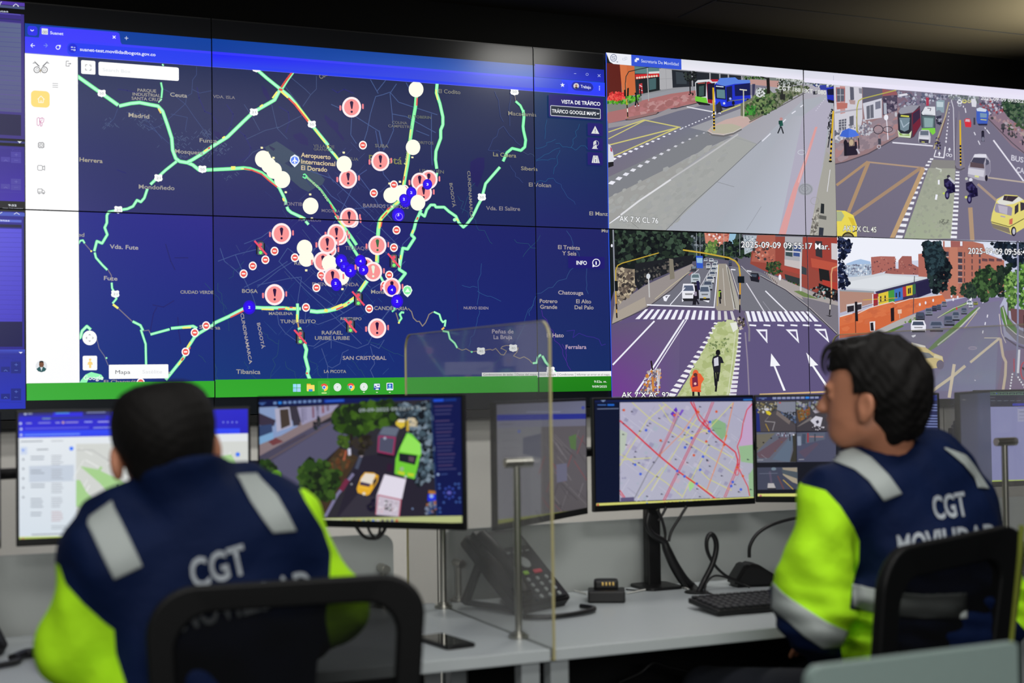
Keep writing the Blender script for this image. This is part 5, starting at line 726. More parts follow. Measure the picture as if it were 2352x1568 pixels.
car(772, 460, 84, 90, (186, 196, 204), (96, 116, 124)); car(712, 580, 118, 150, (232, 232, 240), (90, 100, 124)); car(852, 585, 100, 130, (184, 190, 200), (80, 92, 112), (206, 180, 70)); car(1076, 326, 30, 46, (66, 70, 90)); W.poly([(1245, 425), (1262, 410), (1320, 414), (1334, 450), (1328, 494), (1256, 480)], (30, 30, 40)); W.poly([(1254, 420), (1310, 424), (1304, 448), (1252, 440)], (70, 78, 92)); W.poly([(1325, 440), (1334, 450), (1330, 470), (1322, 466)], (150, 40, 50)); W.disc(1130, 300, 12, (40, 40, 46), 20)
W.line([(768, 600), (760, 690)], 30, (28, 26, 34)); W.line([(778, 520), (786, 640)], 30, (26, 24, 34)); W.line([(790, 480), (800, 560)], 24, (34, 32, 70)); W.line([(776, 640), (800, 685)], 14, (30, 28, 40)); W.line([(745, 690), (780, 655)], 8, (30, 28, 40)); W.line([(770, 575), (772, 612)], 22, (150, 140, 160))
W.poly([(485, 620), (510, 605), (552, 602), (530, 630), (515, 660), (495, 655)], WH); W.poly([(505, 615), (530, 612), (515, 632)], (112, 112, 124)); W.line([(548, 690), (680, 540)], 7, WH); W.line([(740, 430), (800, 380)], 5, (206, 206, 214)); W.line([(712, 430), (745, 405)], 4, (200, 80, 70)); W.line([(820, 520), (900, 380)], 5, (214, 214, 222)); W.line([(345, 690), (940, 712)], 11, WH); W.line([(934, 712), (968, 340)], 8, WH); W.line([(415, 640), (560, 520), (720, 400)], 5, (200, 190, 160)); W.poly([(650, 640), (668, 652), (655, 666)], WH); W.poly([(835, 650), (895, 652), (885, 670)], WH)
W.poly([(945, 712), (970, 330), (1040, 330), (1110, 740), (960, 740)], (156, 148, 138)); W.line([(972, 340), (962, 700)], 5, (196, 180, 80)); W.line([(1040, 340), (1110, 730)], 6, (214, 214, 214)); W.line([(1010, 370), (1030, 700)], 4, (210, 206, 200)); W.poly([(1042, 330), (1070, 380), (1150, 650), (1165, 740), (1115, 730), (1060, 480)], (170, 166, 156)); W.line([(1050, 360), (1120, 720)], 5, (60, 54, 56)); W.line([(1080, 380), (1150, 600)], 5, (220, 216, 210))
W.disc(984, 570, 12, (26, 26, 30)); W.line([(984, 570), (984, 620)], 22, (150, 190, 60)); W.line([(990, 580), (992, 640)], 14, (30, 30, 34)); W.line([(982, 620), (988, 680)], 14, (34, 32, 40))
# right side buildings
W.poly([(1280, 90), (2020, 100), (2030, 660), (1770, 560), (1500, 440), (1370, 390), (1250, 330)], (150, 72, 62)); W.poly([(1190, 80), (1310, 84), (1310, 200), (1200, 250)], (176, 186, 196)); W.blobs([(1195, 84), (1305, 88), (1300, 190), (1210, 230)], 30, 10, [(120, 134, 146), (206, 212, 218), (84, 96, 108)], 69); W.poly([(1310, 80), (1470, 80), (1470, 330), (1260, 310)], (170, 96, 82)); W.blobs([(1300, 150), (1470, 120), (1460, 330), (1260, 300)], 60, 15, [(60, 58, 62), (190, 110, 92), (120, 70, 62), (206, 150, 134)], 70); W.poly([(1555, 92), (1710, 96), (1700, 380), (1550, 340)], (170, 170, 176)); W.poly([(1560, 140), (1620, 150), (1620, 270), (1560, 260)], (60, 76, 80)); W.poly([(1630, 170), (1692, 176), (1692, 270), (1628, 262)], (64, 84, 140)); W.poly([(1550, 292), (1700, 310), (1700, 380), (1550, 345)], (196, 188, 188)); W.poly([(1560, 215), (1690, 225), (1690, 236), (1560, 226)], (210, 208, 212)); W.poly([(1715, 100), (2020, 110), (2026, 500), (1740, 340)], (158, 66, 58)); W.poly([(1820, 130), (1880, 134), (1882, 280), (1824, 262)], (54, 52, 58)); W.poly([(1960, 150), (2016, 155), (2018, 300), (1962, 290)], (206, 200, 204)); W.poly([(1530, 345), (1740, 400), (1740, 440), (1530, 380)], (166, 72, 62)); W.poly([(1550, 420), (1690, 460), (1690, 520), (1560, 470)], (52, 58, 60)); W.poly([(1700, 350), (1745, 370), (1745, 430), (1700, 420)], (60, 66, 72)); W.poly([(1780, 280), (2030, 330), (2030, 400), (1790, 360)], (186, 84, 66)); W.poly([(1850, 370), (1940, 390), (1950, 500), (1860, 480)], (34, 34, 36)); W.poly([(1880, 470), (2030, 500), (2030, 560), (1890, 540)], (176, 62, 52)); W.poly([(1850, 500), (2030, 570), (2030, 660), (1850, 600)], (30, 28, 32)); W.blobs([(1400, 320), (1500, 310), (1530, 400), (1440, 430), (1390, 390)], 90, 14, [(50, 70, 44), (72, 94, 56), (36, 50, 38)], 71); W.blobs([(1500, 450), (1690, 520), (1690, 560), (1560, 510)], 50, 12, [(60, 90, 50), (170, 80, 66), (44, 60, 40)], 72)
W.poly([(1370, 400), (1760, 560), (2030, 670), (2030, 780), (1700, 640), (1480, 520)], (168, 160, 158)); W.poly([(1630, 570), (1690, 565), (1850, 640), (1720, 620)], (110, 130, 80)); W.poly([(1700, 620), (2030, 700), (2040, 960), (1760, 720)], (122, 118, 128)); W.line([(1340, 440), (1560, 560), (1780, 730), (2010, 950)], 7, (60, 54, 66)); W.line([(1340, 432), (1560, 552), (1780, 720), (2010, 940)], 4, (196, 190, 190))
for i in range(8): W.line([(1385+i*14, 400+i*13), (1386+i*14, 420+i*13)], 5, (70, 46, 46), newz=i == 0)
W.line([(1692, 230), (1692, 570)], 15, (206, 204, 208)); W.line([(1962, 640), (1960, 420), (1970, 370), (2020, 350)], 12, (214, 160, 120)); W.line([(1955, 640), (1944, 780)], 10, (30, 28, 32)); W.line([(1950, 690), (1948, 730)], 10, (206, 200, 190)); W.poly([(1910, 782), (1970, 785), (1950, 795)], (30, 28, 32)); W.disc(1510, 450, 12, WH, 26); W.blobs([(1770, 530), (1860, 520), (2020, 580), (2010, 660), (1800, 610)], 70, 12, [(24, 24, 28), (50, 46, 50), (110, 150, 150), (90, 60, 56)], 73); W.poly([(1878, 570), (1908, 570), (1894, 605)], (220, 190, 190))
# crossing
for i in range(15):
    t = i/14; x = 345+(1085-345)*t; dx = -(98-100*t**.75*1.0) if i < 14 else 12; w = 24; W.poly([(x-w*.55, 728+18*t), (x+w*.45, 728+18*t), (x+dx*.92+w, 815+8*t), (x+dx*.92-w*.2-8*(1-t), 815+8*t)], WH if i < 12 else (206, 204, 206), newz=i == 0)
for i in range(12):
    t = i/11; x = 1222+(1750-1222)*t; d = 26+60*t; W.poly([(x-14, 746+2*t), (x+14, 746+2*t), (x+d+12, 836), (x+d-24, 836)], WH, newz=i == 0)
for x in (1272, 1396, 1517, 1633, 1740, 1842): W.line([(x-30, 867), (x+30, 872)], 14, WH, cap=False)
for x, y, k in ((1348, 965, 0), (1610, 965, 40), (1862, 960, 70)):
    P = [(x-50, y-60), (x+50, y-60), (x+52+k*.4, y+62)]; W.poly(P, WH); cx, cy = x+22+k*.1, y-22; W.poly([(cx+(p[0]-cx)*.55, cy+(p[1]-cy)*.55) for p in P], (100, 88, 130))
W.line([(1215, 500), (1375, 755)], 9, (214, 212, 222)); W.line([(1382, 568), (1575, 755)], 10, WH); W.line([(1360, 660), (1430, 750)], 5, (150, 148, 160)); W.line([(1170, 350), (1260, 440)], 5, (200, 198, 206)); W.line([(1080, 380), (1120, 384)], 9, WH); W.line([(1220, 392), (1260, 398)], 8, WH)
for x, y, k in ((1490, 1330, 0), (1840, 1310, 1)):
    if not k: W.poly([(1433, 1115), (1512, 1222), (1470, 1225), (1560, 1440), (1540, 1442), (1455, 1228), (1425, 1228)], (244, 244, 250))
    else: W.poly([(1740, 1108), (1845, 1218), (1808, 1222), (1945, 1420), (1920, 1420), (1792, 1228), (1772, 1228)], (244, 244, 250))
W.line([(45, 1215), (410, 832)], 14, WH); W.line([(240, 1470), (390, 1250), (670, 820)], 15, WH); W.line([(275, 1470), (420, 1250), (692, 822)], 9, (226, 224, 236))
# green strip and its studs
W.poly([(965, 838), (1125, 840), (1150, 900), (1140, 1060), (1110, 1250), (1070, 1490), (600, 1500), (700, 1340), (820, 1120)], (182, 192, 140)); W.blobs([(960, 860), (1110, 850), (1110, 1100), (1050, 1480), (620, 1490), (800, 1180)], 260, 30, [(176, 188, 132), (186, 196, 144), (170, 182, 124), (194, 202, 156)], 74, 1.4, -.3); W.poly([(1070, 850), (1130, 842), (1140, 900), (1100, 930)], (226, 228, 220)); W.blobs([(900, 1000), (1060, 980), (1060, 1120), (860, 1160)], 40, 12, [(120, 136, 90), (134, 150, 100)], 75); W.line([(1120, 920), (1090, 1200), (1050, 1480)], 8, (206, 212, 180))
for i in range(16):
    t = i/15; x, y = 945-(945-560)*t**1.1, 852+(1480-852)*t; q = 20+22*t; W.poly([(x-q, y+q*.1), (x-q*.4, y-q*.45), (x+q, y-q*.2), (x+q*.5, y+q*.5)], (236, 234, 240), newz=i == 0)
    x = 1158-62*t**1.5; y = 905+(1480-905)*t; q = 12+20*t; W.poly([(x-q, y-q*.5), (x+q, y-q*.4), (x+q*.9, y+q*.4), (x-q, y+q*.5)], (226, 224, 232), newz=False)
W.line([(1205, 930), (1225, 1180), (1240, 1490)], 12, (140, 130, 150)); W.line([(1205, 760), (1240, 900), (1240, 1010)], 16, (130, 124, 134)); W.blobs([(1130, 800), (1190, 800), (1195, 900), (1150, 900)], 40, 14, [(40, 36, 40), (90, 80, 74), (190, 180, 170)], 76)
W.line([(660, 210), (860, 240), (1060, 278), (1120, 308), (1150, 350), (1160, 420)], 13, (200, 170, 60)); W.line([(1160, 420), (1160, 600)], 13, (206, 150, 50)); W.line([(1158, 600), (1156, 760)], 11, (24, 24, 28)); W.line([(1158, 640), (1158, 690)], 11, (170, 150, 120)); W.poly([(1138, 440), (1196, 440), (1198, 500), (1140, 498)], (18, 26, 34))
W.blobs([(290, 1470), (340, 1280), (460, 1250), (450, 1470)], 90, 16, [(170, 160, 160), (110, 100, 116), (200, 196, 200), (200, 130, 60)], 77); W.line([(380, 1180), (392, 1260)], 14, (40, 30, 34)); W.line([(392, 1320), (400, 1450)], 20, (200, 130, 60)); W.line([(440, 1250), (440, 1460)], 9, (226, 224, 230)); W.line([(460, 1250), (448, 1400)], 8, (200, 198, 206))
W.disc(966, 1108, 20, (24, 24, 28), 26); W.poly([(920, 1150), (960, 1125), (1000, 1150), (1018, 1200), (990, 1200), (985, 1280), (930, 1285), (912, 1190)], (34, 34, 44)); W.poly([(930, 1160), (968, 1145), (972, 1220), (932, 1228)], (206, 206, 218)); W.line([(955, 1270), (958, 1330), (946, 1450)], 18, (34, 34, 36)); W.line([(935, 1280), (945, 1400)], 16, (26, 26, 34)); W.line([(975, 1280), (965, 1360)], 14, (26, 26, 34))
W.disc(770, 1290, 26, (226, 100, 60), 32); W.poly([(720, 1340), (750, 1290), (810, 1290), (845, 1340), (820, 1380), (812, 1450), (740, 1450), (722, 1390)], (232, 100, 56)); W.poly([(740, 1330), (786, 1310), (792, 1400), (742, 1410)], (120, 40, 70)); W.disc(768, 1302, 18, (90, 50, 50), 16); W.disc(766, 1380, 12, (236, 180, 170)); W.line([(750, 1450), (750, 1490)], 18, (30, 28, 30)); W.line([(796, 1450), (800, 1490)], 18, (30, 28, 30)); W.line([(735, 1440), (818, 1446)], 16, (226, 80, 44))
W.text('2025-09-09 09:55:17 Mar.', 1170, 187, 1942, 205, 52, (246, 246, 248), .008, edge=(60, 60, 66)); W.text('AK 7 X AC 92', 120, 1502, 540, 1502, 48, (246, 246, 248), .01, edge=(40, 36, 44))
W.window()
W.line([(1330, 1475), (2000, 1448), (2700, 1420)], 15, (206, 176, 130))
# view D
W.xf = (1880, 530, 3.919)
W.window((150, 66), (2050, 108), (1870, 1700), (168, 1700))
W.quad([(140, 60), (1900, 100), (1900, 1700), (150, 1700)], [(228, 232, 244), (206, 214, 236), (116, 110, 144), (112, 104, 140)], 4)
W.poly([(150, 60), (1120, 90), (1120, 250), (200, 320)], (238, 240, 250)); W.poly([(220, 300), (300, 270), (350, 258), (440, 280), (440, 310), (230, 320)], (164, 190, 224)); W.poly([(200, 310), (450, 300), (450, 410), (200, 420)], (170, 186, 206)); W.blobs([(205, 315), (450, 305), (450, 400), (205, 410)], 110, 10, [(206, 214, 226), (140, 150, 172), (110, 114, 136), (226, 230, 238)], 81)
BR = (172, 104, 96)
W.poly([(443, 240), (530, 232), (660, 235), (665, 345), (450, 400)], BR); W.poly([(690, 270), (725, 230), (808, 232), (812, 300), (870, 330), (870, 400), (560, 390), (600, 340), (690, 345)], (160, 96, 90)); W.poly([(868, 212), (930, 205), (960, 420), (870, 415)], (176, 106, 94)); W.blobs([(450, 250), (660, 250), (860, 340), (860, 400), (560, 380), (450, 380)], 50, 9, [(80, 56, 66), (130, 78, 78), (186, 124, 112)], 82); W.poly([(1080, 90), (1360, 100), (1480, 130), (1480, 210), (1640, 270), (1640, 560), (1100, 620), (1030, 520)], (178, 112, 96)); W.poly([(1150, 150), (1220, 152), (1230, 520), (1150, 540)], (190, 124, 104))
for r in range(5):
    for c_, w in ((1105, 36), (1225, 38), (1278, 10), (1345, 12), (1412, 16)):
        y = 190+r*58+(c_-1105)*.03; W.poly([(c_, y), (c_+w, y+2), (c_+w, y+42), (c_, y+40)], (70, 64, 76) if w > 12 else (96, 70, 72), newz=c_ == 1105)
        if w > 30: W.line([(c_, y+44), (c_+w, y+46)], 4, (206, 200, 200), newz=False)
for x in (1440, 1500, 1570): W.poly([(x, 250), (x+50, 256), (x+50, 280), (x, 276)], (100, 70, 76))
W.poly([(1075, 92), (1160, 94), (1160, 150), (1075, 150)], (226, 230, 240)); W.poly([(1090, 96), (1105, 96), (1105, 180), (1090, 180)], (178, 112, 100)); W.poly([(1158, 94), (1270, 98), (1270, 150), (1160, 150)], (160, 96, 92)); W.poly([(1244, 100), (1264, 100), (1264, 140), (1244, 140)], (228, 230, 240)); W.poly([(1450, 118), (1520, 110), (1560, 190), (1480, 210)], (220, 226, 240)); W.poly([(1540, 200), (1620, 210), (1610, 250), (1560, 230)], (226, 230, 240))
W.poly([(190, 430), (560, 385), (950, 420), (940, 440), (500, 550), (200, 520)], (206, 210, 216)); W.poly([(200, 470), (560, 400), (900, 425), (500, 530), (210, 512)], (218, 222, 228)); W.poly([(480, 550), (960, 430), (985, 560), (720, 660), (540, 650)], (56, 50, 84)); W.poly([(840, 480), (960, 440), (985, 560), (860, 600)], (40, 36, 70)); W.poly([(160, 530), (470, 555), (470, 650), (165, 740)], (176, 136, 122)); W.poly([(160, 530), (470, 545), (470, 560), (160, 545)], (150, 156, 164)); W.poly([(450, 575), (505, 565), (505, 680), (455, 690)], (160, 50, 56)); W.poly([(508, 570), (600, 545), (602, 650), (512, 680)], (222, 196, 64)); W.poly([(598, 545), (655, 530), (655, 640), (602, 655)], (70, 150, 66)); W.poly([(652, 530), (728, 510), (730, 620), (655, 640)], (66, 116, 190)); W.poly([(726, 508), (762, 502), (762, 590), (730, 600)], (176, 56, 64)); W.poly([(758, 500), (815, 490), (816, 580), (762, 590)], (216, 190, 60)); W.poly([(815, 488), (842, 480), (842, 570), (818, 576)], (50, 120, 70))
for x, y in ((530, 620), (570, 615), (670, 590), (700, 580), (780, 550), (795, 545)): W.line([(x, y-30), (x, y+20)], 12, (44, 40, 54))
W.line([(370, 625), (680, 605)], 6, (206, 170, 60)); W.line([(458, 570), (460, 685)], 10, (226, 224, 230)); W.line([(345, 700), (640, 612)], 4, (90, 70, 70)); W.poly([(222, 665), (360, 645), (362, 710), (226, 740)], (214, 210, 214)); W.poly([(228, 682), (290, 672), (290, 724), (230, 738)], (44, 40, 48)); W.poly([(300, 668), (358, 660), (358, 706), (300, 720)], (50, 46, 54))
W.poly([(160, 780), (270, 750), (330, 740), (440, 690), (700, 630), (1085, 580), (1120, 640), (840, 740), (440, 920), (160, 960)], (212, 112, 70)); W.poly([(160, 860), (440, 780), (640, 720), (640, 820), (440, 930), (160, 970)], (206, 104, 64)); W.blobs([(180, 780), (620, 660), (1060, 600), (1060, 640), (640, 760), (180, 900)], 60, 20, [(214, 116, 74), (206, 108, 70), (200, 104, 68)], 83, 2, -.3)
W.line([(165, 775), (275, 742)], 8, (226, 220, 216)); W.line([(325, 745), (430, 695), (520, 670), (640, 640), (660, 655), (790, 615), (880, 605), (1080, 575)], 7, (222, 214, 208)); W.line([(300, 650), (305, 920)], 6, (50, 40, 40)); W.line([(308, 640), (316, 815)], 22, (30, 28, 34)); W.line([(833, 410), (820, 780)], 7, (70, 70, 80)); W.poly([(618, 700), (650, 690), (652, 810), (622, 820)], (36, 28, 34)); W.line([(700, 720), (700, 790)], 4, (190, 180, 170)); W.poly([(682, 712), (718, 708), (718, 745), (684, 748)], (226, 190, 170)); W.poly([(430, 820), (480, 815), (480, 905), (436, 905)], (226, 222, 226)); W.poly([(436, 830), (462, 826), (468, 900), (440, 900)], (34, 30, 34))
W.poly([(440, 920), (840, 740), (1120, 640), (1300, 600), (1640, 600), (1600, 680), (1640, 960), (1880, 1060), (1900, 1700), (500, 1700)], (124, 116, 150)); W.poly([(640, 900), (960, 760), (1300, 640), (1400, 660), (1100, 900), (900, 1060), (700, 1000)], (122, 118, 140)); W.quad([(1420, 660), (1600, 630), (1560, 1440), (960, 1440)], [(122, 118, 142), (122, 120, 144), (132, 134, 168), (126, 124, 160)], 5); W.poly([(1640, 1080), (1880, 1060), (1900, 1600), (1560, 1500)], (128, 110, 140)); W.poly([(440, 920), (700, 800), (860, 740), (870, 790), (640, 880), (560, 918)], (176, 172, 172)); W.poly([(560, 918), (720, 850), (740, 860), (620, 918)], (90, 120, 60)); W.blobs([(740, 820), (840, 780), (850, 800), (760, 840)], 20, 10, [(80, 110, 50), (100, 134, 60)], 84)
W.poly([(1050, 780), (1100, 740), (1310, 640), (1330, 650), (1130, 745)], (100, 136, 66)); W.line([(1040, 785), (1180, 700), (1320, 650)], 4, (214, 210, 190)); W.poly([(940, 1080), (1040, 980), (1350, 720), (1410, 680), (1340, 780), (1100, 1000), (960, 1090)], (100, 130, 74)); W.line([(1040, 1030), (1230, 880), (1420, 690)], 12, (190, 194, 184)); W.line([(1280, 880), (1395, 730)], 5, (206, 190, 140))
for a in ((885, 770, 84, 70, (70, 74, 92)), (962, 730, 70, 66, (120, 126, 142)), (1012, 700, 46, 50, (60, 60, 84)), (1052, 690, 42, 48, (80, 84, 104)), (1100, 660, 50, 46, (130, 130, 146)), (868, 860, 136, 106, (232, 232, 242)), (1030, 860, 130, 96, (120, 124, 146)), (1145, 810, 100, 90, (96, 100, 120)), (1205, 768, 72, 84, (120, 126, 144)), (1278, 722, 58, 60, (110, 116, 134)), (1328, 650, 52, 40, (224, 228, 236)), (1340, 680, 40, 32, (190, 194, 206)), (1382, 655, 40, 30, (150, 150, 70))): car(*a)
W.line([(1210, 690), (1212, 712)], 12, (196, 60, 70)); W.disc(1336, 610, 14, WH, 20)
for x, y in ((1165, 590), (1180, 620), (1220, 600), (1290, 590), (880, 665), (932, 650), (1000, 628), (1445, 640)): W.disc(x, y, 8, (226, 226, 236), 14)
W.blobs([(905, 110), (1060, 110), (1120, 260), (1165, 330), (1130, 520), (1000, 580), (960, 420), (920, 250)], 420, 22, [(28, 38, 44), (20, 28, 34), (40, 56, 56), (16, 20, 28)], 85); W.blobs([(930, 95), (1060, 100), (1100, 300), (980, 420), (930, 250)], 200, 18, [(26, 38, 46), (44, 64, 72)], 86); W.blobs([(150, 66), (235, 74), (275, 120), (250, 200), (200, 260), (215, 400), (250, 470), (200, 530), (150, 520)], 260, 17, [(18, 24, 46), (30, 38, 64), (14, 18, 34), (50, 60, 96)], 87)
W.blobs([(1350, 460), (1400, 380), (1500, 310), (1580, 400), (1590, 560), (1460, 640), (1380, 600)], 330, 22, [(40, 60, 40), (56, 84, 50), (30, 44, 34), (70, 100, 60)], 88); W.blobs([(1240, 500), (1350, 460), (1400, 590), (1320, 610), (1240, 560)], 120, 18, [(34, 48, 44), (50, 70, 54)], 89); W.blobs([(1500, 110), (1900, 110), (1900, 320), (1700, 340), (1640, 260), (1560, 160)], 240, 24, [(26, 36, 52), (38, 52, 66), (18, 26, 36)], 90); W.blobs([(1570, 330), (1700, 300), (1690, 420), (1650, 600), (1590, 600)], 130, 20, [(26, 38, 34), (40, 56, 44)], 91); W.blobs([(1640, 420), (1760, 340), (1760, 640), (1690, 720), (1650, 600)], 230, 17, [(76, 110, 56), (104, 146, 72), (50, 80, 44), (140, 176, 96)], 92); W.blobs([(1770, 290), (1900, 270), (1900, 700), (1800, 720), (1760, 600)], 250, 20, [(60, 100, 46), (90, 136, 60), (44, 74, 40), (120, 164, 80)], 93); W.blobs([(1150, 510), (1200, 500), (1200, 570), (1160, 580)], 40, 12, [(40, 58, 46)], 94)
W.poly([(1690, 700), (1900, 720), (1900, 900), (1780, 870), (1700, 800)], (110, 76, 80)); W.poly([(1600, 690), (1630, 670), (1660, 760), (1760, 880), (1900, 960), (1900, 1060), (1760, 1010), (1650, 900)], (124, 118, 130)); W.poly([(1600, 700), (1625, 680), (1680, 800), (1760, 900), (1740, 930), (1640, 860), (1610, 780)], (92, 130, 70)); W.line([(1622, 690), (1660, 860), (1740, 930), (1880, 990)], 7, (206, 200, 206)); W.line([(1590, 750), (1610, 920), (1650, 1010)], 6, (216, 206, 200)); W.line([(1640, 960), (1740, 1030), (1880, 1080)], 14, (84, 76, 96)); W.line([(1668, 640), (1670, 800)], 8, (60, 46, 46)); W.poly([(1808, 760), (1835, 765), (1835, 940), (1810, 930)], (60, 44, 50))
W.line([(1758, 110), (1758, 880), (1745, 1310)], 16, (134, 138, 168))
LM = (214, 200, 176)
W.line([(1330, 1185), (1590, 970)], 22, LM); W.line([(1455, 965), (1600, 965)], 8, (206, 196, 180)); W.line([(1600, 970), (1625, 1130), (1650, 1180), (1645, 1300), (1625, 1430)], 24, (206, 188, 166)); W.line([(1285, 1215), (1170, 1310), (990, 1440)], 26, LM); W.line([(1186, 1200), (1170, 1310), (1140, 1500)], 28, (222, 206, 184)); W.ring(1352, 1056, 36, 8, (160, 150, 172), 12); W.disc(1352, 1056, 26, (140, 134, 162), 9)
for x, y in ((1484, 768), (1464, 835), (1443, 910)): W.line([(x+2, y-12), (x-2, y+14)], 8, WH, cap=False)
for i in range(6): W.disc(1708-4*i, 1290+26*i, 8, WH, 9, newz=i == 0, n=8); W.disc(1760+14*i, 1318+22*i, 8, WH, 9, newz=False, n=8)
W.line([(1770, 1070), (1758, 1280)], 20, (226, 226, 238)); W.line([(1722, 1150), (1724, 1270)], 9, (190, 60, 80)); W.ring(1820, 1258, 36, 10, (200, 56, 80), 78); W.line([(1795, 1230), (1822, 1255), (1838, 1320)], 16, (40, 34, 44)); W.poly([(800, 945), (840, 935), (838, 950), (815, 962)], WH); W.line([(1368, 1340), (1378, 1350)], 7, (214, 210, 226))
W.poly([(800, 1010), (920, 1045), (1000, 1100), (1080, 1130), (1090, 1180), (1060, 1230), (960, 1245), (860, 1240)], (226, 204, 140)); W.poly([(800, 1005), (925, 1035), (930, 1050), (820, 1040)], (236, 232, 220)); W.poly([(880, 1090), (960, 1100), (1010, 1140), (920, 1150)], (120, 124, 130)); W.poly([(1010, 1110), (1080, 1135), (1080, 1160), (1000, 1140)], (240, 226, 180)); W.disc(1060, 1205, 34, (110, 100, 124), 42)
W.text('2025-09-09 09:56:42', 1312, 210, 1860, 222, 52, (246, 246, 248), .008, edge=(60, 60, 66)); W.text('a', 972, 1438, 984, 1438, 20, (30, 30, 30), .02)
W.window(); W.xf = (0., 0., 1.)
W.line([(1393, 526.9), (1600, 533.4), (1915, 543.8), (2360, 559)], 1.2, (20, 22, 30))
# ---- the display panels themselves
PANELN = {(0, 0): 'top', (0, 1): 'bottom'}
PL = {(-1, 1): 'video wall panel at the top left corner with the dark camera list and white menu', (-1, 0): 'video wall panel at the lower left with the white menu strip and round portrait',
      (0, 1): 'video wall panel showing the airport and the blue browser bar of the city map', (0, 0): 'lower video wall panel crowded with red alert icons on the dark map',
      (1, 1): 'upper video wall panel with the traffic view menu beside the two parked buses', (1, 0): 'lower video wall panel with the clock on green bar and the striped pedestrian crossing',
      (2, 1): 'upper right video wall panel showing two motorcycles and a yellow taxi', (2, 0): 'lower right video wall panel showing the orange wall and row of waiting cars'}
for (i, j), lab in PL.items():
    u0, v0 = i*PW, (j-1)*PH
    t = thing('display_panel', lab, 'display panel', (u0+PW/2, .05, 1.901+v0), 'display panels of the big picture wall')
    MB().box((u0+PW/2, .052, 1.901+v0+PH/2), (PW-.0012, .1, PH-.0012), bev=.001, seg=1).build('bezel', M_BEZEL, t)
    W.build('screen', M_WALLSCREEN, t, (u0+.0019, v0+.0019, u0+PW-.0019, v0+PH-.0019), lift=.0006)
print('wall tris', len(W.t), 'layers', W.z)
# ================================================================== room shell
M_WALLW = mat('white_wall_paint', (214, 212, 206), .6, bump=.02, bscale=60, var=.02)
M_WALLK = mat('black_fascia', (10, 10, 9), .85, 0, .08, bump=.03, bscale=60)
M_CEIL = mat('dark_ceiling', (58, 54, 44), .9, 0, .1, bump=.05, bscale=50)
M_FLOOR = mat('dark_carpet', (34, 36, 40), .95, bump=.6, bscale=500, var=.25)
def struct(name, mb, m):
    o = mb.build(name, m); o['kind'] = 'structure'; return o
struct('floor', MB().box((.8, -2.6, -.02), (8.4, 5.6, .04), bev=0), M_FLOOR)
struct('ceiling', MB().box((.8, -2.6, 2.745), (8.4, 5.6, .05), bev=0), M_CEIL)
struct('wall_back', MB().box((.8, .17, .6095), (8.4, .14, 1.219), bev=0), M_WALLW)
struct('wall_fascia', MB().box((.8, .13, 2.6512), (8.4, .22, .1372), bev=0), M_WALLK)
struct('wall_cavity', MB().box((.8, .22, 1.9005), (8.4, .04, 1.363), bev=0), M_WALLK)
struct('trim_1', MB().box((.8, .048, 1.205), (8.4, .1, .028), bev=.002), mat('dark_sill', (20, 21, 21), .6, 0, .15))
struct('trim_2', MB().box((.84, .098, .6), (.004, .004, 1.17), bev=0).box((-1.6, .098, .6), (.004, .004, 1.17), bev=0).box((3.2, .098, .6), (.004, .004, 1.17), bev=0), mat('panel_joint', (120, 118, 112), .7))
struct('trim_3', MB().box((1.785, -1.9, 2.7185), (.006, 3.6, .004), bev=0).box((-1.0, -1.9, 2.7185), (.006, 3.6, .004), bev=0).box((.8, -.36, 2.7188), (7.6, .006, .003), bev=0), mat('ceiling_joint', (10, 10, 9), .9))

# ================================================================== desks
DX = [(-1.089, .334, 'white desk on the left, in front of the man with the yellow left sleeve lowered', 'left'), (.346, 1.809, 'white desk in the middle carrying the black keyboard and charging cradle', 'mid'), (1.821, 3.2, 'white desk at the right edge, beyond the man looking left', 'right')]
for x0, x1, lab, k in DX:
    t = thing('desk', lab, 'desk', ((x0+x1)/2, -1.59, 0), 'white operator desks in one row')
    xc, w = (x0+x1)/2, x1-x0
    MB().box((xc, -1.589, .7165), (w, .746, .027), bev=.0025).build('worktop', M_DESK, t)
    for sx in (x0+.03, x1-.03):
        MB().box((sx, -1.9, .3515), (.045, .04, .703), bev=.003).build('leg', M_DESK, t)
        MB().box((sx, -1.27, .3515), (.045, .04, .703), bev=.003).build('leg', M_DESK, t)
    MB().box((xc, -1.27, .66), (w-.1, .02, .08), bev=.002).build('rear_rail', M_DESKU, t)
    MB().box((xc, -1.292, .36), (w-.12, .016, .52), bev=.002).build('under_desk_shade', mat('dark_shade_board', (24, 25, 27), .7, 0, .1), t)  # added dark board standing in for the shade under the desk
    MB().box((xc, -1.45, .655), (w-.12, .16, .03), bev=.004).build('cable_tray', M_BLACK, t)
M_PRIV = mat('grey_privacy_panel', (170, 175, 173), .45, bscale=20, var=.02)
for x0, x1, lab in ((-1.05, .232, 'grey privacy panel behind the left desk, under the white map monitor'), (.372, 1.70, 'grey privacy panel behind the desk phone and the middle desk'), (1.83, 3.15, 'grey privacy panel behind the desk at the right edge')):
    M = Matrix.Translation(((x0+x1)/2, -1.176, .665)) @ Matrix.Rotation(math.pi/2, 4, 'X')
    o = MB().prism(rrect(x1-x0, .51, (.002, .035, .035, .002), 6), M, .012, .001).build('privacy_panel', M_PRIV)
    tag(o, lab, 'panel', 'privacy panels along the desk row')
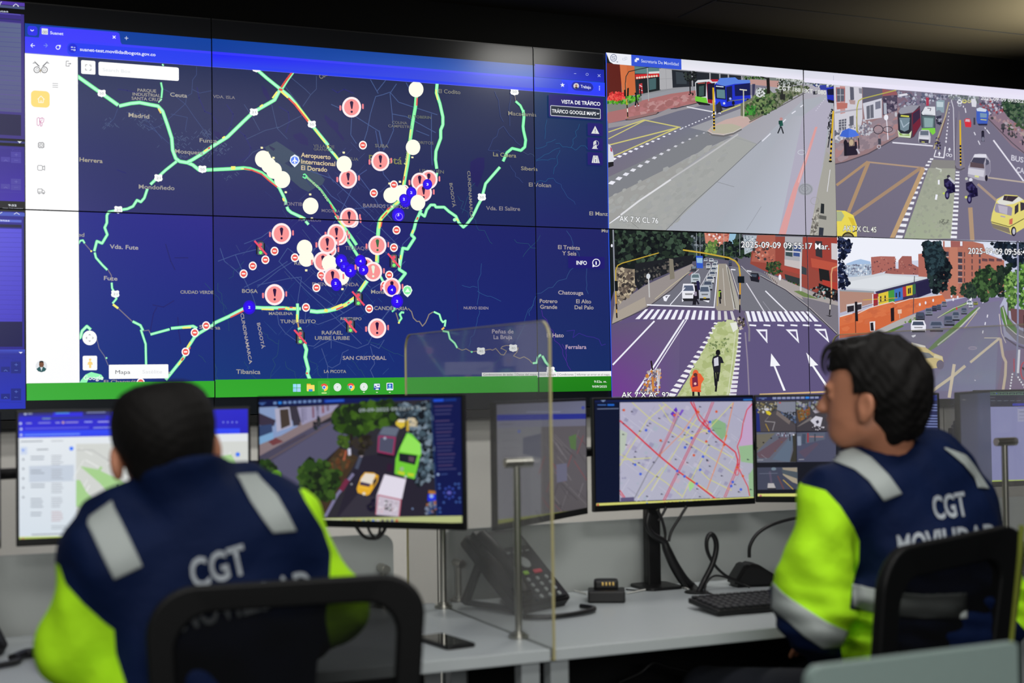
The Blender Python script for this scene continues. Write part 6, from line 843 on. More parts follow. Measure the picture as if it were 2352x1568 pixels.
def glass_mat():
    m = bpy.data.materials.new('screen_glass'); m.use_nodes = True; nt = m.node_tree; nt.nodes.clear()
    out = nt.nodes.new('ShaderNodeOutputMaterial'); tr = nt.nodes.new('ShaderNodeBsdfTransparent'); tr.inputs[0].default_value = (.86, .87, .86, 1)
    df = nt.nodes.new('ShaderNodeBsdfDiffuse'); df.inputs[0].default_value = (.56, .55, .54, 1)  # grey diffuse share paints in the pane's milky reflected haze
    gl = nt.nodes.new('ShaderNodeBsdfGlossy'); gl.inputs['Roughness'].default_value = .05; gl.inputs[0].default_value = (.9, .9, .9, 1)
    m1 = nt.nodes.new('ShaderNodeMixShader'); m1.inputs[0].default_value = .24; m2 = nt.nodes.new('ShaderNodeMixShader'); lw = nt.nodes.new('ShaderNodeLayerWeight')
    mr = nt.nodes.new('ShaderNodeMath'); mr.operation = 'MULTIPLY'; mr.inputs[1].default_value = .09
    nt.links.new(lw.outputs['Facing'], mr.inputs[0]); nt.links.new(mr.outputs[0], m2.inputs[0])
    nt.links.new(tr.outputs[0], m1.inputs[1]); nt.links.new(df.outputs[0], m1.inputs[2]); nt.links.new(m1.outputs[0], m2.inputs[1]); nt.links.new(gl.outputs[0], m2.inputs[2]); nt.links.new(m2.outputs[0], out.inputs[0]); return m
M_GLASS = glass_mat(); M_GEDGE = mat('yellowed_glass_edge', (176, 168, 122), .4)
def divider(x, lab):
    t = thing('glass_divider', lab, 'divider', (x, -1.48, .705), 'clear dividers between the desks')
    y0, y1, z0, z1 = -1.968, -.995, .705, 1.462
    R = [.002, .002, .045, .002]
    out = rrect(y1-y0, z1-z0, (.002, .045, .045, .002), 8)
    M = Matrix(((0, 0, 1, x-.0015), (1, 0, 0, (y0+y1)/2), (0, 1, 0, (z0+z1)/2), (0, 0, 0, 1)))
    b = MB(); n = len(out); P = [(x, (y0+y1)/2+a, (z0+z1)/2+c) for a, c in out]; b.add(P, [tuple(range(n))]); b.build('pane', M_GLASS, t)
    e = MB(); vs = []; fs = []
    for i in range(n):
        a, c = out[i]; L = math.hypot(a, c); vs += [(x-.003, P[i][1], P[i][2]), (x+.003, P[i][1], P[i][2]), (x+.003, P[i][1]*1-a/abs(a)*.002 if a else P[i][1], P[i][2]-c/abs(c)*.002), (x-.003, P[i][1]-a/abs(a)*.002, P[i][2]-c/abs(c)*.002)]
    for i in range(n):
        j = (i+1) % n
        for k in range(4): fs.append((i*4+k, i*4+(k+1) % 4, j*4+(k+1) % 4, j*4+k))
    e.add(vs, fs).build('edge', M_GEDGE, t, label='yellowish polished edge')
divider(.340, 'clear glass divider with rounded corner beside the black desk phone')
divider(1.815, 'clear glass divider at the right edge, behind the man looking left')
def post(x, y, top, lab, hx=.0, hy_=0., grp='tall steel posts holding the glass dividers'):
    t = thing('clamp_post', lab, 'post', (x, y, .73), grp)
    MB().cyl((x, y, .7305), (x, y, .7385), .024, n=28, bev=.002).cyl((x, y, .7385), (x, y, .7445), .015, n=24).build('foot', M_STEEL, t, True)
    MB().cyl((x, y, .744), (x, y, top-.006), .0085, n=20).build('pole', M_STEEL, t, True)
    b = MB()
    if hx: b.cyl((x-.03, y, top), (x+.04, y, top), .0115, n=24, bev=.001)
    else: b.cyl((x, y-.03, top), (x, y+.022, top), .0115, n=24, bev=.001)
    b.build('clamp', M_STEEL, t, True)
post(.327, -1.803, 1.136, 'tall steel clamp post at the front of the middle divider, before the phone', 1)
post(.327, -1.312, 1.136, 'tall steel clamp post at the rear of the middle divider, behind the street monitor', 1)
post(1.788, -1.803, 1.141, 'tall steel clamp post before the pale monitor at the right edge', 1)
g2 = 'short steel posts holding the privacy panels'
post(.405, -1.225, .833, 'short steel clamp post left of the middle privacy panel, beside the desk phone', 0, 1, g2)
post(.19, -1.225, .833, 'short steel clamp post at the right end of the left privacy panel, above the chair', 0, 1, g2)
# near partition in the bottom right corner
t = thing('low_partition', 'pale grey-green low partition out of focus at the bottom right', 'partition', (.355, -3.17, 0))
M = Matrix.Translation((.35, -3.165, .48)) @ Matrix.Rotation(math.radians(2), 4, 'Z') @ Matrix.Rotation(math.pi/2, 4, 'X')
MB().prism(rrect(.385, .89, (.002, .006, .022, .002), 6), M, .018, .001).build('board', mat('grey_green_board', (146, 166, 161), .5), t)
MB().box((.35, -3.174, .0175), (.3, .3, .035), bev=.004).build('foot', M_DESKU, t)

# ================================================================== monitors
def monitor(lab, L, R, zc, draw, xf, cls='monitors on the operator desks', H=.32, dim=1.0):
    L, R = np.array([*L, 0.]), np.array([*R, 0.]); v = R-L; w = np.linalg.norm(v); ex = v/w; n = np.cross(ex, (0, 0, 1.)); c = (L+R)/2; rz = math.atan2(v[1], v[0])
    t = thing('monitor', lab, 'monitor', (c[0], c[1], zc), cls)
    cc = c-n*.008
    h = MB().box((cc[0], cc[1], zc), (w, .016, H), rz, .003)
    q = c-n*.029; h.box((q[0], q[1], zc-.02), (w*.55, .03, H*.6), rz, .008); h.build('housing', M_BEZEL, t)
    q = c-n*.06; MB().box((q[0], q[1], zc), (.1, .03, .1), rz, .004).build('mount_plate', M_BLACK, t)
    bz, bb = .007, .018
    o = c+n*.0002-ex*(w/2)+np.array([0, 0, zc-H/2]); P = Pic(o, ex, (0, 0, 1.), 1e-5); P.xf = xf
    P.W, P.H = w, H; P.box = (bz, bb, w-bz, H-bz)
    draw(P); P.build('screen', M_MONSCREEN, t, P.box, lift=.0002)
    return t
def full(P, c): P.z += 1; P.polyuv([(0, 0), (P.W, 0), (P.W, P.H), (0, P.H)], c)
def icons(P, x0, y0, x1, y1, n, s):
    cs = [(190, 70, 60), (90, 80, 90), (120, 60, 60), (210, 150, 60), (80, 110, 160), (40, 40, 44), (70, 110, 220), (200, 190, 210), (70, 50, 90), (90, 90, 100), (80, 80, 140)]
    for i in range(n): P.disc(x0+(x1-x0)*i/(n-1), y0+(y1-y0)*i/(n-1), s, cs[i % len(cs)], n=8)
def grey_lines(P, x, y, n, w, dy, c, h=6, seed=1):
    r = random.Random(seed)
    for i in range(n): P.line([(x, y+i*dy), (x+w*r.uniform(.7, 1), y+i*dy-1)], h, c, cap=False)
def d_m1(P):
    full(P, (222, 228, 235)); P.quad([(160, 250), (2260, 196), (2260, 470), (160, 490)], [(20, 14, 190), (24, 18, 200), (16, 10, 180), (20, 14, 230)], 2)
    P.poly([(160, 260), (478, 250), (478, 290), (160, 300)], (18, 16, 130)); P.poly([(480, 246), (740, 240), (745, 292), (480, 298)], (24, 20, 220)); P.poly([(745, 240), (1000, 234), (1000, 290), (745, 295)], (14, 14, 110))
    P.poly([(160, 430), (1010, 415), (2160, 405), (2160, 452), (1010, 465), (160, 492)], (30, 60, 240)); P.line([(370, 318), (950, 305)], 12, (30, 40, 110)); P.line([(380, 318), (455, 317)], 11, (110, 140, 150))
    for x, y, l, c in ((250, 274, 40, (150, 160, 190)), (500, 269, 125, (70, 150, 240)), (780, 262, 170, (130, 140, 190)), (235, 360, 50, (150, 150, 210)), (345, 357, 110, (130, 130, 220)), (500, 355, 40, (150, 150, 220)), (590, 352, 115, (150, 140, 210)), (760, 348, 70, (150, 160, 240)), (880, 347, 100, (160, 160, 230)), (225, 408, 575, (90, 90, 220)), (840, 400, 160, (130, 140, 220)), (220, 465, 500, (110, 150, 250))): P.line([(x, y), (x+l, y-l*.02)], 10, c, cap=False)
    for x, y in ((185, 362), (190, 412), (190, 465), (228, 274), (568, 353)): P.disc(x, y, 12, (190, 200, 235) if x != 568 else (190, 150, 150), n=10)
    P.quad([(165, 492), (2260, 450), (2260, 1340), (165, 1375)], [(226, 232, 238), (222, 226, 230), (214, 222, 228), (212, 222, 232)], 3); P.line([(185, 525), (385, 520)], 10, (150, 155, 165)); P.line([(460, 520), (570, 517)], 8, (180, 184, 190)); P.line([(330, 597), (435, 594)], 9, (130, 136, 145))
    P.disc(208, 600, 12, (60, 110, 230)); P.rect(185, 575, 245, 640, (200, 212, 235)); P.disc(208, 602, 10, (90, 140, 240)); P.disc(643, 587, 19, (50, 120, 250)); P.rect(262, 745, 665, 878, (196, 206, 220))
    for i, y in enumerate((660, 785, 910, 1040, 1165)): grey_lines(P, 275, y, 2 if i != 3 else 4, 130, 24, (150, 158, 170), 9, i); grey_lines(P, 462, y-8, 5, 112, 20, (165, 170, 180) if i != 4 else (190, 160, 165), 7, i+9)
    grey_lines(P, 462, 1285, 2, 175, 22, (160, 168, 176), 7)
    for i, y in enumerate((685, 770, 857, 940, 1025)): P.disc(210, y, 10, (140, 146, 156), n=10)
    P.line([(285, 1362), (565, 1354)], 8, (130, 134, 140))
    P.poly([(685, 545), (2260, 520), (2260, 1340), (685, 1350)], (208, 211, 207))
    r = random.Random(4)
    for i in range(70):
        x, y = r.uniform(690, 2140), r.uniform(560, 1330); a = r.choice((.5, .5, 2.1, 1.2)); l = r.uniform(40, 200); P.line([(x, y), (x+l*math.cos(a), y+l*math.sin(a))], r.choice((6, 9)), (232, 234, 232), newz=i % 8 == 0, cap=False)
    P.poly([(720, 745), (880, 775), (1060, 860), (1140, 900), (1090, 940), (1000, 1015), (900, 900)], (164, 206, 140)); P.poly([(685, 870), (720, 870), (780, 980), (855, 1050), (840, 1095), (890, 1100), (800, 1150), (685, 1110)], (164, 206, 140)); P.poly([(885, 775), (905, 745), (925, 760), (900, 790)], (164, 206, 140)); P.poly([(1060, 930), (1180, 900), (1150, 960), (1050, 1010)], (164, 206, 140)); P.line([(690, 600), (830, 600), (1000, 710)], 12, (190, 192, 190)); P.disc(1055, 912, 9, (60, 80, 60), n=8)
    P.poly([(1950, 660), (2080, 640), (2130, 720), (2080, 800), (1960, 780)], (164, 206, 140)); P.disc(2140, 640, 20, (60, 120, 240)); P.line([(2060, 800), (2170, 950)], 7, (120, 120, 120))
    grey_lines(P, 690, 1108, 6, 130, 22, (150, 160, 150), 7, 8)
    P.poly([(165, 1382), (2155, 1340), (2155, 1400), (165, 1432)], (186, 206, 110)); P.disc(208, 1403, 14, (206, 150, 110), n=10)
    W_ = (120, 130, 230)
    for i in range(4): P.disc(2010+i*40, 350, 8, W_, n=8)
monitor('monitor with white page and pale green map, left of the short-haired man', (-.739, -1.302), (-.192, -1.352), 1.1125, d_m1, (0, 880, 3.92))
def d_m0(P):
    full(P, (150, 150, 170)); P.poly([(-400, 250), (112, 262), (112, 455), (-400, 470)], (22, 16, 120)); P.poly([(-400, 300), (110, 300), (110, 330), (-400, 330)], (16, 14, 80)); P.poly([(-400, 470), (112, 458), (108, 540), (-400, 560)], (180, 184, 205)); P.poly([(-400, 540), (110, 530), (106, 1350), (-400, 1400)], (146, 142, 152)); P.poly([(-400, 1360), (106, 1330), (106, 1400), (-400, 1430)], (160, 160, 190)); P.poly([(-400, 1440), (106, 1396), (104, 1465), (-400, 1520)], (120, 140, 50)); P.line([(20, 380), (100, 378)], 9, (70, 80, 150)); P.disc(48, 492, 10, (110, 110, 130))
monitor('monitor cut off by the left edge, with a plain greyish page', (-1.13, -1.60), (-.772, -1.312), 1.1125, d_m0, (0, 880, 3.92))
def d_m2(P):
    full(P, (12, 18, 50)); P.quad([(100, 180), (2260, 80), (2260, 160), (100, 250)], [(14, 24, 70), (22, 34, 120), (16, 30, 100), (12, 20, 60)], 2)
    P.poly([(125, 250), (1935, 165), (2000, 1365), (150, 1420)], (44, 42, 50)); P.quad([(130, 620), (1000, 360), (1100, 600), (150, 1200)], [(70, 66, 84), (84, 80, 104), (70, 66, 96), (74, 72, 92)], 3)
    P.poly([(140, 760), (920, 330), (960, 280), (900, 260), (125, 600)], (132, 116, 120)); P.poly([(300, 790), (930, 400), (1090, 520), (1000, 640), (500, 1100), (420, 1020)], (84, 82, 108)); P.line([(260, 780), (930, 390)], 14, (96, 84, 90)); P.line([(380, 660), (640, 530)], 12, (70, 60, 70))
    P.poly([(125, 250), (340, 240), (560, 440), (380, 540), (130, 620)], (130, 150, 190)); P.poly([(125, 290), (330, 380), (310, 440), (125, 430)], (56, 48, 66)); P.poly([(130, 440), (290, 420), (300, 540), (135, 590)], (50, 66, 104)); P.poly([(135, 560), (300, 500), (310, 570), (140, 640)], (120, 160, 200)); P.poly([(320, 260), (470, 245), (500, 440), (340, 500)], (170, 168, 190)); P.poly([(370, 270), (460, 262), (480, 430), (385, 470)], (66, 56, 50)); P.poly([(480, 250), (560, 240), (580, 430), (510, 440)], (56, 52, 64)); P.poly([(550, 245), (980, 220), (900, 300), (600, 430)], (150, 146, 176))
    for i, x in enumerate((590, 620, 700, 745, 800, 850)): P.poly([(x, 250-i*5), (x+26, 250-i*5), (x+30, 400-i*24), (x+6, 405-i*24)], ((60, 56, 84), (90, 84, 120), (110, 50, 60), (70, 66, 90), (130, 60, 60), (90, 60, 70))[i], newz=False)
    P.poly([(250, 600), (330, 560), (410, 600), (300, 640)], (110, 60, 64)); P.blobs([(730, 360), (790, 340), (780, 460), (710, 470)], 20, 20, [(24, 24, 34), (40, 50, 50)], 2)
    P.poly([(520, 1110), (1000, 640), (1020, 660), (560, 1130)], (34, 32, 38)); P.poly([(980, 660), (1180, 760), (1100, 900), (820, 1380), (600, 1130)], (62, 48, 34)); P.blobs([(980, 680), (1170, 780), (1000, 900), (900, 860)], 40, 28, [(90, 56, 34), (70, 60, 40), (110, 70, 44)], 3)
    P.poly([(1180, 760), (1560, 700), (1650, 520), (1950, 400), (1990, 1360), (960, 1370), (1080, 1000)], (38, 34, 48)); P.poly([(980, 1370), (1180, 1130), (1400, 1180), (1360, 1370)], (52, 48, 60)); P.line([(840, 1370), (960, 1150), (1130, 930)], 30, (120, 116, 150)); P.line([(1000, 1100), (1070, 990)], 50, (110, 40, 66)); P.line([(1160, 880), (1210, 740)], 36, (70, 76, 96)); P.disc(1210, 735, 20, (196, 180, 190)); P.line([(1085, 670), (1090, 740)], 30, (196, 196, 214)); P.line([(1030, 790), (1055, 690)], 14, (176, 90, 66))
    P.blobs([(920, 330), (1000, 230), (1550, 200), (1620, 260), (1500, 420), (1300, 440), (1180, 560), (1060, 500), (950, 470)], 260, 55, [(46, 74, 22), (30, 50, 20), (62, 96, 28), (24, 36, 22)], 4); P.blobs([(960, 540), (1080, 560), (1070, 680), (990, 650)], 40, 30, [(60, 86, 30), (44, 64, 26), (84, 110, 40)], 5); P.line([(1105, 520), (1110, 650)], 30, (34, 28, 26)); P.blobs([(1120, 600), (1300, 520), (1320, 640), (1200, 720)], 40, 34, [(34, 30, 26), (60, 58, 30), (50, 44, 40)], 6)
    P.blobs([(580, 880), (680, 790), (830, 800), (1000, 900), (1000, 960), (900, 1180), (760, 1200), (600, 1110)], 260, 46, [(40, 66, 24), (28, 44, 20), (58, 86, 32), (20, 30, 18)], 7); P.blobs([(140, 800), (260, 790), (330, 880), (400, 1000), (150, 990)], 110, 38, [(34, 58, 24), (26, 40, 22), (50, 78, 30)], 8); P.disc(335, 950, 58, (96, 150, 30)); P.disc(345, 965, 30, (60, 110, 24)); P.blobs([(300, 1000), (430, 1010), (490, 1080), (380, 1080)], 30, 26, [(40, 62, 26), (30, 46, 22)], 9)
    P.blobs([(1560, 230), (1930, 200), (1960, 980), (1760, 1060), (1820, 700), (1700, 480)], 380, 34, [(40, 52, 62), (66, 84, 96), (24, 30, 38), (90, 110, 124), (120, 136, 150), (18, 22, 30)], 10); P.blobs([(1700, 340), (1770, 350), (1780, 440), (1700, 430)], 16, 22, [(206, 190, 160), (170, 160, 130)], 11); P.line([(1690, 380), (1690, 490)], 26, (190, 160, 50))
    P.poly([(1565, 400), (1600, 370), (1665, 375), (1660, 440), (1620, 465), (1570, 430)], (214, 186, 60)); P.poly([(1590, 372), (1660, 372), (1655, 400), (1590, 398)], (226, 214, 190))
    P.poly([(1380, 540), (1430, 450), (1500, 440), (1605, 460), (1570, 560), (1545, 740), (1375, 710)], (76, 78, 100)); P.poly([(1440, 450), (1605, 462), (1565, 540), (1400, 520)], (98, 106, 124)); P.line([(1395, 545), (1560, 560), (1540, 735), (1385, 700), (1395, 545)], 16, (150, 44, 90)); P.disc(1455, 565, 14, (160, 170, 190)); P.poly([(1380, 710), (1545, 740), (1540, 770), (1380, 740)], (26, 20, 32))
    P.poly([(1565, 780), (1600, 680), (1680, 510), (1730, 520), (1820, 620), (1830, 700), (1790, 870), (1760, 985), (1660, 960), (1555, 930)], (112, 200, 54)); P.poly([(1620, 650), (1690, 520), (1760, 570), (1820, 620), (1828, 740), (1610, 700)], (146, 224, 90)); P.poly([(1600, 716), (1790, 740), (1765, 840), (1600, 800)], (28, 30, 40)); P.poly([(1700, 750), (1760, 760), (1750, 810), (1700, 800)], (90, 70, 84)); P.poly([(1590, 900), (1660, 915), (1655, 945), (1590, 930)], (190, 206, 50)); P.poly([(1690, 920), (1755, 930), (1750, 960), (1690, 950)], (190, 206, 50)); P.disc(1630, 880, 22, (150, 180, 130)); P.disc(1668, 962, 14, (180, 186, 176)); P.line([(1510, 830), (1500, 900)], 50, (50, 24, 50))
    P.poly([(1165, 1080), (1210, 960), (1250, 915), (1340, 920), (1390, 950), (1380, 1010), (1300, 1140), (1270, 1155), (1175, 1125)], (226, 170, 44)); P.poly([(1210, 985), (1255, 925), (1360, 935), (1320, 1040), (1200, 1010)], (224, 214, 200)); P.poly([(1205, 1010), (1310, 1035), (1295, 1065), (1195, 1045)], (66, 54, 80)); P.poly([(1335, 1000), (1375, 960), (1370, 1010), (1330, 1070)], (60, 50, 50)); P.disc(1240, 1135, 16, (226, 214, 190)); P.line([(1190, 1060), (1290, 1085)], 8, (236, 190, 60))
    P.poly([(1370, 1150), (1450, 935), (1675, 985), (1625, 1190), (1600, 1370), (1360, 1350)], (196, 186, 200)); P.poly([(1455, 940), (1672, 990), (1630, 1190), (1380, 1140)], (222, 216, 230)); P.line([(1385, 1148), (1620, 1198), (1600, 1370)], 12, (180, 90, 110)); P.line([(1385, 1148), (1362, 1350)], 10, (180, 90, 110)); P.blobs([(1460, 1210), (1510, 1230), (1520, 1310), (1470, 1290)], 14, 18, [(60, 60, 64), (110, 110, 116)], 12); P.blobs([(1400, 1170), (1590, 1210), (1580, 1340), (1390, 1330)], 30, 12, [(210, 180, 190), (170, 160, 170), (226, 222, 230)], 13)
    P.poly([(1905, 1100), (1980, 1110), (1980, 1140), (1905, 1135)], (170, 110, 50)); P.poly([(1898, 1140), (1985, 1140), (1985, 1215), (1895, 1210)], (30, 50, 220)); P.disc(1935, 1160, 20, (150, 180, 230)); P.blobs([(1890, 1220), (1980, 1220), (1980, 1340), (1880, 1340)], 20, 22, [(120, 130, 150), (160, 100, 60), (60, 80, 130)], 14); P.disc(1300, 1260, 14, (120, 130, 50)); P.disc(1740, 1290, 9, (120, 140, 180)); P.disc(1112, 1037, 10, (150, 150, 160)); P.blobs([(1290, 1180), (1350, 1190), (1340, 1330), (1280, 1300)], 16, 24, [(22, 18, 40), (36, 30, 50)], 15)
    P.poly([(1945, 150), (2240, 120), (2270, 1355), (2000, 1365)], (12, 20, 74)); P.line([(1930, 160), (1995, 1365)], 12, (16, 44, 96)); P.line([(1955, 177), (2060, 173)], 26, (30, 80, 210), cap=False); P.line([(2070, 173), (2190, 167)], 24, (18, 50, 130), cap=False)
    for i, y in enumerate([235, 275, 315, 385]+[425+38*k for k in range(13)]): P.line([(1965+i*2.5, y+4), (2150+i*2.5-(i % 4)*12, y-3)], 13, (60, 60, 104) if i % 3 else (72, 60, 100), cap=False)
    P.disc(2003, 937, 13, (150, 170, 210)); P.line([(2030, 937), (2100, 932)], 8, (60, 80, 140)); P.disc(2222, 930, 10, (80, 100, 150))
    for k in range(8): P.disc(2118+52*math.cos(k*.785), 1125+58*math.sin(k*.785), 13, (50, 70, 160), n=8)
    P.disc(2118, 1125, 24, (64, 64, 160)); P.line([(2098, 1126), (2138, 1124)], 8, (130, 130, 190))
    for x, y in ((2015, 1040), (2018, 1078), (2180, 1035), (2215, 1035), (2218, 1075), (2225, 1180), (2190, 1220), (2228, 1220), (2062, 1225), (2022, 1285), (2025, 1325)): P.disc(x, y, 12, (60, 90, 160), n=8)
    P.text('09-09-2025 09:52:19 Tue', 1190, 296, 1880, 268, 34, (150, 160, 164), .02)
    P.poly([(150, 200), (240, 195), (196, 228)], (60, 90, 150))
    for i in range(10): P.line([(310+i*51, 204-i*2.4), (342+i*51, 202-i*2.4)], 24, (40, 130, 230) if i == 1 else (110, 140, 190), cap=False)
    P.line([(835, 184), (1040, 175)], 30, (20, 60, 170), cap=False); P.line([(850, 184), (1030, 176)], 8, (60, 110, 210)); P.line([(2050, 120), (2180, 114)], 6, (40, 70, 150))
    P.poly([(150, 1398), (2268, 1362), (2270, 1432), (150, 1475)], (178, 186, 128)); P.poly([(850, 1395), (1010, 1392), (1015, 1440), (860, 1446)], (190, 196, 160)); icons(P, 1045, 1418, 1580, 1410, 12, 14)
monitor('large monitor showing a street with green bus, yellow taxi and white truck', (-.171, -1.331), (.231, -1.718), 1.136, d_m2, (560, 880, 4.481), H=.321)
def d_m3(P):
    full(P, (92, 92, 102)); P.quad([(500, 95), (980, 85), (980, 165), (500, 175)], [(84, 84, 96), (96, 98, 120), (100, 104, 130), (90, 90, 104)], 2); P.poly([(505, 165), (978, 158), (978, 186), (505, 196)], (24, 36, 130)); P.poly([(505, 196), (978, 186), (978, 225), (505, 240)], (100, 100, 118)); P.poly([(505, 235), (735, 228), (735, 720), (505, 735)], (104, 104, 112)); P.poly([(735, 228), (978, 222), (980, 670), (735, 715)], (84, 80, 84))
    P.poly([(640, 285), (735, 262), (735, 390), (640, 370)], (72, 74, 92)); r = random.Random(5)
    for i in range(40):
        x, y = r.uniform(740, 970), r.uniform(235, 650); a = r.choice((1.0, 1.9, .8)); l = r.uniform(40, 160); P.line([(x, y), (x+l*math.cos(a), y+l*math.sin(a))], r.choice((3, 5)), r.choice(((100, 96, 98), (112, 70, 74), (70, 66, 70), (104, 100, 104))), newz=i % 6 == 0, cap=False)
    P.poly([(880, 280), (920, 265), (918, 350), (890, 340)], (76, 104, 60)); P.poly([(815, 425), (870, 418), (872, 510), (818, 520)], (96, 96, 116)); P.poly([(505, 715), (978, 655), (978, 690), (505, 750)], (108, 112, 56)); grey_lines(P, 520, 215, 1, 90, 10, (80, 80, 92), 4); grey_lines(P, 530, 260, 5, 90, 40, (92, 92, 100), 4); P.disc(620, 252, 8, (60, 80, 150)); P.disc(955, 128, 9, (60, 70, 150)); grey_lines(P, 660, 150, 1, 240, 9, (120, 124, 150), 4)
monitor('dim monitor seen through the glass divider, behind the tall clamp post', (.362, -1.596), (.762, -1.302), 1.115, d_m3, (920, 880, 2.28))
def d_m4(P):
    full(P, (10, 16, 44)); P.poly([(105, 82), (935, 70), (935, 92), (105, 100)], (12, 24, 70)); P.poly([(100, 100), (238, 98), (234, 622), (100, 632)], (4, 14, 44))
    P.quad([(236, 100), (936, 94), (936, 592), (236, 618)], [(176, 172, 196), (168, 166, 190), (172, 172, 186), (176, 176, 196)], 3)
    P.window((236, 100), (936, 94), (936, 596), (236, 618)); r = random.Random(6)
    for i in range(80):
        x, y = r.uniform(240, 930), r.uniform(105, 600); s = r.uniform(8, 26); P.poly([(x, y), (x+s, y+s*.5), (x+s*.5, y+s*1.4), (x-s*.5, y+s)], r.choice(((160, 156, 184), (184, 180, 200), (150, 148, 176), (188, 170, 186), (166, 174, 190))), newz=i % 8 == 0)
    for i in range(60):
        x, y = r.uniform(200, 930), r.uniform(105, 600); a = r.choice((.65, .65, 2.12, 2.12)); l = r.uniform(40, 160); P.line([(x, y), (x+l*math.cos(a), y+l*math.sin(a))], r.choice((1.5, 2.5)), r.choice(((196, 194, 210), (204, 202, 216), (150, 146, 170))), newz=i % 8 == 0, cap=False)
    P.poly([(236, 240), (275, 260), (262, 350), (236, 380)], (180, 190, 176)); P.poly([(715, 200), (740, 185), (790, 210), (792, 270), (770, 298), (720, 240)], (134, 172, 130)); P.poly([(905, 110), (936, 96), (936, 330), (870, 340), (858, 300), (890, 200)], (190, 160, 196)); P.poly([(858, 330), (936, 320), (936, 420), (870, 410)], (146, 180, 140)); P.poly([(910, 480), (936, 440), (936, 600), (912, 596)], (146, 180, 140)); P.poly([(595, 520), (620, 500), (625, 540), (600, 566)], (160, 206, 140)); P.poly([(500, 160), (530, 124), (538, 140), (520, 180)], (96, 50, 190)); P.poly([(535, 180), (560, 136), (572, 140), (550, 175)], (120, 80, 190))
    Y_ = (206, 204, 120); O_ = (214, 140, 100); RD_ = (206, 40, 58)
    for p in ([(300, 100), (400, 190), (560, 290), (700, 380), (830, 470)], [(236, 370), (340, 430), (480, 520), (560, 590)], [(236, 430), (380, 190), (480, 110)], [(330, 600), (460, 440)], [(540, 300), (700, 240), (830, 100)], [(560, 600), (600, 520), (700, 330)], [(830, 390), (640, 290), (500, 200), (440, 110)], [(560, 470), (720, 580)], [(820, 560), (700, 500), (640, 440)], [(240, 400), (400, 390)], [(400, 560), (560, 300), (640, 180)], [(460, 100), (560, 180), (700, 260)]): P.line(p, 4, Y_)
    P.line([(440, 380), (560, 260), (650, 130)], 4, O_); P.line([(690, 560), (780, 320), (830, 100)], 5, O_); P.line([(795, 270), (785, 300)], 7, (220, 110, 40))
    P.line([(313, 600), (380, 470), (440, 380), (540, 180)], 5, (130, 130, 140)); P.line([(236, 195), (300, 250), (440, 378), (540, 460), (640, 530), (740, 606)], 8, RD_)
    for o in (0, 9): P.line([(462+o, 612), (540+o, 455), (620+o, 290), (680+o, 190), (718+o, 98)], 4, (196, 56, 86)); P.line([(440+o, 370), (500+o, 240), (535+o, 150)], 3.4, (196, 80, 110)); P.line([(780+o, 596), (830+o, 480), (855+o, 400)], 3.6, (200, 60, 80))
    P.line([(606, 98), (630, 140), (650, 190), (690, 230), (740, 280), (790, 320), (840, 360), (852, 400), (850, 430)], 7, RD_); P.line([(620, 98), (640, 150), (680, 200), (720, 260), (780, 310)], 5, RD_); P.line([(936, 98), (900, 140), (880, 210), (870, 280), (850, 330), (862, 380), (860, 440)], 5, RD_); P.line([(850, 430), (880, 490), (905, 540), (915, 590)], 5, RD_); P.ring(686, 210, 14, 4, RD_); P.ring(848, 465, 10, 3.5, RD_, 16); P.line([(236, 560), (262, 596)], 5, RD_); P.line([(236, 575), (255, 600)], 4, RD_)
    for i in range(44): x, y = r.uniform(245, 925), r.uniform(108, 595); P.disc(x, y, 3.8, (34, 30, 60), n=7); P.line([(x+3, y), (x+9, y+3)], 3, (34, 30, 60), cap=False)
    for x, y in ((372, 245), (595, 232), (610, 286), (315, 425), (343, 474), (576, 335), (670, 383), (655, 452), (535, 458), (573, 486), (637, 525), (825, 516), (817, 537), (868, 555), (706, 202), (702, 250)): P.disc(x, y, 7.5, (66, 96, 206), n=12)
    for x, y in ((256, 140), (448, 299), (520, 166), (645, 150), (687, 304), (740, 148), (443, 378), (780, 322), (848, 440), (878, 485), (622, 376)): P.disc(x, y, 7, (206, 90, 50), n=12)
    P.rect(238, 598, 310, 616, (90, 84, 120)); P.text('Museo', 728, 238, 765, 238, 5, (90, 120, 100)); P.window()
    P.poly([(100, 628), (935, 594), (935, 615), (100, 658)], (206, 206, 112)); icons(P, 470, 624, 685, 614, 12, 4.5); P.disc(377, 628, 5, (60, 110, 220)); P.line([(392, 628), (430, 626)], 5, (226, 226, 190)); P.disc(120, 635, 6, (190, 80, 70)); P.line([(130, 641), (170, 640)], 5, (190, 190, 130))
    P.poly([(130, 86), (165, 85), (148, 98)], (120, 140, 180)); P.line([(118, 113), (162, 113)], 5, (60, 100, 170)); P.line([(170, 113), (205, 113)], 9, (30, 100, 200), cap=False); P.line([(116, 134), (228, 132)], 4, (110, 120, 150)); P.line([(880, 86), (930, 85)], 7, (40, 110, 190))
monitor('monitor showing a street map crossed by red roads, above the black stand', (.795, -1.272), (1.320, -1.286), 1.115, d_m4, (1320, 880, 2.278))
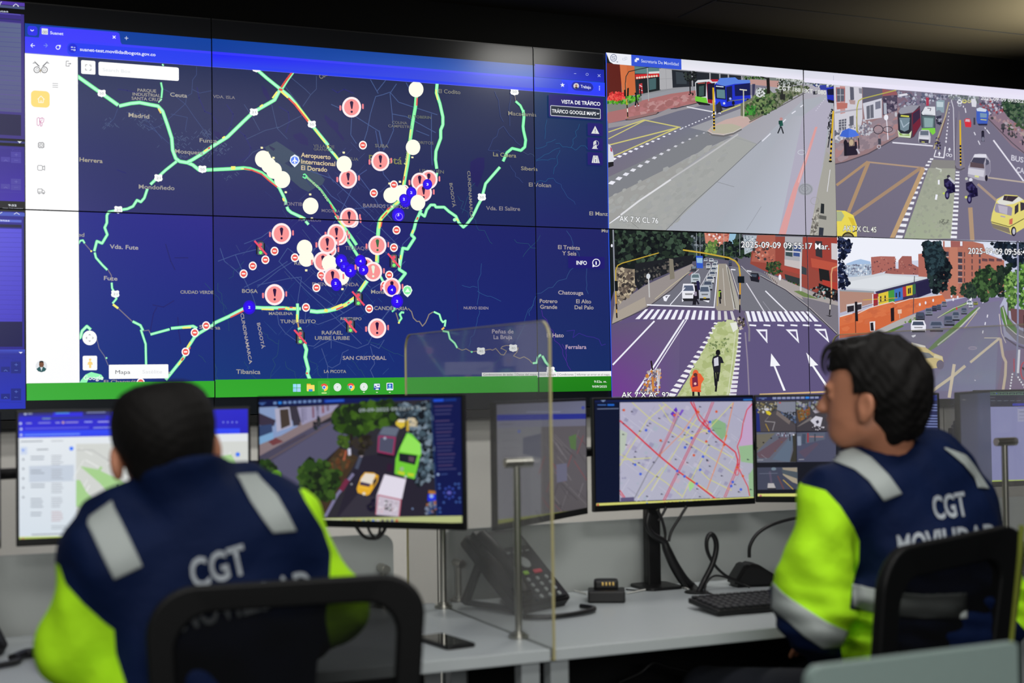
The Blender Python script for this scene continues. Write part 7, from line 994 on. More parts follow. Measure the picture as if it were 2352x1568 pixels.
def d_m5(P):
    full(P, (8, 10, 26)); P.poly([(80, 150), (3000, 90), (3000, 160), (80, 225)], (12, 24, 84)); P.line([(130, 190), (230, 188)], 9, (90, 110, 170)); P.line([(165, 203), (200, 203)], 7, (120, 140, 180))
    for i in range(10): P.rect(305+i*60.5, 178-i*1, 353+i*60.5, 204-i*1, (36, 130, 226) if i == 7 else (130, 140, 176), newz=i == 0)
    P.poly([(80, 225), (600, 222), (605, 618), (90, 622)], (58, 54, 60)); P.poly([(85, 330), (130, 330), (150, 620), (90, 620)], (14, 30, 110)); P.poly([(360, 240), (600, 236), (600, 440), (560, 420), (360, 340)], (120, 124, 140)); P.poly([(130, 330), (280, 390), (300, 350), (360, 360), (600, 540), (604, 615), (150, 618)], (70, 64, 70)); P.poly([(360, 350), (540, 480), (520, 530), (350, 400)], (110, 100, 98)); P.blobs([(100, 240), (355, 238), (355, 350), (110, 380)], 90, 16, [(140, 130, 90), (60, 66, 70), (180, 180, 176), (90, 80, 50), (40, 44, 50)], 2); P.blobs([(380, 360), (600, 430), (605, 520), (540, 480)], 50, 14, [(60, 80, 120), (90, 110, 140), (30, 36, 50)], 3); P.poly([(215, 350), (265, 360), (290, 390), (270, 412), (230, 395)], (206, 186, 30)); P.disc(230, 335, 32, (190, 190, 200), 18)
    for x, h in ((500, 60), (535, 66), (565, 40), (590, 40)): P.blobs([(x-10, 370), (x+14, 370), (x+14, 370+h), (x-10, 370+h)], 12, 9, [(20, 26, 34)], int(x))
    P.line([(205, 488), (335, 500), (305, 605)], 8, (150, 146, 150)); P.line([(205, 488), (255, 425)], 6, (120, 116, 120)); P.line([(215, 520), (262, 615)], 9, (170, 140, 40)); P.disc(400, 250, 14, (190, 60, 60), 8)
    P.poly([(606, 222), (1120, 218), (1120, 612), (612, 616)], (58, 54, 62)); P.poly([(620, 350), (785, 285), (790, 400), (650, 500), (630, 440)], (110, 76, 34)); P.blobs([(640, 370), (780, 310), (760, 440), (680, 470)], 40, 14, [(150, 100, 36), (60, 46, 40), (80, 110, 110), (140, 60, 40)], 4); P.poly([(615, 560), (800, 430), (820, 460), (650, 550)], (110, 104, 104)); P.blobs([(612, 235), (960, 230), (950, 330), (800, 330), (620, 330)], 70, 20, [(150, 150, 160), (90, 96, 130), (50, 54, 60), (120, 130, 110)], 5); P.poly([(790, 480), (860, 420), (950, 440), (920, 560), (850, 540)], (196, 194, 206)); P.poly([(858, 490), (890, 470), (905, 500), (880, 525)], (44, 40, 60)); P.blobs([(760, 530), (820, 600), (980, 600), (970, 550)], 16, 14, [(200, 196, 206), (40, 36, 50)], 6); P.poly([(820, 350), (950, 335), (960, 370), (850, 385)], (160, 154, 166))
    P.poly([(95, 630), (605, 626), (612, 1012), (105, 1018)], (92, 96, 112)); P.poly([(95, 660), (340, 640), (100, 880)], (104, 100, 88)); P.poly([(100, 900), (420, 690), (500, 700), (260, 960), (130, 960)], (96, 76, 88)); P.poly([(300, 980), (560, 660), (580, 700), (520, 1010)], (90, 104, 124)); P.poly([(560, 650), (605, 650), (612, 1010), (530, 1010), (570, 860)], (50, 48, 42)); P.blobs([(340, 640), (600, 634), (590, 660), (380, 700)], 40, 12, [(150, 156, 176), (60, 50, 70), (120, 120, 140), (90, 40, 60)], 7)
    for x, y in ((288, 706), (188, 762), (105, 830), (420, 755), (340, 870)): P.disc(x, y, 13, (30, 26, 26) if x < 300 else (110, 80, 60), 9)
    P.line([(526, 650), (530, 740)], 14, (34, 30, 40)); P.disc(575, 662, 14, (200, 200, 206), 10); P.line([(160, 915), (230, 970)], 4, (140, 140, 150)); P.line([(110, 985), (185, 985)], 9, (150, 150, 160))
    P.poly([(615, 630), (1120, 622), (1120, 1006), (620, 1010)], (72, 74, 98)); P.poly([(620, 640), (980, 632), (980, 720), (620, 800)], (84, 92, 110)); P.line([(645, 680), (650, 800)], 46, (130, 140, 160)); P.line([(710, 650), (705, 780)], 46, (60, 70, 90)); P.line([(760, 640), (760, 760)], 20, (150, 50, 60)); P.line([(780, 685), (960, 688)], 16, (150, 110, 110)); P.line([(850, 650), (850, 745)], 16, (50, 56, 70)); P.line([(640, 980), (710, 978)], 9, (150, 150, 160)); P.poly([(640, 880), (860, 760), (900, 780), (720, 960)], (84, 72, 92))
    P.poly([(105, 1082), (625, 1078), (630, 1362), (110, 1368)], (62, 66, 86)); P.poly([(420, 1082), (625, 1080), (628, 1300), (430, 1150)], (72, 82, 92)); P.poly([(430, 1085), (620, 1083), (622, 1140), (440, 1110)], (150, 140, 124)); P.poly([(435, 1160), (620, 1225), (625, 1295), (560, 1270), (440, 1180)], (160, 150, 130)); P.line([(440, 1240), (570, 1362)], 12, (176, 150, 70)); P.line([(370, 1190), (450, 1360)], 18, (100, 66, 70)); P.poly([(245, 1285), (320, 1285), (345, 1345), (240, 1345)], (176, 172, 174)); P.line([(270, 1130), (290, 1280)], 26, (84, 78, 100)); P.poly([(240, 1345), (345, 1345), (350, 1362), (240, 1362)], (26, 24, 34)); P.line([(135, 1162), (370, 1155)], 5, (110, 116, 136)); P.disc(320, 1100, 32, (110, 126, 140), 20)
    P.poly([(100, 1420), (3000, 1395), (3000, 1460), (105, 1482)], (206, 206, 120)); P.disc(152, 1446, 15, (190, 110, 110)); P.line([(180, 1463), (290, 1460)], 10, (180, 184, 130))
    # column at the right side
    P.xf = (2052, 880, 3.92); P.poly([(240, 80), (466, 68), (470, 960), (240, 960)], (8, 20, 74)); P.poly([(230, 80), (466, 72), (466, 128), (230, 130)], (14, 30, 110)); P.line([(262, 146), (350, 144)], 20, (30, 80, 210), cap=False); P.line([(352, 144), (440, 142)], 20, (18, 44, 130), cap=False); P.line([(262, 175), (298, 174)], 6, (130, 150, 190)); P.poly([(80, 100), (256, 96), (250, 640), (60, 600)], (18, 40, 26))
    for i in range(14): y = 194+i*24.5+(24 if i > 2 else 0); P.line([(278, y), (405+(i*7 % 20), y+1)], 8, (120, 134, 186), cap=False)
    for x in (340, 385, 430): P.disc(x, 106, 5, (90, 120, 190), n=8)
monitor('monitor split into small street camera views, partly behind the man looking left', (1.352, -1.236), (1.797, -1.532), 1.114, d_m5, (1720, 880, 5.6))
def d_m6(P): full(P, (52, 58, 84)); P.quad([(550, 90), (760, 80), (760, 900), (550, 900)], [(44, 44, 50), (48, 50, 66), (56, 60, 86), (62, 68, 92)], 3); P.line([(620, 146), (650, 150)], 8, (110, 110, 110))
monitor('dim monitor turned sideways beside the pale monitor at the right edge', (1.826, -1.585), (2.205, -1.292), 1.115, d_m6, (2052, 880, 3.92))
def d_m7(P):
    full(P, (140, 142, 190)); P.poly([(775, 70), (1600, 50), (1600, 215), (775, 212)], (24, 26, 52)); P.line([(785, 93), (1600, 85)], 27, (110, 150, 120), cap=False); P.line([(790, 93), (1600, 85)], 20, (30, 44, 54), cap=False)
    for i in range(14): P.line([(855+i*61, 82), (855+i*61, 106)], 4, (110, 150, 120), cap=False); P.line([(808+i*61, 94), (840+i*61, 93)], 5, (90, 130, 110), cap=False)
    P.disc(928, 92, 5, (50, 90, 220), n=8); P.line([(850, 129), (912, 128)], 5, (90, 96, 110))
    for i in range(12): P.line([(818+i*58, 157), (858+i*58, 156)], 5, (90, 100, 120), cap=False)
    P.poly([(778, 212), (1600, 205), (1600, 860), (785, 872)], (142, 144, 192)); P.line([(1072, 192), (1400, 186)], 22, (40, 50, 170), cap=False); P.poly([(1115, 222), (1400, 218), (1400, 345), (1118, 345)], (160, 162, 196)); P.line([(1120, 222), (1400, 218)], 4, (60, 60, 190)); P.line([(1132, 257), (1200, 256)], 9, (130, 132, 160)); P.line([(1132, 290), (1200, 290)], 6, (136, 138, 170)); P.line([(1132, 321), (1200, 321)], 6, (136, 138, 170))
    P.poly([(785, 874), (1600, 858), (1600, 900), (785, 910)], (176, 196, 96)); P.disc(1100, 884, 8, (60, 110, 200)); P.line([(1115, 884), (1200, 881)], 10, (200, 210, 150))
monitor('pale lilac monitor cut off by the right edge, behind the glass divider', (2.255, -1.166), (2.800, -1.230), 1.114, d_m7, (2052, 880, 3.92))
# mounts: one pole with a cross bar per desk
def mount(xp, yp, bar, lab, zb=1.125):
    t = thing('monitor_stand', lab, 'monitor stand', (xp, yp, .73), 'black stands carrying the monitors')
    M = Matrix.Translation((xp, yp, .7304)); MB().prism(rrect(.118, .125, .025, 5), M, .008, .001).build('base', M_BLACK, t)
    MB().box((xp, yp+.02, .93), (.042, .03, .395), bev=.004).build('pole', M_BLACK, t)
    MB().tube(bar, .014, 10, 4).build('cross_bar', M_BLACK, t, True)
    for p in (bar[0], bar[-1]): MB().cyl((p[0], p[1], zb-.045), (p[0], p[1], zb+.045), .024, n=20, bev=.003).build('joint', M_BLACK, t, True)
mount(.995, -1.262, [(.62, -1.32, 1.12), (.80, -1.195, 1.12), (1.05, -1.19, 1.12), (1.34, -1.185, 1.12), (1.52, -1.26, 1.12)], 'black monitor stand with flat base in the middle of the desk, under the red map')
mount(-.44, -1.262, [(-.90, -1.34, 1.12), (-.76, -1.225, 1.12), (-.44, -1.225, 1.12), (-.17, -1.262, 1.12), (-.02, -1.41, 1.12)], 'black monitor stand hidden behind the short-haired man')
mount(2.5, -1.262, [(2.06, -1.31, 1.12), (2.22, -1.10, 1.12), (2.5, -1.08, 1.12), (2.7, -1.10, 1.12)], 'black monitor stand behind the pale monitor at the right edge')
# ================================================================== things on the desks
M_KEY = mat('key_grey', (150, 156, 156), .5); M_LCD = mat('phone_display', (92, 98, 96), .25)
def phone(dx, dy, lab):
    BL, BR, TL, TR = [np.array(p)+np.array([dx, dy, 0]) for p in ((.448, -1.536, .752), (.640, -1.446, .752), (.404, -1.345, .925), (.596, -1.255, .925))]
    t = thing('desk_phone', lab, 'telephone', ((BL+TR)/2*[1, 1, 0]+[0, 0, .73]), 'black desk telephones')
    ex = (BR-BL); w = np.linalg.norm(ex); ex /= w; ey = ((TL+TR)/2-(BL+BR)/2); ey -= ex*(ey@ex); h = np.linalg.norm(ey); ey /= h; n = np.cross(ex, ey); o = (BL+BR)/2-ex*w/2
    M = Matrix(((ex[0], ey[0], n[0], o[0]), (ex[1], ey[1], n[1], o[1]), (ex[2], ey[2], n[2], o[2]), (0, 0, 0, 1)))
    def L(x, y, z): return o+ex*x+ey*y+n*z
    MB().prism(rrect(w, h, .014, 5, w/2, h/2), M @ Matrix.Translation((0, 0, -.032)), .032, .004).build('body', M_BLACK, t)
    MB().prism(rrect(w*.62, h*.93, .01, 5, w*.64, h*.5), M @ Matrix.Translation((0, 0, -.001)), .006, .002).build('face_plate', mat('phone_face', (30, 32, 36), .35), t)
    b = MB(); Rm = M.to_3x3().to_4x4()
    P = [L(w*.16, h*.12, .016), L(w*.16, h*.3, .026), L(w*.16, h*.5, .03), L(w*.16, h*.7, .026), L(w*.16, h*.9, .016)]; b.tube(P, [.021, .017, .015, .017, .021], 14)
    b.box(L(w*.16, h*.14, .012), (.046, .045, .022), R=Rm, bev=.008); b.box(L(w*.16, h*.88, .012), (.046, .045, .022), R=Rm, bev=.008); b.build('handset', M_BLACK, t, True)
    MB().box(L(w*.64, h*.83, .0055), (w*.5, h*.2, .003), R=Rm, bev=.001).build('display', M_LCD, t)
    for i in range(4): MB().box(L(w*(.46+i*.12), h*.665, .0065), (.013, .005, .004), R=Rm, bev=.001).build('soft_key', M_KEY, t)
    MB().cyl(L(w*.62, h*.52, .004), L(w*.62, h*.52, .008), .019, n=28, bev=.001).build('navigation_ring', M_KEY, t); 
    MB().box(L(w*.5, h*.385, .007), (.018, .012, .005), R=Rm, bev=.002).build('key', mat('green_key', (150, 200, 70), .4), t, label='green key'); MB().box(L(w*.72, h*.385, .007), (.03, .012, .005), R=Rm, bev=.002).build('key', mat('red_key', (205, 60, 80), .4), t, label='red key')
    for r_ in range(4):
        for c_ in range(3): MB().cyl(L(w*(.46+.17*c_), h*(.30-.075*r_), .004), L(w*(.46+.17*c_), h*(.30-.075*r_), .0085), .0062, n=14, bev=.001).build('key', M_KEY, t)
    b = MB()
    for s_ in (.12, .88):
        a, c = L(w*s_, h*.72, -.03), L(w*s_, h*.25, -.03); g = a.copy(); g[:2] += (-ex[1]*.055, ex[0]*.055); g[2] = .744; g2 = L(w*s_, h*.06, -.03); g2[2] = .742
        b.tube([a, g], [.012, .014], 8, 3); b.tube([g, g2], [.008, .008], 8, 3)
    b.build('stand', M_BLACK, t, True)
    c0 = L(w*.1, h*.02, .0); c0[2] = .7385
    MB().tube([c0, c0+[-.03, -.05, 0], c0+[.02, -.09, 0], c0+[.10, -.085, 0], c0+[.165, -.055, 0], c0+[.185, -.02, 0], c0+[.17, .02, 0]], .0065, 10, 6).build('coiled_cord', M_CABLE, t, True)
phone(0, 0, 'black desk phone tilted on its stand, behind the tall clamp post')
phone(-1.405, -.03, 'black desk phone cut off at the lower left edge of the photo')
phone(1.60, -.02, 'black desk phone at the right edge, below the pale lilac monitor')
def charger():
    c = (.757, -1.415); rz = math.radians(-27)
    t = thing('charging_cradle', 'small black charging cradle with four gold contacts, left of the keyboard', 'charger', (c[0], c[1], .73)); R = Matrix.Rotation(rz, 4, 'Z')
    MB().box((c[0], c[1], .7465), (.1, .075, .032), rz, .005).box((c[0]+.005, c[1]+.012, .774), (.066, .042, .028), rz, .008).build('body', M_BLACK, t)
    for i in range(4):
        p = R @ Vector((-.014+i*.0095, -.0098, 0)); MB().box((c[0]+.005+p.x, c[1]+.012+p.y-.0115, .777), (.005, .003, .009), rz, .001).build('contact', mat('gold_contact', (226, 190, 110), .3, 1.), t)
charger()
def keyboard():
    t = thing('keyboard', 'black full-size keyboard beside the yellow sleeve on the middle desk', 'keyboard', (1.10, -1.705, .73)); rz = math.radians(-1.5)
    R = Matrix.Rotation(rz, 4, 'Z') @ Matrix.Rotation(math.radians(4), 4, 'X'); c = Vector((1.105, -1.705, .745))
    MB().box(c, (.44, .155, .014), bev=.004, R=R).build('case', M_BLACK, t)
    k = MB(); mk = mat('keycap', (34, 35, 38), .4)
    for r_ in range(6):
        for q in range(21):
            if q == 16: continue
            p = R @ Vector((-.206+q*.0206, .06-r_*.0245+(0 if r_ else .004), .0105)); b = k if q > 16 else MB(); b.box(c+p, (.0172, .0175 if r_ else .013, .007), bev=.0018, seg=1, R=R)
            if q < 16: b.build('key', mk, t)
    k.build('number_keys', mk, t)['kind'] = 'stuff'
keyboard()
def mobile():
    c = Vector((.150, -1.785, .7345)); R = Matrix.Rotation(math.radians(8), 4, 'Z')
    t = thing('mobile_phone', 'black mobile phone lying flat on the left desk, beside the tall clamp post', 'mobile phone', (c.x, c.y, .73))
    M = Matrix.Translation((c.x, c.y, .7302)) @ R
    MB().prism(rrect(.076, .162, .011, 5), M, .0085, .0015).build('case', M_BLACK, t)
    MB().prism(rrect(.069, .154, .008, 5), M @ Matrix.Translation((0, 0, .0086)), .0006).build('glass', mat('phone_glass', (8, 9, 11), .06), t)
mobile()
def mic():
    t = thing('desk_microphone', 'black gooseneck desk microphone on a rounded base, left of the yellow sleeve', 'microphone', (1.30, -1.36, .73))
    MB().prism([(0, 0), (.002, .02), (.028, .060), (.046, .068), (.075, .062), (.125, .03), (.135, 0)], Matrix.Translation((1.205, -1.30, .7302)) @ Matrix.Rotation(-.25, 4, 'Z') @ Matrix.Rotation(math.pi/2, 4, 'X'), .085, .009).build('base', M_BLACK, t, True)
    MB().cyl((1.355, -1.42, .7303), (1.355, -1.42, .737), .065, .06, 36, .002).build('foot_plate', M_BLACK, t)
    P = [hy_(*q, -1.36) for q in ((1721, 1280), (1723, 1252), (1740, 1225), (1772, 1205), (1815, 1192))]
    P += [P[-1]+np.array([.05, -.01, .006])]
    MB().tube(P, .0052, 10, 6).build('gooseneck', M_CABLE, t, True)
    MB().cyl(P[-1], P[-1]+np.array([.05, -.02, -.006]), .009, n=16, bev=.002).build('capsule', M_BLACK, t, True)
def hy_(px, py, y): return hit(px, py, (0, y, 0), np.array([0, 1., 0]))
mic()
def cable(name, pts, y, r, lab, grp=None, n=10, m=None, cat='cable'):
    P = [hy_(a[0], a[1], a[2] if len(a) > 2 else y) for a in pts]
    o = MB().tube(P, r, n, 6).build(name, m or M_CABLE, None, True); tag(o, lab, cat, grp); return o
cable('cable_bundle', [(1490, 1178), (1486, 1205), (1500, 1228), (1524, 1243), (1532, 1262), (1550, 1300), (1572, 1334), (1592, 1352), (1597, 1364, -1.40)], -1.32, [.008, .008, .008, .010, .013, .015, .0155, .015, .014], 'thick wrapped cable bundle running from the stand down to the desk', n=12)
cable('cable', [(1510, 1170), (1521, 1195), (1528, 1225), (1526, 1246)], -1.31, .0042, 'black cable curving beside the stand pole into the wrapped bundle')
cable('cable', [(1530, 1165), (1522, 1180), (1512, 1196)], -1.305, .0036, 'short black cable hanging just under the red map monitor')
cable('cable', [(1577, 1163), (1560, 1190), (1542, 1220), (1536, 1243)], -1.315, .0042, 'black cable slanting down from the right half of the red map monitor')
cable('cable', [(1604, 1362, -1.405), (1618, 1332), (1636, 1296), (1645, 1262), (1643, 1238), (1633, 1226), (1624, 1238), (1624, 1262), (1634, 1286), (1648, 1305), (1668, 1322), (1690, 1332)], -1.385, [.0085, .008, .008, .0078, .0075, .007, .006, .0055, .005, .0042, .004, .004], 'black cable standing up in a tall loop left of the microphone')
cable('cable', [(1618, 1361, -1.42), (1622, 1340), (1638, 1323), (1662, 1324), (1700, 1338), (1722, 1348, -1.41)], -1.40, .003, 'thin black cable arching over the desk towards the microphone base')
def zc(name, pts, r, lab, m=None, z=.734):
    P = [hit(a, b, (0, 0, z), np.array([0, 0, 1.])) for a, b in pts]; o = MB().tube(P, r, 8, 6).build(name, m or M_CABLE, None, True); tag(o, lab, 'cable')
zc('cable', [(1438, 1353), (1462, 1355), (1490, 1353), (1515, 1352)], .0022, 'thin black cable from the charging cradle to the monitor stand')
zc('cable', [(1612, 1362), (1630, 1362), (1650, 1372), (1680, 1376), (1710, 1376)], .0026, 'black keyboard cable lying behind the keyboard')
M_WC = mat('white_cable_rubber', (200, 200, 196), .5)
zc('cable', [(1319, 1356), (1335, 1360), (1348, 1363)], .0024, 'short white cable between desk phone and charging cradle', M_WC)
zc('cable', [(1440, 1362), (1480, 1354), (1520, 1347), (1560, 1346), (1580, 1352)], .0024, 'white cable crossing the desk under the monitor stand', M_WC)
zc('cable', [(30, 1512), (60, 1500), (90, 1503), (105, 1530)], .011, 'thick black cord beside the phone at the lower left edge', None, .742)
o = MB().cyl((1.046, -1.40, .7302), (1.046, -1.40, .7335), .034, n=32, bev=.001).build('cable_grommet', M_BLACK); tag(o, 'black round cable grommet where the wrapped bundle enters the desk', 'cable grommet')
cable('cable', [(806, 1190), (832, 1228), (852, 1236), (874, 1230), (896, 1190)], -1.44, .0045, 'black cable hanging in a wide loop under the street monitor')
cable('cable', [(838, 1190), (850, 1222), (862, 1235)], -1.45, .0036, 'black cable crossing the wide loop under the street monitor')
cable('cable', [(872, 1190), (872, 1222), (862, 1236)], -1.46, .0036, 'black cable at the right of the wide loop under the street monitor')
cable('cable', [(1420, 1568), (1470, 1545), (1500, 1522), (1530, 1530), (1590, 1545), (1640, 1568)], -1.5, .006, 'black cable drooping in the dark under the middle desk')

# ================================================================== chairs
def mesh_mat():
    m = mat('chair_mesh', (9, 10, 11), .85, 0, .15); nt = m.node_tree; b = nt.nodes['Principled BSDF']; tc = nt.nodes.new('ShaderNodeTexCoord')
    wv = nt.nodes.new('ShaderNodeTexWave'); wv.inputs['Scale'].default_value = 90; wv.bands_direction = 'Z'; nt.links.new(tc.outputs['Object'], wv.inputs['Vector'])
    mr = nt.nodes.new('ShaderNodeMapRange'); mr.inputs[3].default_value = .80; mr.inputs[4].default_value = .95; nt.links.new(wv.outputs['Fac'], mr.inputs[0]); nt.links.new(mr.outputs[0], b.inputs['Alpha']); return m
M_MESH = mesh_mat()
def chair(lab, L, R, ztop, seat_c, tilt=.12, fw=.045, zb=.50, skew=0.):
    """L,R: outer ends (x,y) of the backrest top"""
    L, R = np.array([*L, 0.]), np.array([*R, 0.]); v = R-L; w = np.linalg.norm(v); ex = v/w; fwd = np.cross((0, 0, 1.), ex); c = (L+R)/2; rz = math.atan2(v[1], v[0])
    t = thing('office_chair', lab, 'chair', (seat_c[0], seat_c[1], 0), 'black mesh-back office chairs'); H = ztop-zb
    out = rrect(w, H, (.06, .07, .08, .06), 10, 0, H/2)
    def P(x, y, d=0.):
        k = y/H; s_ = 1-.10*(1-k)**2; q = c+ex*(x*s_)+fwd*((1-k)*tilt*.6+d-.03*(1-(2*x/w)**2)*0-.02*math.cos(math.pi*x/w)*-1)
        return (q[0], q[1], zb+y+skew*x)
    inn = [(x*(1-2*fw/w), H/2+(y-H/2)*(1-2*fw/H)) for x, y in out]; n = len(out); vs = []; fs = []
    for i in range(n): vs += [P(*out[i], .012), P(*inn[i], .012), P(*inn[i], -.014), P(*out[i], -.014)]
    for i in range(n):
        j = (i+1) % n
        for k in range(4): fs.append((i*4+k, i*4+(k+1) % 4, j*4+(k+1) % 4, j*4+k))
    f = MB().add(vs, fs).build('back_frame', M_CHAIRF, t, True); md = f.modifiers.new('b', 'BEVEL'); md.width = .006; md.segments = 3
    g = MB(); N = 14; vs = []; fs = []
    for a in range(N+1):
        for b_ in range(N+1): vs.append(P((a/N-.5)*w*(1-1.6*fw/w), fw*.8+(H-1.6*fw)*b_/N, .002))
    for a in range(N):
        for b_ in range(N): fs.append((a*(N+1)+b_, (a+1)*(N+1)+b_, (a+1)*(N+1)+b_+1, a*(N+1)+b_+1))
    g.add(vs, fs).build('back_mesh', M_MESH, t, True)
    s3 = Vector((seat_c[0], seat_c[1], 0)); Rz = Matrix.Rotation(rz, 4, 'Z')
    MB().box((s3.x, s3.y, .435), (.47, .46, .075), rz, .03, 4).build('seat', mat('seat_fabric', (20, 21, 24), .9, bump=.2, bscale=400), t)
    q = Vector(P(0, .04, -.0)); MB().tube([(q.x, q.y, q.z+.12), (q.x, q.y, q.z-.02), Vector((q.x, q.y, .40))*.7+Vector((s3.x, s3.y, .37))*.3, (s3.x, s3.y, .375)], [.02, .024, .024, .022], 10).build('back_bracket', M_CHAIRF, t, True)
    MB().cyl((s3.x, s3.y, .1), (s3.x, s3.y, .40), .025).cyl((s3.x, s3.y, .06), (s3.x, s3.y, .12), .04, n=24).build('gas_column', M_CHAIRF, t, True)
    for k in range(5):
        a = rz+k*2*math.pi/5+.3; d = Vector((math.cos(a), math.sin(a), 0)); e = s3+d*.28
        b = MB(); b.tube([(s3.x+d.x*.03, s3.y+d.y*.03, .1), (s3.x+d.x*.16, s3.y+d.y*.16, .09), (e.x, e.y, .07)], [.024, .02, .015], 10); lg = b.build('base_arm', M_CHAIRF, t, True)
        p = Vector((-d.y, d.x, 0))*.02; MB().cyl((e.x-p.x, e.y-p.y, .029), (e.x+p.x, e.y+p.y, .029), .028, n=20, bev=.004).build('caster', M_BLACK, lg, True)
    return t
chair('black mesh-back office chair in front of the short-haired man', (-.628, -2.462), (-.178, -2.560), 1.0, (-.44, -2.24), fw=.046, skew=.02)
chair('black mesh-back office chair at the lower right, behind the man looking left', (.742, -2.605), (1.195, -2.500), 1.0, (1.02, -2.28), fw=.066, skew=.05)
o = MB().tube([hd(2347, 1206, 2.78), hd(2342, 1280, 2.78), hd(2334, 1360, 2.79), hd(2326, 1440, 2.8), hd(2318, 1520, 2.8)], [.006, .005, .005, .005, .005], 8).build('frame_reflection', mat('olive_reflection', (120, 130, 40), .6), None, True)  # made-up thin strip for the greenish reflection on the chair frame
tag(o, 'yellow-green strip standing for the reflection on the right side of the chair', 'reflection')
# ================================================================== people: smooth solids grown from limb and muscle volumes
def sd_cap(P, a, b, ra, rb):
    a = np.asarray(a, np.float32); b = np.asarray(b, np.float32); ab = b-a; pa = P-a
    t = np.clip((pa@ab)/(ab@ab), 0, 1)[..., None]; return np.linalg.norm(pa-ab*t, axis=-1)-(ra+(rb-ra)*t[..., 0])
def sd_ell(P, c, r, B=None):
    q = (P-np.asarray(c, np.float32))
    if B is not None: q = q@np.asarray(B, np.float32).T
    r = np.asarray(r, np.float32); k0 = np.linalg.norm(q/r, axis=-1); k1 = np.linalg.norm(q/(r*r), axis=-1)+1e-9; return k0*(k0-1)/k1
def smin(a, b, k):
    h = np.clip(.5+.5*(b-a)/k, 0, 1); return b*(1-h)+a*h-k*h*(1-h)
def smax(a, b, k): return -smin(-a, -b, k)
def fold(P, ds, amp):
    v = 0
    for (dx, dy, dz, ph, k) in ds: v = v+np.sin(P[..., 0]*dx+P[..., 1]*dy+P[..., 2]*dz+ph)*k
    return v*amp
def basis(yaw, roll=0., pitch=0.):
    """rows: lateral (to the person's right), forward, up"""
    R = Matrix.Rotation(yaw, 3, 'Z') @ Matrix.Rotation(pitch, 3, 'X') @ Matrix.Rotation(roll, 3, 'Y')
    return np.array([R.col[0][:], R.col[1][:], R.col[2][:]])
def grow(name, fn, lo, hi, h, m, parent, post=None):
    lo = np.array(lo, np.float32); hi = np.array(hi, np.float32); n = np.ceil((hi-lo)/h).astype(int)+1
    ax = [lo[i]+h*np.arange(n[i], dtype=np.float32) for i in range(3)]
    D = np.empty(n, np.float32)
    for i in range(0, n[0], 16):
        g = np.stack(np.meshgrid(ax[0][i:i+16], ax[1], ax[2], indexing='ij'), -1).astype(np.float32); D[i:i+16] = fn(g)
    D[0] = D[-1] = 1; D[:, 0] = D[:, -1] = 1; D[:, :, 0] = D[:, :, -1] = 1
    S = D < 0
    c = np.zeros(n-1, np.int8)
    for dx in (0, 1):
        for dy in (0, 1):
            for dz in (0, 1): c += S[dx:n[0]-1+dx, dy:n[1]-1+dy, dz:n[2]-1+dz]
    act = (c > 0) & (c < 8); idx = -np.ones(n-1, np.int64); A = np.argwhere(act); idx[act] = np.arange(len(A))
    acc = np.zeros((len(A), 3)); cnt = np.zeros(len(A)); cor = [(0, 0, 0), (1, 0, 0), (0, 1, 0), (1, 1, 0), (0, 0, 1), (1, 0, 1), (0, 1, 1), (1, 1, 1)]
    for a in range(8):
        for b in range(a+1, 8):
            if sum(abs(cor[a][k]-cor[b][k]) for k in range(3)) != 1: continue
            da = D[tuple((A+cor[a]).T)]; db = D[tuple((A+cor[b]).T)]; s = (da < 0) != (db < 0); t = np.where(s, da/(da-db+1e-12), 0)
            p = np.array(cor[a])+(np.array(cor[b])-np.array(cor[a]))*t[:, None]; acc[s] += p[s]; cnt[s] += 1
    V = lo+h*(A+acc/np.maximum(cnt, 1)[:, None])
    F = []
    for k in range(3):
        u, v = (k+1) % 3, (k+2) % 3; sl0 = [slice(None)]*3; sl1 = [slice(None)]*3; sl0[k] = slice(0, -1); sl1[k] = slice(1, None)
        e = S[tuple(sl0)] != S[tuple(sl1)]; E = np.argwhere(e); ok = (E[:, u] > 0) & (E[:, v] > 0) & (E[:, u] < n[u]-1) & (E[:, v] < n[v]-1); E = E[ok]
        q = []
        for du, dv in ((0, 0), (-1, 0), (-1, -1), (0, -1)):
            T = E.copy(); T[:, u] += du; T[:, v] += dv; q.append(idx[tuple(T.T)])
        q = np.stack(q, 1); fl = ~S[tuple(E.T)]; q[fl] = q[fl][:, ::-1]; F.append(q)
    F = np.concatenate(F); F = F[(F >= 0).all(1)][:, ::-1]
    me = bpy.data.meshes.new(name); me.vertices.add(len(V)); me.vertices.foreach_set('co', V.astype(np.float32).ravel()); me.loops.add(F.size); me.loops.foreach_set('vertex_index', F.ravel().astype(np.int32)); me.polygons.add(len(F)); me.polygons.foreach_set('loop_start', np.arange(0, F.size, 4, dtype=np.int32)); me.polygons.foreach_set('use_smooth', [True]*len(F)); me.update(calc_edges=True); me.validate()
    me.materials.append(m); o = bpy.data.objects.new(name, me); COL.objects.link(o)
    if parent is not None: o.parent = parent; o.matrix_parent_inverse = parent.matrix_world.inverted()
    if post: post(me, V)
    return o
def proj(V):
    d = np.asarray(V)-CAM; x, y, z = d@RT, d@UP, d@FW
    return 1176+FPX*(x*math.cos(ROL)-y*math.sin(ROL))/z, 784-FPX*(x*math.sin(ROL)+y*math.cos(ROL))/z
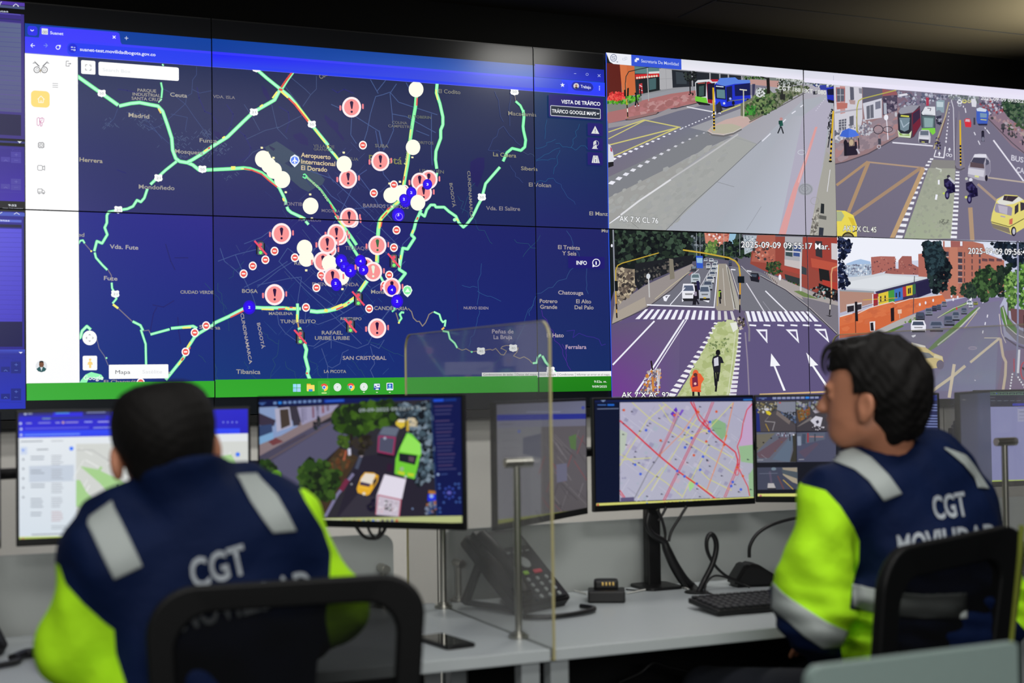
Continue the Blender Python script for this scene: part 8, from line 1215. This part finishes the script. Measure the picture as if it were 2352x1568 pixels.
def poly_sd(px, py, poly):
    """signed pixel distance to a polygon, negative inside"""
    d = np.full(px.shape, 1e9); ins = np.zeros(px.shape, bool); m = len(poly)
    for i in range(m):
        (x0, y0), (x1, y1) = poly[i], poly[(i+1) % m]; ex, ey = x1-x0, y1-y0; t = np.clip(((px-x0)*ex+(py-y0)*ey)/(ex*ex+ey*ey), 0, 1)
        d = np.minimum(d, np.hypot(px-x0-ex*t, py-y0-ey*t)); c = ((y0 > py) != (y1 > py)) & (px < (x1-x0)*(py-y0)/((y1-y0) if y1 != y0 else 1e-9)+x0); ins ^= c
    return np.where(ins, -d, d)
def cloth(name):
    """navy jacket cloth with high-visibility yellow where the woven-in field says so"""
    m = bpy.data.materials.new(name); m.use_nodes = True; nt = m.node_tree; b = nt.nodes['Principled BSDF']; a = nt.nodes.new('ShaderNodeAttribute'); a.attribute_name = 'hivis'
    gt = nt.nodes.new('ShaderNodeMath'); gt.operation = 'LESS_THAN'; gt.inputs[1].default_value = 0; nt.links.new(a.outputs['Fac'], gt.inputs[0])
    mx = nt.nodes.new('ShaderNodeMixRGB'); mx.inputs[1].default_value = (*lin((5, 23, 60)), 1); mx.inputs[2].default_value = (.50, .98, .018, 1); nt.links.new(gt.outputs[0], mx.inputs[0]); nt.links.new(mx.outputs[0], b.inputs['Base Color'])
    tc = nt.nodes.new('ShaderNodeTexCoord'); nz = nt.nodes.new('ShaderNodeTexNoise'); nz.inputs['Scale'].default_value = 11; nz.inputs['Detail'].default_value = 4; nt.links.new(tc.outputs['Object'], nz.inputs['Vector']); bp = nt.nodes.new('ShaderNodeBump'); bp.inputs['Strength'].default_value = .5; bp.inputs['Distance'].default_value = .02; nt.links.new(nz.outputs['Fac'], bp.inputs['Height']); nt.links.new(bp.outputs[0], b.inputs['Normal'])
    b.inputs['Roughness'].default_value = .75; b.inputs['Specular IOR Level'].default_value = .16; return m
M_CLOTH = cloth('work_jacket')
def hivis(polys):
    def post(me, V):
        px, py = proj(V); d = np.full(len(V), 1e3)
        for p in polys: d = np.minimum(d, poly_sd(px, py, p))
        a = me.attributes.new('hivis', 'FLOAT', 'POINT'); a.data.foreach_set('value', np.clip(d, -60, 60).astype(np.float32))
    return post
def bvh(o):
    me = o.data; return BVHTree.FromPolygons([v.co[:] for v in me.vertices], [p.vertices[:] for p in me.polygons])
def onto(tree, pts, lift=.003):
    r = []
    for x, y in pts:
        d = Vector(ray(x, y)).normalized(); h = tree.ray_cast(Vector(CAM), d)
        r.append(None if h[0] is None else h[0]+h[1]*lift*(1 if h[1].dot(d) < 0 else -1))
    return r
def strip_on(name, tree, A, B, m, parent, n=26, k=10, lift=.003):
    """ribbon between two edge lines (photo points) laid on the cloth"""
    def samp(L, t):
        s = [0]
        for i in range(len(L)-1): s.append(s[-1]+math.hypot(L[i+1][0]-L[i][0], L[i+1][1]-L[i][1]))
        q = t*s[-1]
        for i in range(len(L)-1):
            if q <= s[i+1] or i == len(L)-2: f = (q-s[i])/(s[i+1]-s[i]); return (L[i][0]+(L[i+1][0]-L[i][0])*f, L[i][1]+(L[i+1][1]-L[i][1])*f)
    pts = []
    for i in range(n+1):
        a, b = samp(A, i/n), samp(B, i/n)
        for j in range(k+1): pts.append((a[0]+(b[0]-a[0])*j/k, a[1]+(b[1]-a[1])*j/k))
    W3 = onto(tree, pts, lift); mp = {}; vs = []; fs = []
    for i, w in enumerate(W3):
        if w is not None: mp[i] = len(vs); vs.append(w)
    for i in range(n):
        for j in range(k):
            q = [i*(k+1)+j, i*(k+1)+j+1, (i+1)*(k+1)+j+1, (i+1)*(k+1)+j]
            if all(e in mp for e in q):
                P = [vs[mp[e]] for e in q]
                if max((P[a]-P[(a+1) % 4]).length for a in range(4)) < .06: fs.append([mp[e] for e in q])
    lab = list(range(len(vs)))
    def root(i):
        while lab[i] != i: i = lab[i]
        return i
    for f in fs:
        for e in f[1:]: lab[root(e)] = root(f[0])
    R = [root(f[0]) for f in fs]; best = max(set(R), key=R.count); fs = [f for f, r in zip(fs, R) if r == best]
    us = sorted({e for f in fs for e in f}); nm_ = {e: i for i, e in enumerate(us)}; vs = [vs[e] for e in us]; fs = [[nm_[e] for e in f] for f in fs]
    o = mesh_obj(name, vs, fs, m, parent, True); md = o.modifiers.new('s', 'SOLIDIFY'); md.thickness = .0012; return o
def text_on(name, s, tree, p0, p1, up, m, parent, bold=.0, lift=.0035):
    v, tr = text_tris(s, bold); xa, xb = min(p[0] for p in v), max(p[0] for p in v)
    # refine so that the letters follow the cloth
    b = bmesh.new(); bv = [b.verts.new((x, y, 0)) for x, y in v]
    for t in tr:
        try: b.faces.new([bv[i] for i in t])
        except ValueError: pass
    for q in range(3): 
        L = [e for e in b.edges if e.calc_length() > .18]
        if L: bmesh.ops.subdivide_edges(b, edges=L, cuts=1)
        bmesh.ops.triangulate(b, faces=b.faces[:])
    b.verts.index_update(); pts = []
    for q in b.verts:
        f, g = (q.co.x-xa)/(xb-xa), q.co.y/CAPH; pts.append((p0[0]+(p1[0]-p0[0])*f+up[0]*g, p0[1]+(p1[1]-p0[1])*f+up[1]*g))
    W3 = onto(tree, pts, lift); mp = {}; vs = []
    for i, w in enumerate(W3):
        if w is not None: mp[i] = len(vs); vs.append(w)
    fs = [[mp[q.index] for q in f.verts] for f in b.faces if all(q.index in mp for q in f.verts)]; b.free()
    return mesh_obj(name, vs, fs, m, parent, True)
def hand(P, wrist, d, side, B):
    """palm, four unequal curled fingers and a thumb; d = pointing direction, side = +1 right hand"""
    w = np.array(wrist, float); d = np.array(d, float)/np.linalg.norm(d); lat = np.cross(d, (0, 0, 1.)); lat /= np.linalg.norm(lat); up = np.array([0, 0, 1.])
    s = sd_ell(P, w+d*.045, (.040, .048, .016), np.array([lat, d, np.cross(lat, d)]))
    for i, (o, l) in enumerate(((-.030, .060), (-.010, .070), (.010, .076), (.029, .068))):
        o *= -side; a = w+d*.080+lat*o; b1 = a+d*l*.45+lat*o*.15+up*.004; b2 = b1+d*l*.32-up*.012; b3 = b2+d*l*.2-up*.012; f = np.minimum(np.minimum(sd_cap(P, a-d*.02, b1, .0095, .0085), sd_cap(P, b1, b2, .0085, .0078)), sd_cap(P, b2, b3, .0078, .0068)); s = smin(s, f, .004)
    a = w+d*.02-lat*side*.028; b1 = a+d*.035-lat*side*.022; b2 = b1+d*.026-lat*side*.004-up*.004
    return smin(s, np.minimum(sd_cap(P, a, b1, .013, .0105), sd_cap(P, b1, b2, .0105, .0085)), .008)
FOLDS = [(60, 22, 34, .3, 1), (-38, 30, 66, 1.7, .8), (20, -70, 44, 2.2, .6)]
# ---------------------------------------------------------------- man on the left, seen from behind
def S(px, py, d): return hd(px, py, d)
def person_left():
    t = thing('person', 'short-haired man seen from behind, in a navy and yellow jacket, leaning left', 'person', (-.46, -2.30, 0)); yaw = 0.05
    Bh = basis(yaw, -.14, -.05); lat, fwd, up = Bh
    hc = S(374, 1006, 2.52)+fwd*.0; SL, SR = S(246, 1292, 2.46), S(650, 1225, 2.60); EL, ER = S(184, 1486, 2.47), S(762, 1404, 2.66)
    HL, HR = np.array([-.66, -1.93, .765]), np.array([-.27, -1.90, .765]); WL, WR = HL+[0, -.055, .008], HR+[0, -.055, .008]
    chest = S(445, 1330, 2.60); belly = S(462, 1560, 2.54); pel = np.array([-.47, -2.29, .585]); neck0, neck1 = hc+up*-.05, S(408, 1150, 2.56)
    def body(P):
        s = sd_ell(P, hc, (.074, .094, .090), Bh); s = smin(s, sd_ell(P, hc+fwd*.03-up*.05, (.058, .068, .072), Bh), .03)
        s = smin(s, sd_cap(P, hc+fwd*.092-up*.015, hc+fwd*.112-up*.045, .010, .014), .012); s = smin(s, sd_cap(P, hc+fwd*.075-up*.095-lat*.012, hc+fwd*.075-up*.095+lat*.012, .02, .02), .02)
        for k in (-1, 1):
            e = hc+lat*k*.080-up*.030+fwd*.0; Be = basis(yaw+k*.45, -.14, -.15); s = smin(s, sd_ell(P, e+lat*k*.006, (.011, .019, .032), Be), .006)
            s = smax(s, -sd_ell(P, hc+fwd*.098+lat*k*.032+up*.005, (.017, .012, .010), Bh), .01); s = np.minimum(s, sd_ell(P, hc+fwd*.083+lat*k*.032+up*.004, (.013, .013, .012), Bh))
        s = smin(s, sd_cap(P, neck0, neck1, .056, .062), .02); s = smin(s, sd_ell(P, chest, (.15, .08, .2), basis(yaw, -.10)), .05); s = smin(s, sd_cap(P, chest, pel+[0, 0, .1], .09, .09), .05)
        for a, b, c, w in ((SL, EL, WL, HL), (SR, ER, WR, HR)):
            s = smin(s, sd_cap(P, a, b, .045, .038), .03); s = smin(s, sd_cap(P, b, c, .036, .026), .01)
        for w, sd in ((WL, -1), (WR, 1)): s = smin(s, hand(P, w, (0, 1, -.06), sd, None), .01)
        return s
    grow('body', body, (-.86, -2.48, .60), (-.12, -1.72, 1.36), .0055, M_SKIN, t)
    def hair(P):
        a = sd_ell(P, hc-fwd*.006+up*.012, (.088, .108, .106), Bh); a = smin(a, sd_ell(P, hc-fwd*.03+up*.03, (.084, .080, .082), Bh), .02); a = smin(a, sd_ell(P, hc-fwd*.040-up*.045, (.066, .036, .056), Bh), .02)
        q = P-hc.astype(np.float32); f = q@fwd.astype(np.float32); u = q@up.astype(np.float32); l = np.abs(q@lat.astype(np.float32))
        a = smax(a, np.minimum(f-.045+0*u, .07-u+(f-.02)) if False else smin(-(-.0+.052-f)*1., -(u-.052+.5*(.05-f)*0), .01)*1., .012)
        a = smax(a, np.minimum(f+.012, -(u+.030)), .01); a = smax(a, -(u+.088), .012); a = smax(a, u-.101, .03)
        ec = np.hypot((f-.004)*1.1, u+.030)-.028; a = smax(a, -np.maximum(ec, .058-l), .006)
        return a+fold(P, [(240, 120, 90, 0, 1), (-160, 200, 260, 1, 1), (90, -230, 310, 2, .8)], .0004)
    grow('hair', hair, hc-.16, hc+.16, .004, M_HAIR, t)
    Bc = basis(yaw, -.10, -.10)
    def jacket(P):
        s = sd_ell(P, chest, (.212, .125, .26), Bc); s = smin(s, sd_cap(P, S(278, 1266, 2.48), S(610, 1212, 2.59), .088, .088), .07); s = smin(s, sd_ell(P, belly, (.205, .14, .26), basis(yaw)), .08); s = smin(s, sd_cap(P, belly, pel+[0, 0, .05], .17, .17), .06)
        s = smin(s, sd_cap(P, S(335, 1190, 2.54), S(500, 1174, 2.57), .072, .066), .06)
        c0 = neck1+up*.012; k = sd_cap(P, S(404, 1050, 2.515), S(430, 1185, 2.56), .090, .104); s = smin(s, k, .03)
        for a, b, c, r0, r1 in ((SL, EL, WL, .076, .073), (SR, ER, WR, .074, .063)):
            s = smin(s, smin(sd_cap(P, a, b, r0, r1), sd_cap(P, b, c, r1-.004, .044), .03), .035)
        s = s+fold(P, FOLDS, .0016)+fold(P, [(26, 12, 18, 1., 1), (-14, 20, 30, .4, 1), (64, -30, 40, 1, .4)], .0036)
        n = sd_cap(P, neck0, S(398, 1058, 2.54), .060, .079); s = smax(s, -n, .008)
        q = P-S(425, 1064, 2.50).astype(np.float32); s = smax(s, q@np.array(basis(yaw, -.16, -.30)[2], np.float32)+.002, .01)
        s = smax(s, .60-P[..., 2], .01)
        return s
    J = grow('jacket', jacket, (-.92, -2.56, .57), (-.05, -1.86, 1.30), .006, M_CLOTH, t, hivis([[(40, 1240), (118, 1285), (136, 1298), (150, 1340), (190, 1385), (240, 1430), (262, 1446), (266, 1500), (292, 1580), (300, 2300), (0, 2300), (0, 1240)], [(688, 1122), (702, 1150), (742, 1215), (760, 1268), (756, 1345), (748, 1420), (762, 1500), (760, 2300), (1100, 2300), (1100, 1122)]]))
    T = bvh(J)
    strip_on('reflective_strip', T, [(206, 1190), (201, 1205), (228, 1262), (262, 1330)], [(258, 1152), (264, 1170), (296, 1236), (326, 1300)], M_REFL, J)
    strip_on('reflective_strip', T, [(540, 1092), (548, 1103), (574, 1152), (600, 1190), (626, 1224)], [(590, 1090), (600, 1103), (636, 1139), (660, 1182), (679, 1219)], M_REFL, J)
    text_on('lettering', 'CGT', T, (444, 1352), (570, 1313), (-14, -63), M_LETTER, J, .022)
    text_on('lettering', 'MOVILIDAD', T, (418, 1450), (720, 1370), (-13, -62), M_LETTER, J, .022)
    def legs(P):
        s = sd_ell(P, pel, (.18, .14, .11), basis(yaw))
        for k in (-1, 1):
            hp = pel+[k*.09, .05, -.0]; kn = np.array([pel[0]+k*.14, -1.86, .555]); an = np.array([pel[0]+k*.15, -1.80, .10]); s = smin(s, sd_cap(P, hp, kn, .085, .062), .03); s = smin(s, sd_cap(P, kn, an, .062, .05), .01)
        return s
    grow('trousers', legs, (-.76, -2.50, .06), (-.16, -1.70, .68), .011, M_TROUS, t)
    for k in (-1, 1):
        a = np.array([pel[0]+k*.15, -1.82, .045]); grow('shoe', lambda P: smax(smin(sd_cap(P, a-[0, .04, 0], a+[0, .15, -.01], .045, .036), sd_cap(P, a, a+[0, 0, .05], .045, .045), .02), .004-P[..., 2], .005), a-[.07, .12, .06], a+[.07, .22, .12], .007, M_BLACK, t)
person_left()
# ---------------------------------------------------------------- man on the right, head turned to the left
def person_right():
    t = thing('person', 'dark-haired man in a navy and yellow jacket, face turned to the left in profile', 'person', (1.02, -2.26, 0))
    CR = np.array([_c, -_s, 0]); CF = np.array([_s, _c, 0])
    th = math.radians(22); f0 = -CR*math.cos(th)+CF*math.sin(th); yawh = math.atan2(f0[1], f0[0])-math.pi/2
    Bh = basis(yawh, .0, -.06); lat, fwd, up = Bh; hc = S(1994, 908, 3.10)
    Bt = basis(math.radians(14), -.03, -.12); tl, tf, tu = Bt
    SL, SR = S(1900, 1168, 3.03), S(2222, 1178, 3.28); EL, ER = S(1868, 1410, 3.02), S(2300, 1400, 3.30)
    HL, HR = np.array([1.02, -2.05, .665]), np.array([1.30, -1.86, .775]); WL, WR = HL+[-.02, -.055, .022], HR+[0, -.055, .005]
    chest = S(2118, 1225, 3.16); belly = S(2120, 1440, 3.12); pel = np.array([1.03, -2.24, .585])
    neck0, neck1 = hc-up*.06-fwd*.02, S(2050, 1075, 3.14)
    def body(P):
        s = sd_ell(P, hc+up*.026-fwd*.012, (.073, .094, .090), Bh); s = smin(s, sd_ell(P, hc+fwd*.030-up*.040, (.058, .060, .072), Bh), .025)
        s = smin(s, sd_ell(P, hc+fwd*.058-up*.078, (.034, .032, .026), Bh), .02); s = smin(s, sd_cap(P, hc+fwd*.010-up*.072-lat*.04, hc+fwd*.055-up*.090-lat*.02, .018, .016), .02); s = smin(s, sd_cap(P, hc+fwd*.010-up*.072+lat*.04, hc+fwd*.055-up*.090+lat*.02, .018, .016), .02)
        s = smin(s, sd_cap(P, hc+fwd*.084+up*.012, hc+fwd*.104-up*.018, .007, .011), .010); s = smin(s, sd_ell(P, hc+fwd*.100-up*.024, (.014, .012, .009), Bh), .006)
        s = smin(s, sd_cap(P, hc+fwd*.078+up*.022-lat*.028, hc+fwd*.078+up*.022+lat*.028, .012, .012), .012)
        s = smin(s, sd_ell(P, hc+fwd*.086-up*.047, (.020, .009, .0055), Bh), .004); s = smin(s, sd_ell(P, hc+fwd*.083-up*.060, (.018, .009, .006), Bh), .004)
        s = smax(s, -sd_ell(P, hc+fwd*.094-up*.0535, (.016, .008, .0022), Bh), .003)
        for k in (-1, 1):
            s = smax(s, -sd_ell(P, hc+fwd*.090+lat*k*.031+up*.004, (.015, .012, .009), Bh), .008); s = np.minimum(s, sd_ell(P, hc+fwd*.070+lat*k*.031+up*.003, (.012, .012, .011), Bh))
            e = hc+lat*k*.0735-up*.022-fwd*.004; Be = basis(yawh+k*.42, .0, .12); ear = sd_ell(P, e+lat*k*.008, (.0095, .021, .033), Be); ear = smin(ear, sd_ell(P, e+lat*k*.004-up*.026+fwd*.006, (.008, .011, .012), Be), .006)
            ear = smax(ear, -sd_ell(P, e+lat*k*.019+up*.003+fwd*.001, (.006, .011, .019), Be), .005); s = smin(s, ear, .004)
        s = smin(s, sd_cap(P, neck0, neck1, .053, .060), .025); s = smin(s, sd_ell(P, chest, (.15, .08, .2), Bt), .05); s = smin(s, sd_cap(P, chest, pel+[0, 0, .12], .09, .09), .05)
        for a, b, c in ((SL, EL, WL), (SR, ER, WR)):
            s = smin(s, sd_cap(P, a, b, .045, .038), .03); s = smin(s, sd_cap(P, b, c, .036, .026), .01)
        for w, sd in ((WL, -1), (WR, 1)): s = smin(s, hand(P, w, (0, 1, -.06), sd, None), .01)
        return s
    grow('body', body, (.68, -2.46, .60), (1.48, -1.70, 1.44), .0048, M_SKIN, t)
    for k in (-1, 1):
        e = hc+fwd*.0772+lat*k*.031+up*.003; b = MB(); bm_ = bmesh.new(); bmesh.ops.create_uvsphere(bm_, u_segments=16, v_segments=10, radius=.0062); b.bm(bm_, Matrix.Translation([float(v) for v in e])); b.build('eye', mat('dark_eye', (24, 18, 16), .2), t, True)
        b = MB(); b.tube([e+up*.017+lat*k*-.014+fwd*.006, e+up*.021+fwd*.008, e+up*.017+lat*k*.016+fwd*.001], [.003, .0035, .002], 8); b.build('eyebrow', M_HAIR, t, True)
    def hair(P):
        a = sd_ell(P, hc+up*.036-fwd*.022, (.092, .108, .100), Bh); a = smin(a, sd_ell(P, hc+up*.004-fwd*.060, (.084, .078, .098), Bh), .03); a = smin(a, sd_ell(P, hc-up*.060-fwd*.060, (.060, .046, .058), Bh), .03)
        a = smin(a, sd_ell(P, hc+up*.090+fwd*.020, (.060, .060, .034), Bh), .015); a = smin(a, sd_cap(P, hc+up*.098+fwd*.03, hc+up*.090+fwd*.055, .022, .014), .010)
        q = P-hc.astype(np.float32); f = q@fwd.astype(np.float32); u = q@up.astype(np.float32); l = np.abs(q@lat.astype(np.float32))
        face = smax(.022+.30*np.maximum(-u-.01, 0)*0-f+0*u, u-.058-.10*(f-.03), .012)
        a = smax(a, -face, .010)
        earcut = np.hypot((f-.002)*1.15, u+.020)-.031; a = smax(a, -np.maximum(earcut, .062-l), .006)
        side = smax(.0-f-.0, -(-u-.035), .01); a = smax(a, -np.maximum(-f-.012, u+.040), .01)
        a = smax(a, -(u+.108+.2*(f+.06)), .012)
        return a+fold(P, [(130, 60, 40, 0, 1), (-75, 96, 60, 1, 1), (70, -330, 240, 2, .3), (210, 150, -110, 2, .4)], .0022)
    H = grow('hair', hair, hc-.18, hc+.18, .004, M_HAIR, t)
    for pts, r in (([(1925, 792), (1902, 800), (1890, 822), (1890, 846), (1900, 862)], .0045), ([(1930, 800), (1910, 806), (1899, 824), (1898, 845), (1906, 858)], .003), ([(1940, 782), (1915, 786), (1896, 800), (1887, 822)], .0035)):
        MB().tube([S(x, y, 3.09) for x, y in pts], [r*1.6, r, r*.9, r*.7, r*.3][:len(pts)], 8).build('curl', M_HAIR, H, True)
    def jacket(P):
        s = sd_ell(P, chest, (.208, .122, .26), Bt); s = smin(s, sd_cap(P, S(1925, 1150, 3.06), S(2195, 1155, 3.25), .080, .082), .06); s = smin(s, sd_ell(P, belly, (.195, .14, .26), Bt), .08); s = smin(s, sd_cap(P, belly, pel+[0, 0, .06], .165, .165), .05)
        s = smin(s, sd_cap(P, S(1985, 1105, 3.10), S(2120, 1098, 3.19), .072, .070), .05); s = smin(s, sd_cap(P, S(2020, 1035, 3.13), S(2060, 1110, 3.15), .078, .098), .03)
        s = smin(s, smin(sd_cap(P, SL, EL+[0, 0, .02], .066, .084), sd_cap(P, EL, WL, .078, .046), .03), .03)
        s = smin(s, smin(sd_cap(P, SR, ER, .070, .070), sd_cap(P, ER, WR, .066, .046), .03), .03)
        s = s+fold(P, FOLDS, .0018)+fold(P, [(24, 14, 20, 1.4, 1), (-16, 18, 34, .9, 1), (70, -20, 46, .4, .4)], .0040)
        zz = P[..., 2]; s = s+np.exp(-((zz-.80)/.09)**2)*fold(P, [(30, 10, 150, 0, 1), (50, -30, 110, 1.2, .8)], .0035)
        n = sd_cap(P, neck0, S(2030, 1010, 3.12), .060, .068); s = smax(s, -n, .008)
        q = P-S(2015, 1012, 3.12).astype(np.float32); s = smax(s, q@np.array(basis(yawh*.3, -.0, -.16)[2], np.float32)-.020, .01)
        s = smax(s, .62-zz, .01)
        return s
    Y = [[(1700, 1105), (1800, 1080), (1845, 1112), (1862, 1116), (1897, 1126), (1930, 1162), (1960, 1210), (1974, 1242), (1973, 1290), (1957, 1345), (1952, 1400), (2040, 1408), (2045, 1530), (1950, 1600), (1930, 1482), (1945, 1450), (1900, 1430), (1850, 1400), (1800, 1362), (1700, 1300)], [(2262, 1240), (2316, 1225), (2400, 1300), (2400, 1500), (2296, 1380), (2288, 1330)]]
    J = grow('jacket', jacket, (.60, -2.56, .58), (1.56, -1.78, 1.28), .006, M_CLOTH, t, hivis(Y)); T = bvh(J)
    strip_on('reflective_strip', T, [(1906, 1050), (1913, 1060), (1963, 1080), (1995, 1106), (2029, 1150)], [(1958, 1030), (1975, 1037), (2000, 1052), (2040, 1092), (2070, 1134)], M_REFL, J)
    strip_on('reflective_strip', T, [(2166, 1030), (2184, 1044), (2212, 1068), (2236, 1098), (2244, 1121)], [(2172, 1030), (2216, 1047), (2235, 1070), (2252, 1096), (2270, 1124)], M_REFL, J)
    strip_on('reflective_strip', T, [(1776, 1336), (1800, 1361), (1850, 1398), (1900, 1428), (1948, 1450)], [(1774, 1396), (1800, 1418), (1850, 1462), (1890, 1489), (1932, 1484)], M_REFL, J)
    strip_on('reflective_strip', T, [(1956, 1340), (1990, 1349), (2030, 1356), (2120, 1365), (2220, 1362)], [(1958, 1393), (1990, 1402), (2030, 1411), (2120, 1422), (2220, 1418)], M_REFL, J)
    text_on('lettering', 'CGT', T, (2146, 1194), (2222, 1183), (-11, -52), M_LETTER, J, .022)
    text_on('lettering', 'MOVILIDAD', T, (2066, 1284), (2290, 1256), (-7, -53), M_LETTER, J, .022)
    def legs(P):
        s = sd_ell(P, pel, (.18, .14, .11), basis(.2))
        for k in (-1, 1):
            hp = pel+[k*.09, .05, -.0]; kn = np.array([pel[0]+k*.14-.06, -1.80, .555]); an = np.array([pel[0]+k*.15-.06, -1.76, .10]); s = smin(s, sd_cap(P, hp, kn, .085, .062), .03); s = smin(s, sd_cap(P, kn, an, .062, .05), .01)
        return s
    grow('trousers', legs, (.72, -2.46, .06), (1.34, -1.64, .68), .011, M_TROUS, t)
    for k in (-1, 1):
        a = np.array([pel[0]+k*.15-.06, -1.78, .045]); grow('shoe', lambda P: smax(smin(sd_cap(P, a-[0, .04, 0], a+[0, .15, -.01], .045, .036), sd_cap(P, a, a+[0, 0, .05], .045, .045), .02), .004-P[..., 2], .005), a-[.07, .12, .06], a+[.07, .22, .12], .007, M_BLACK, t)
person_right()
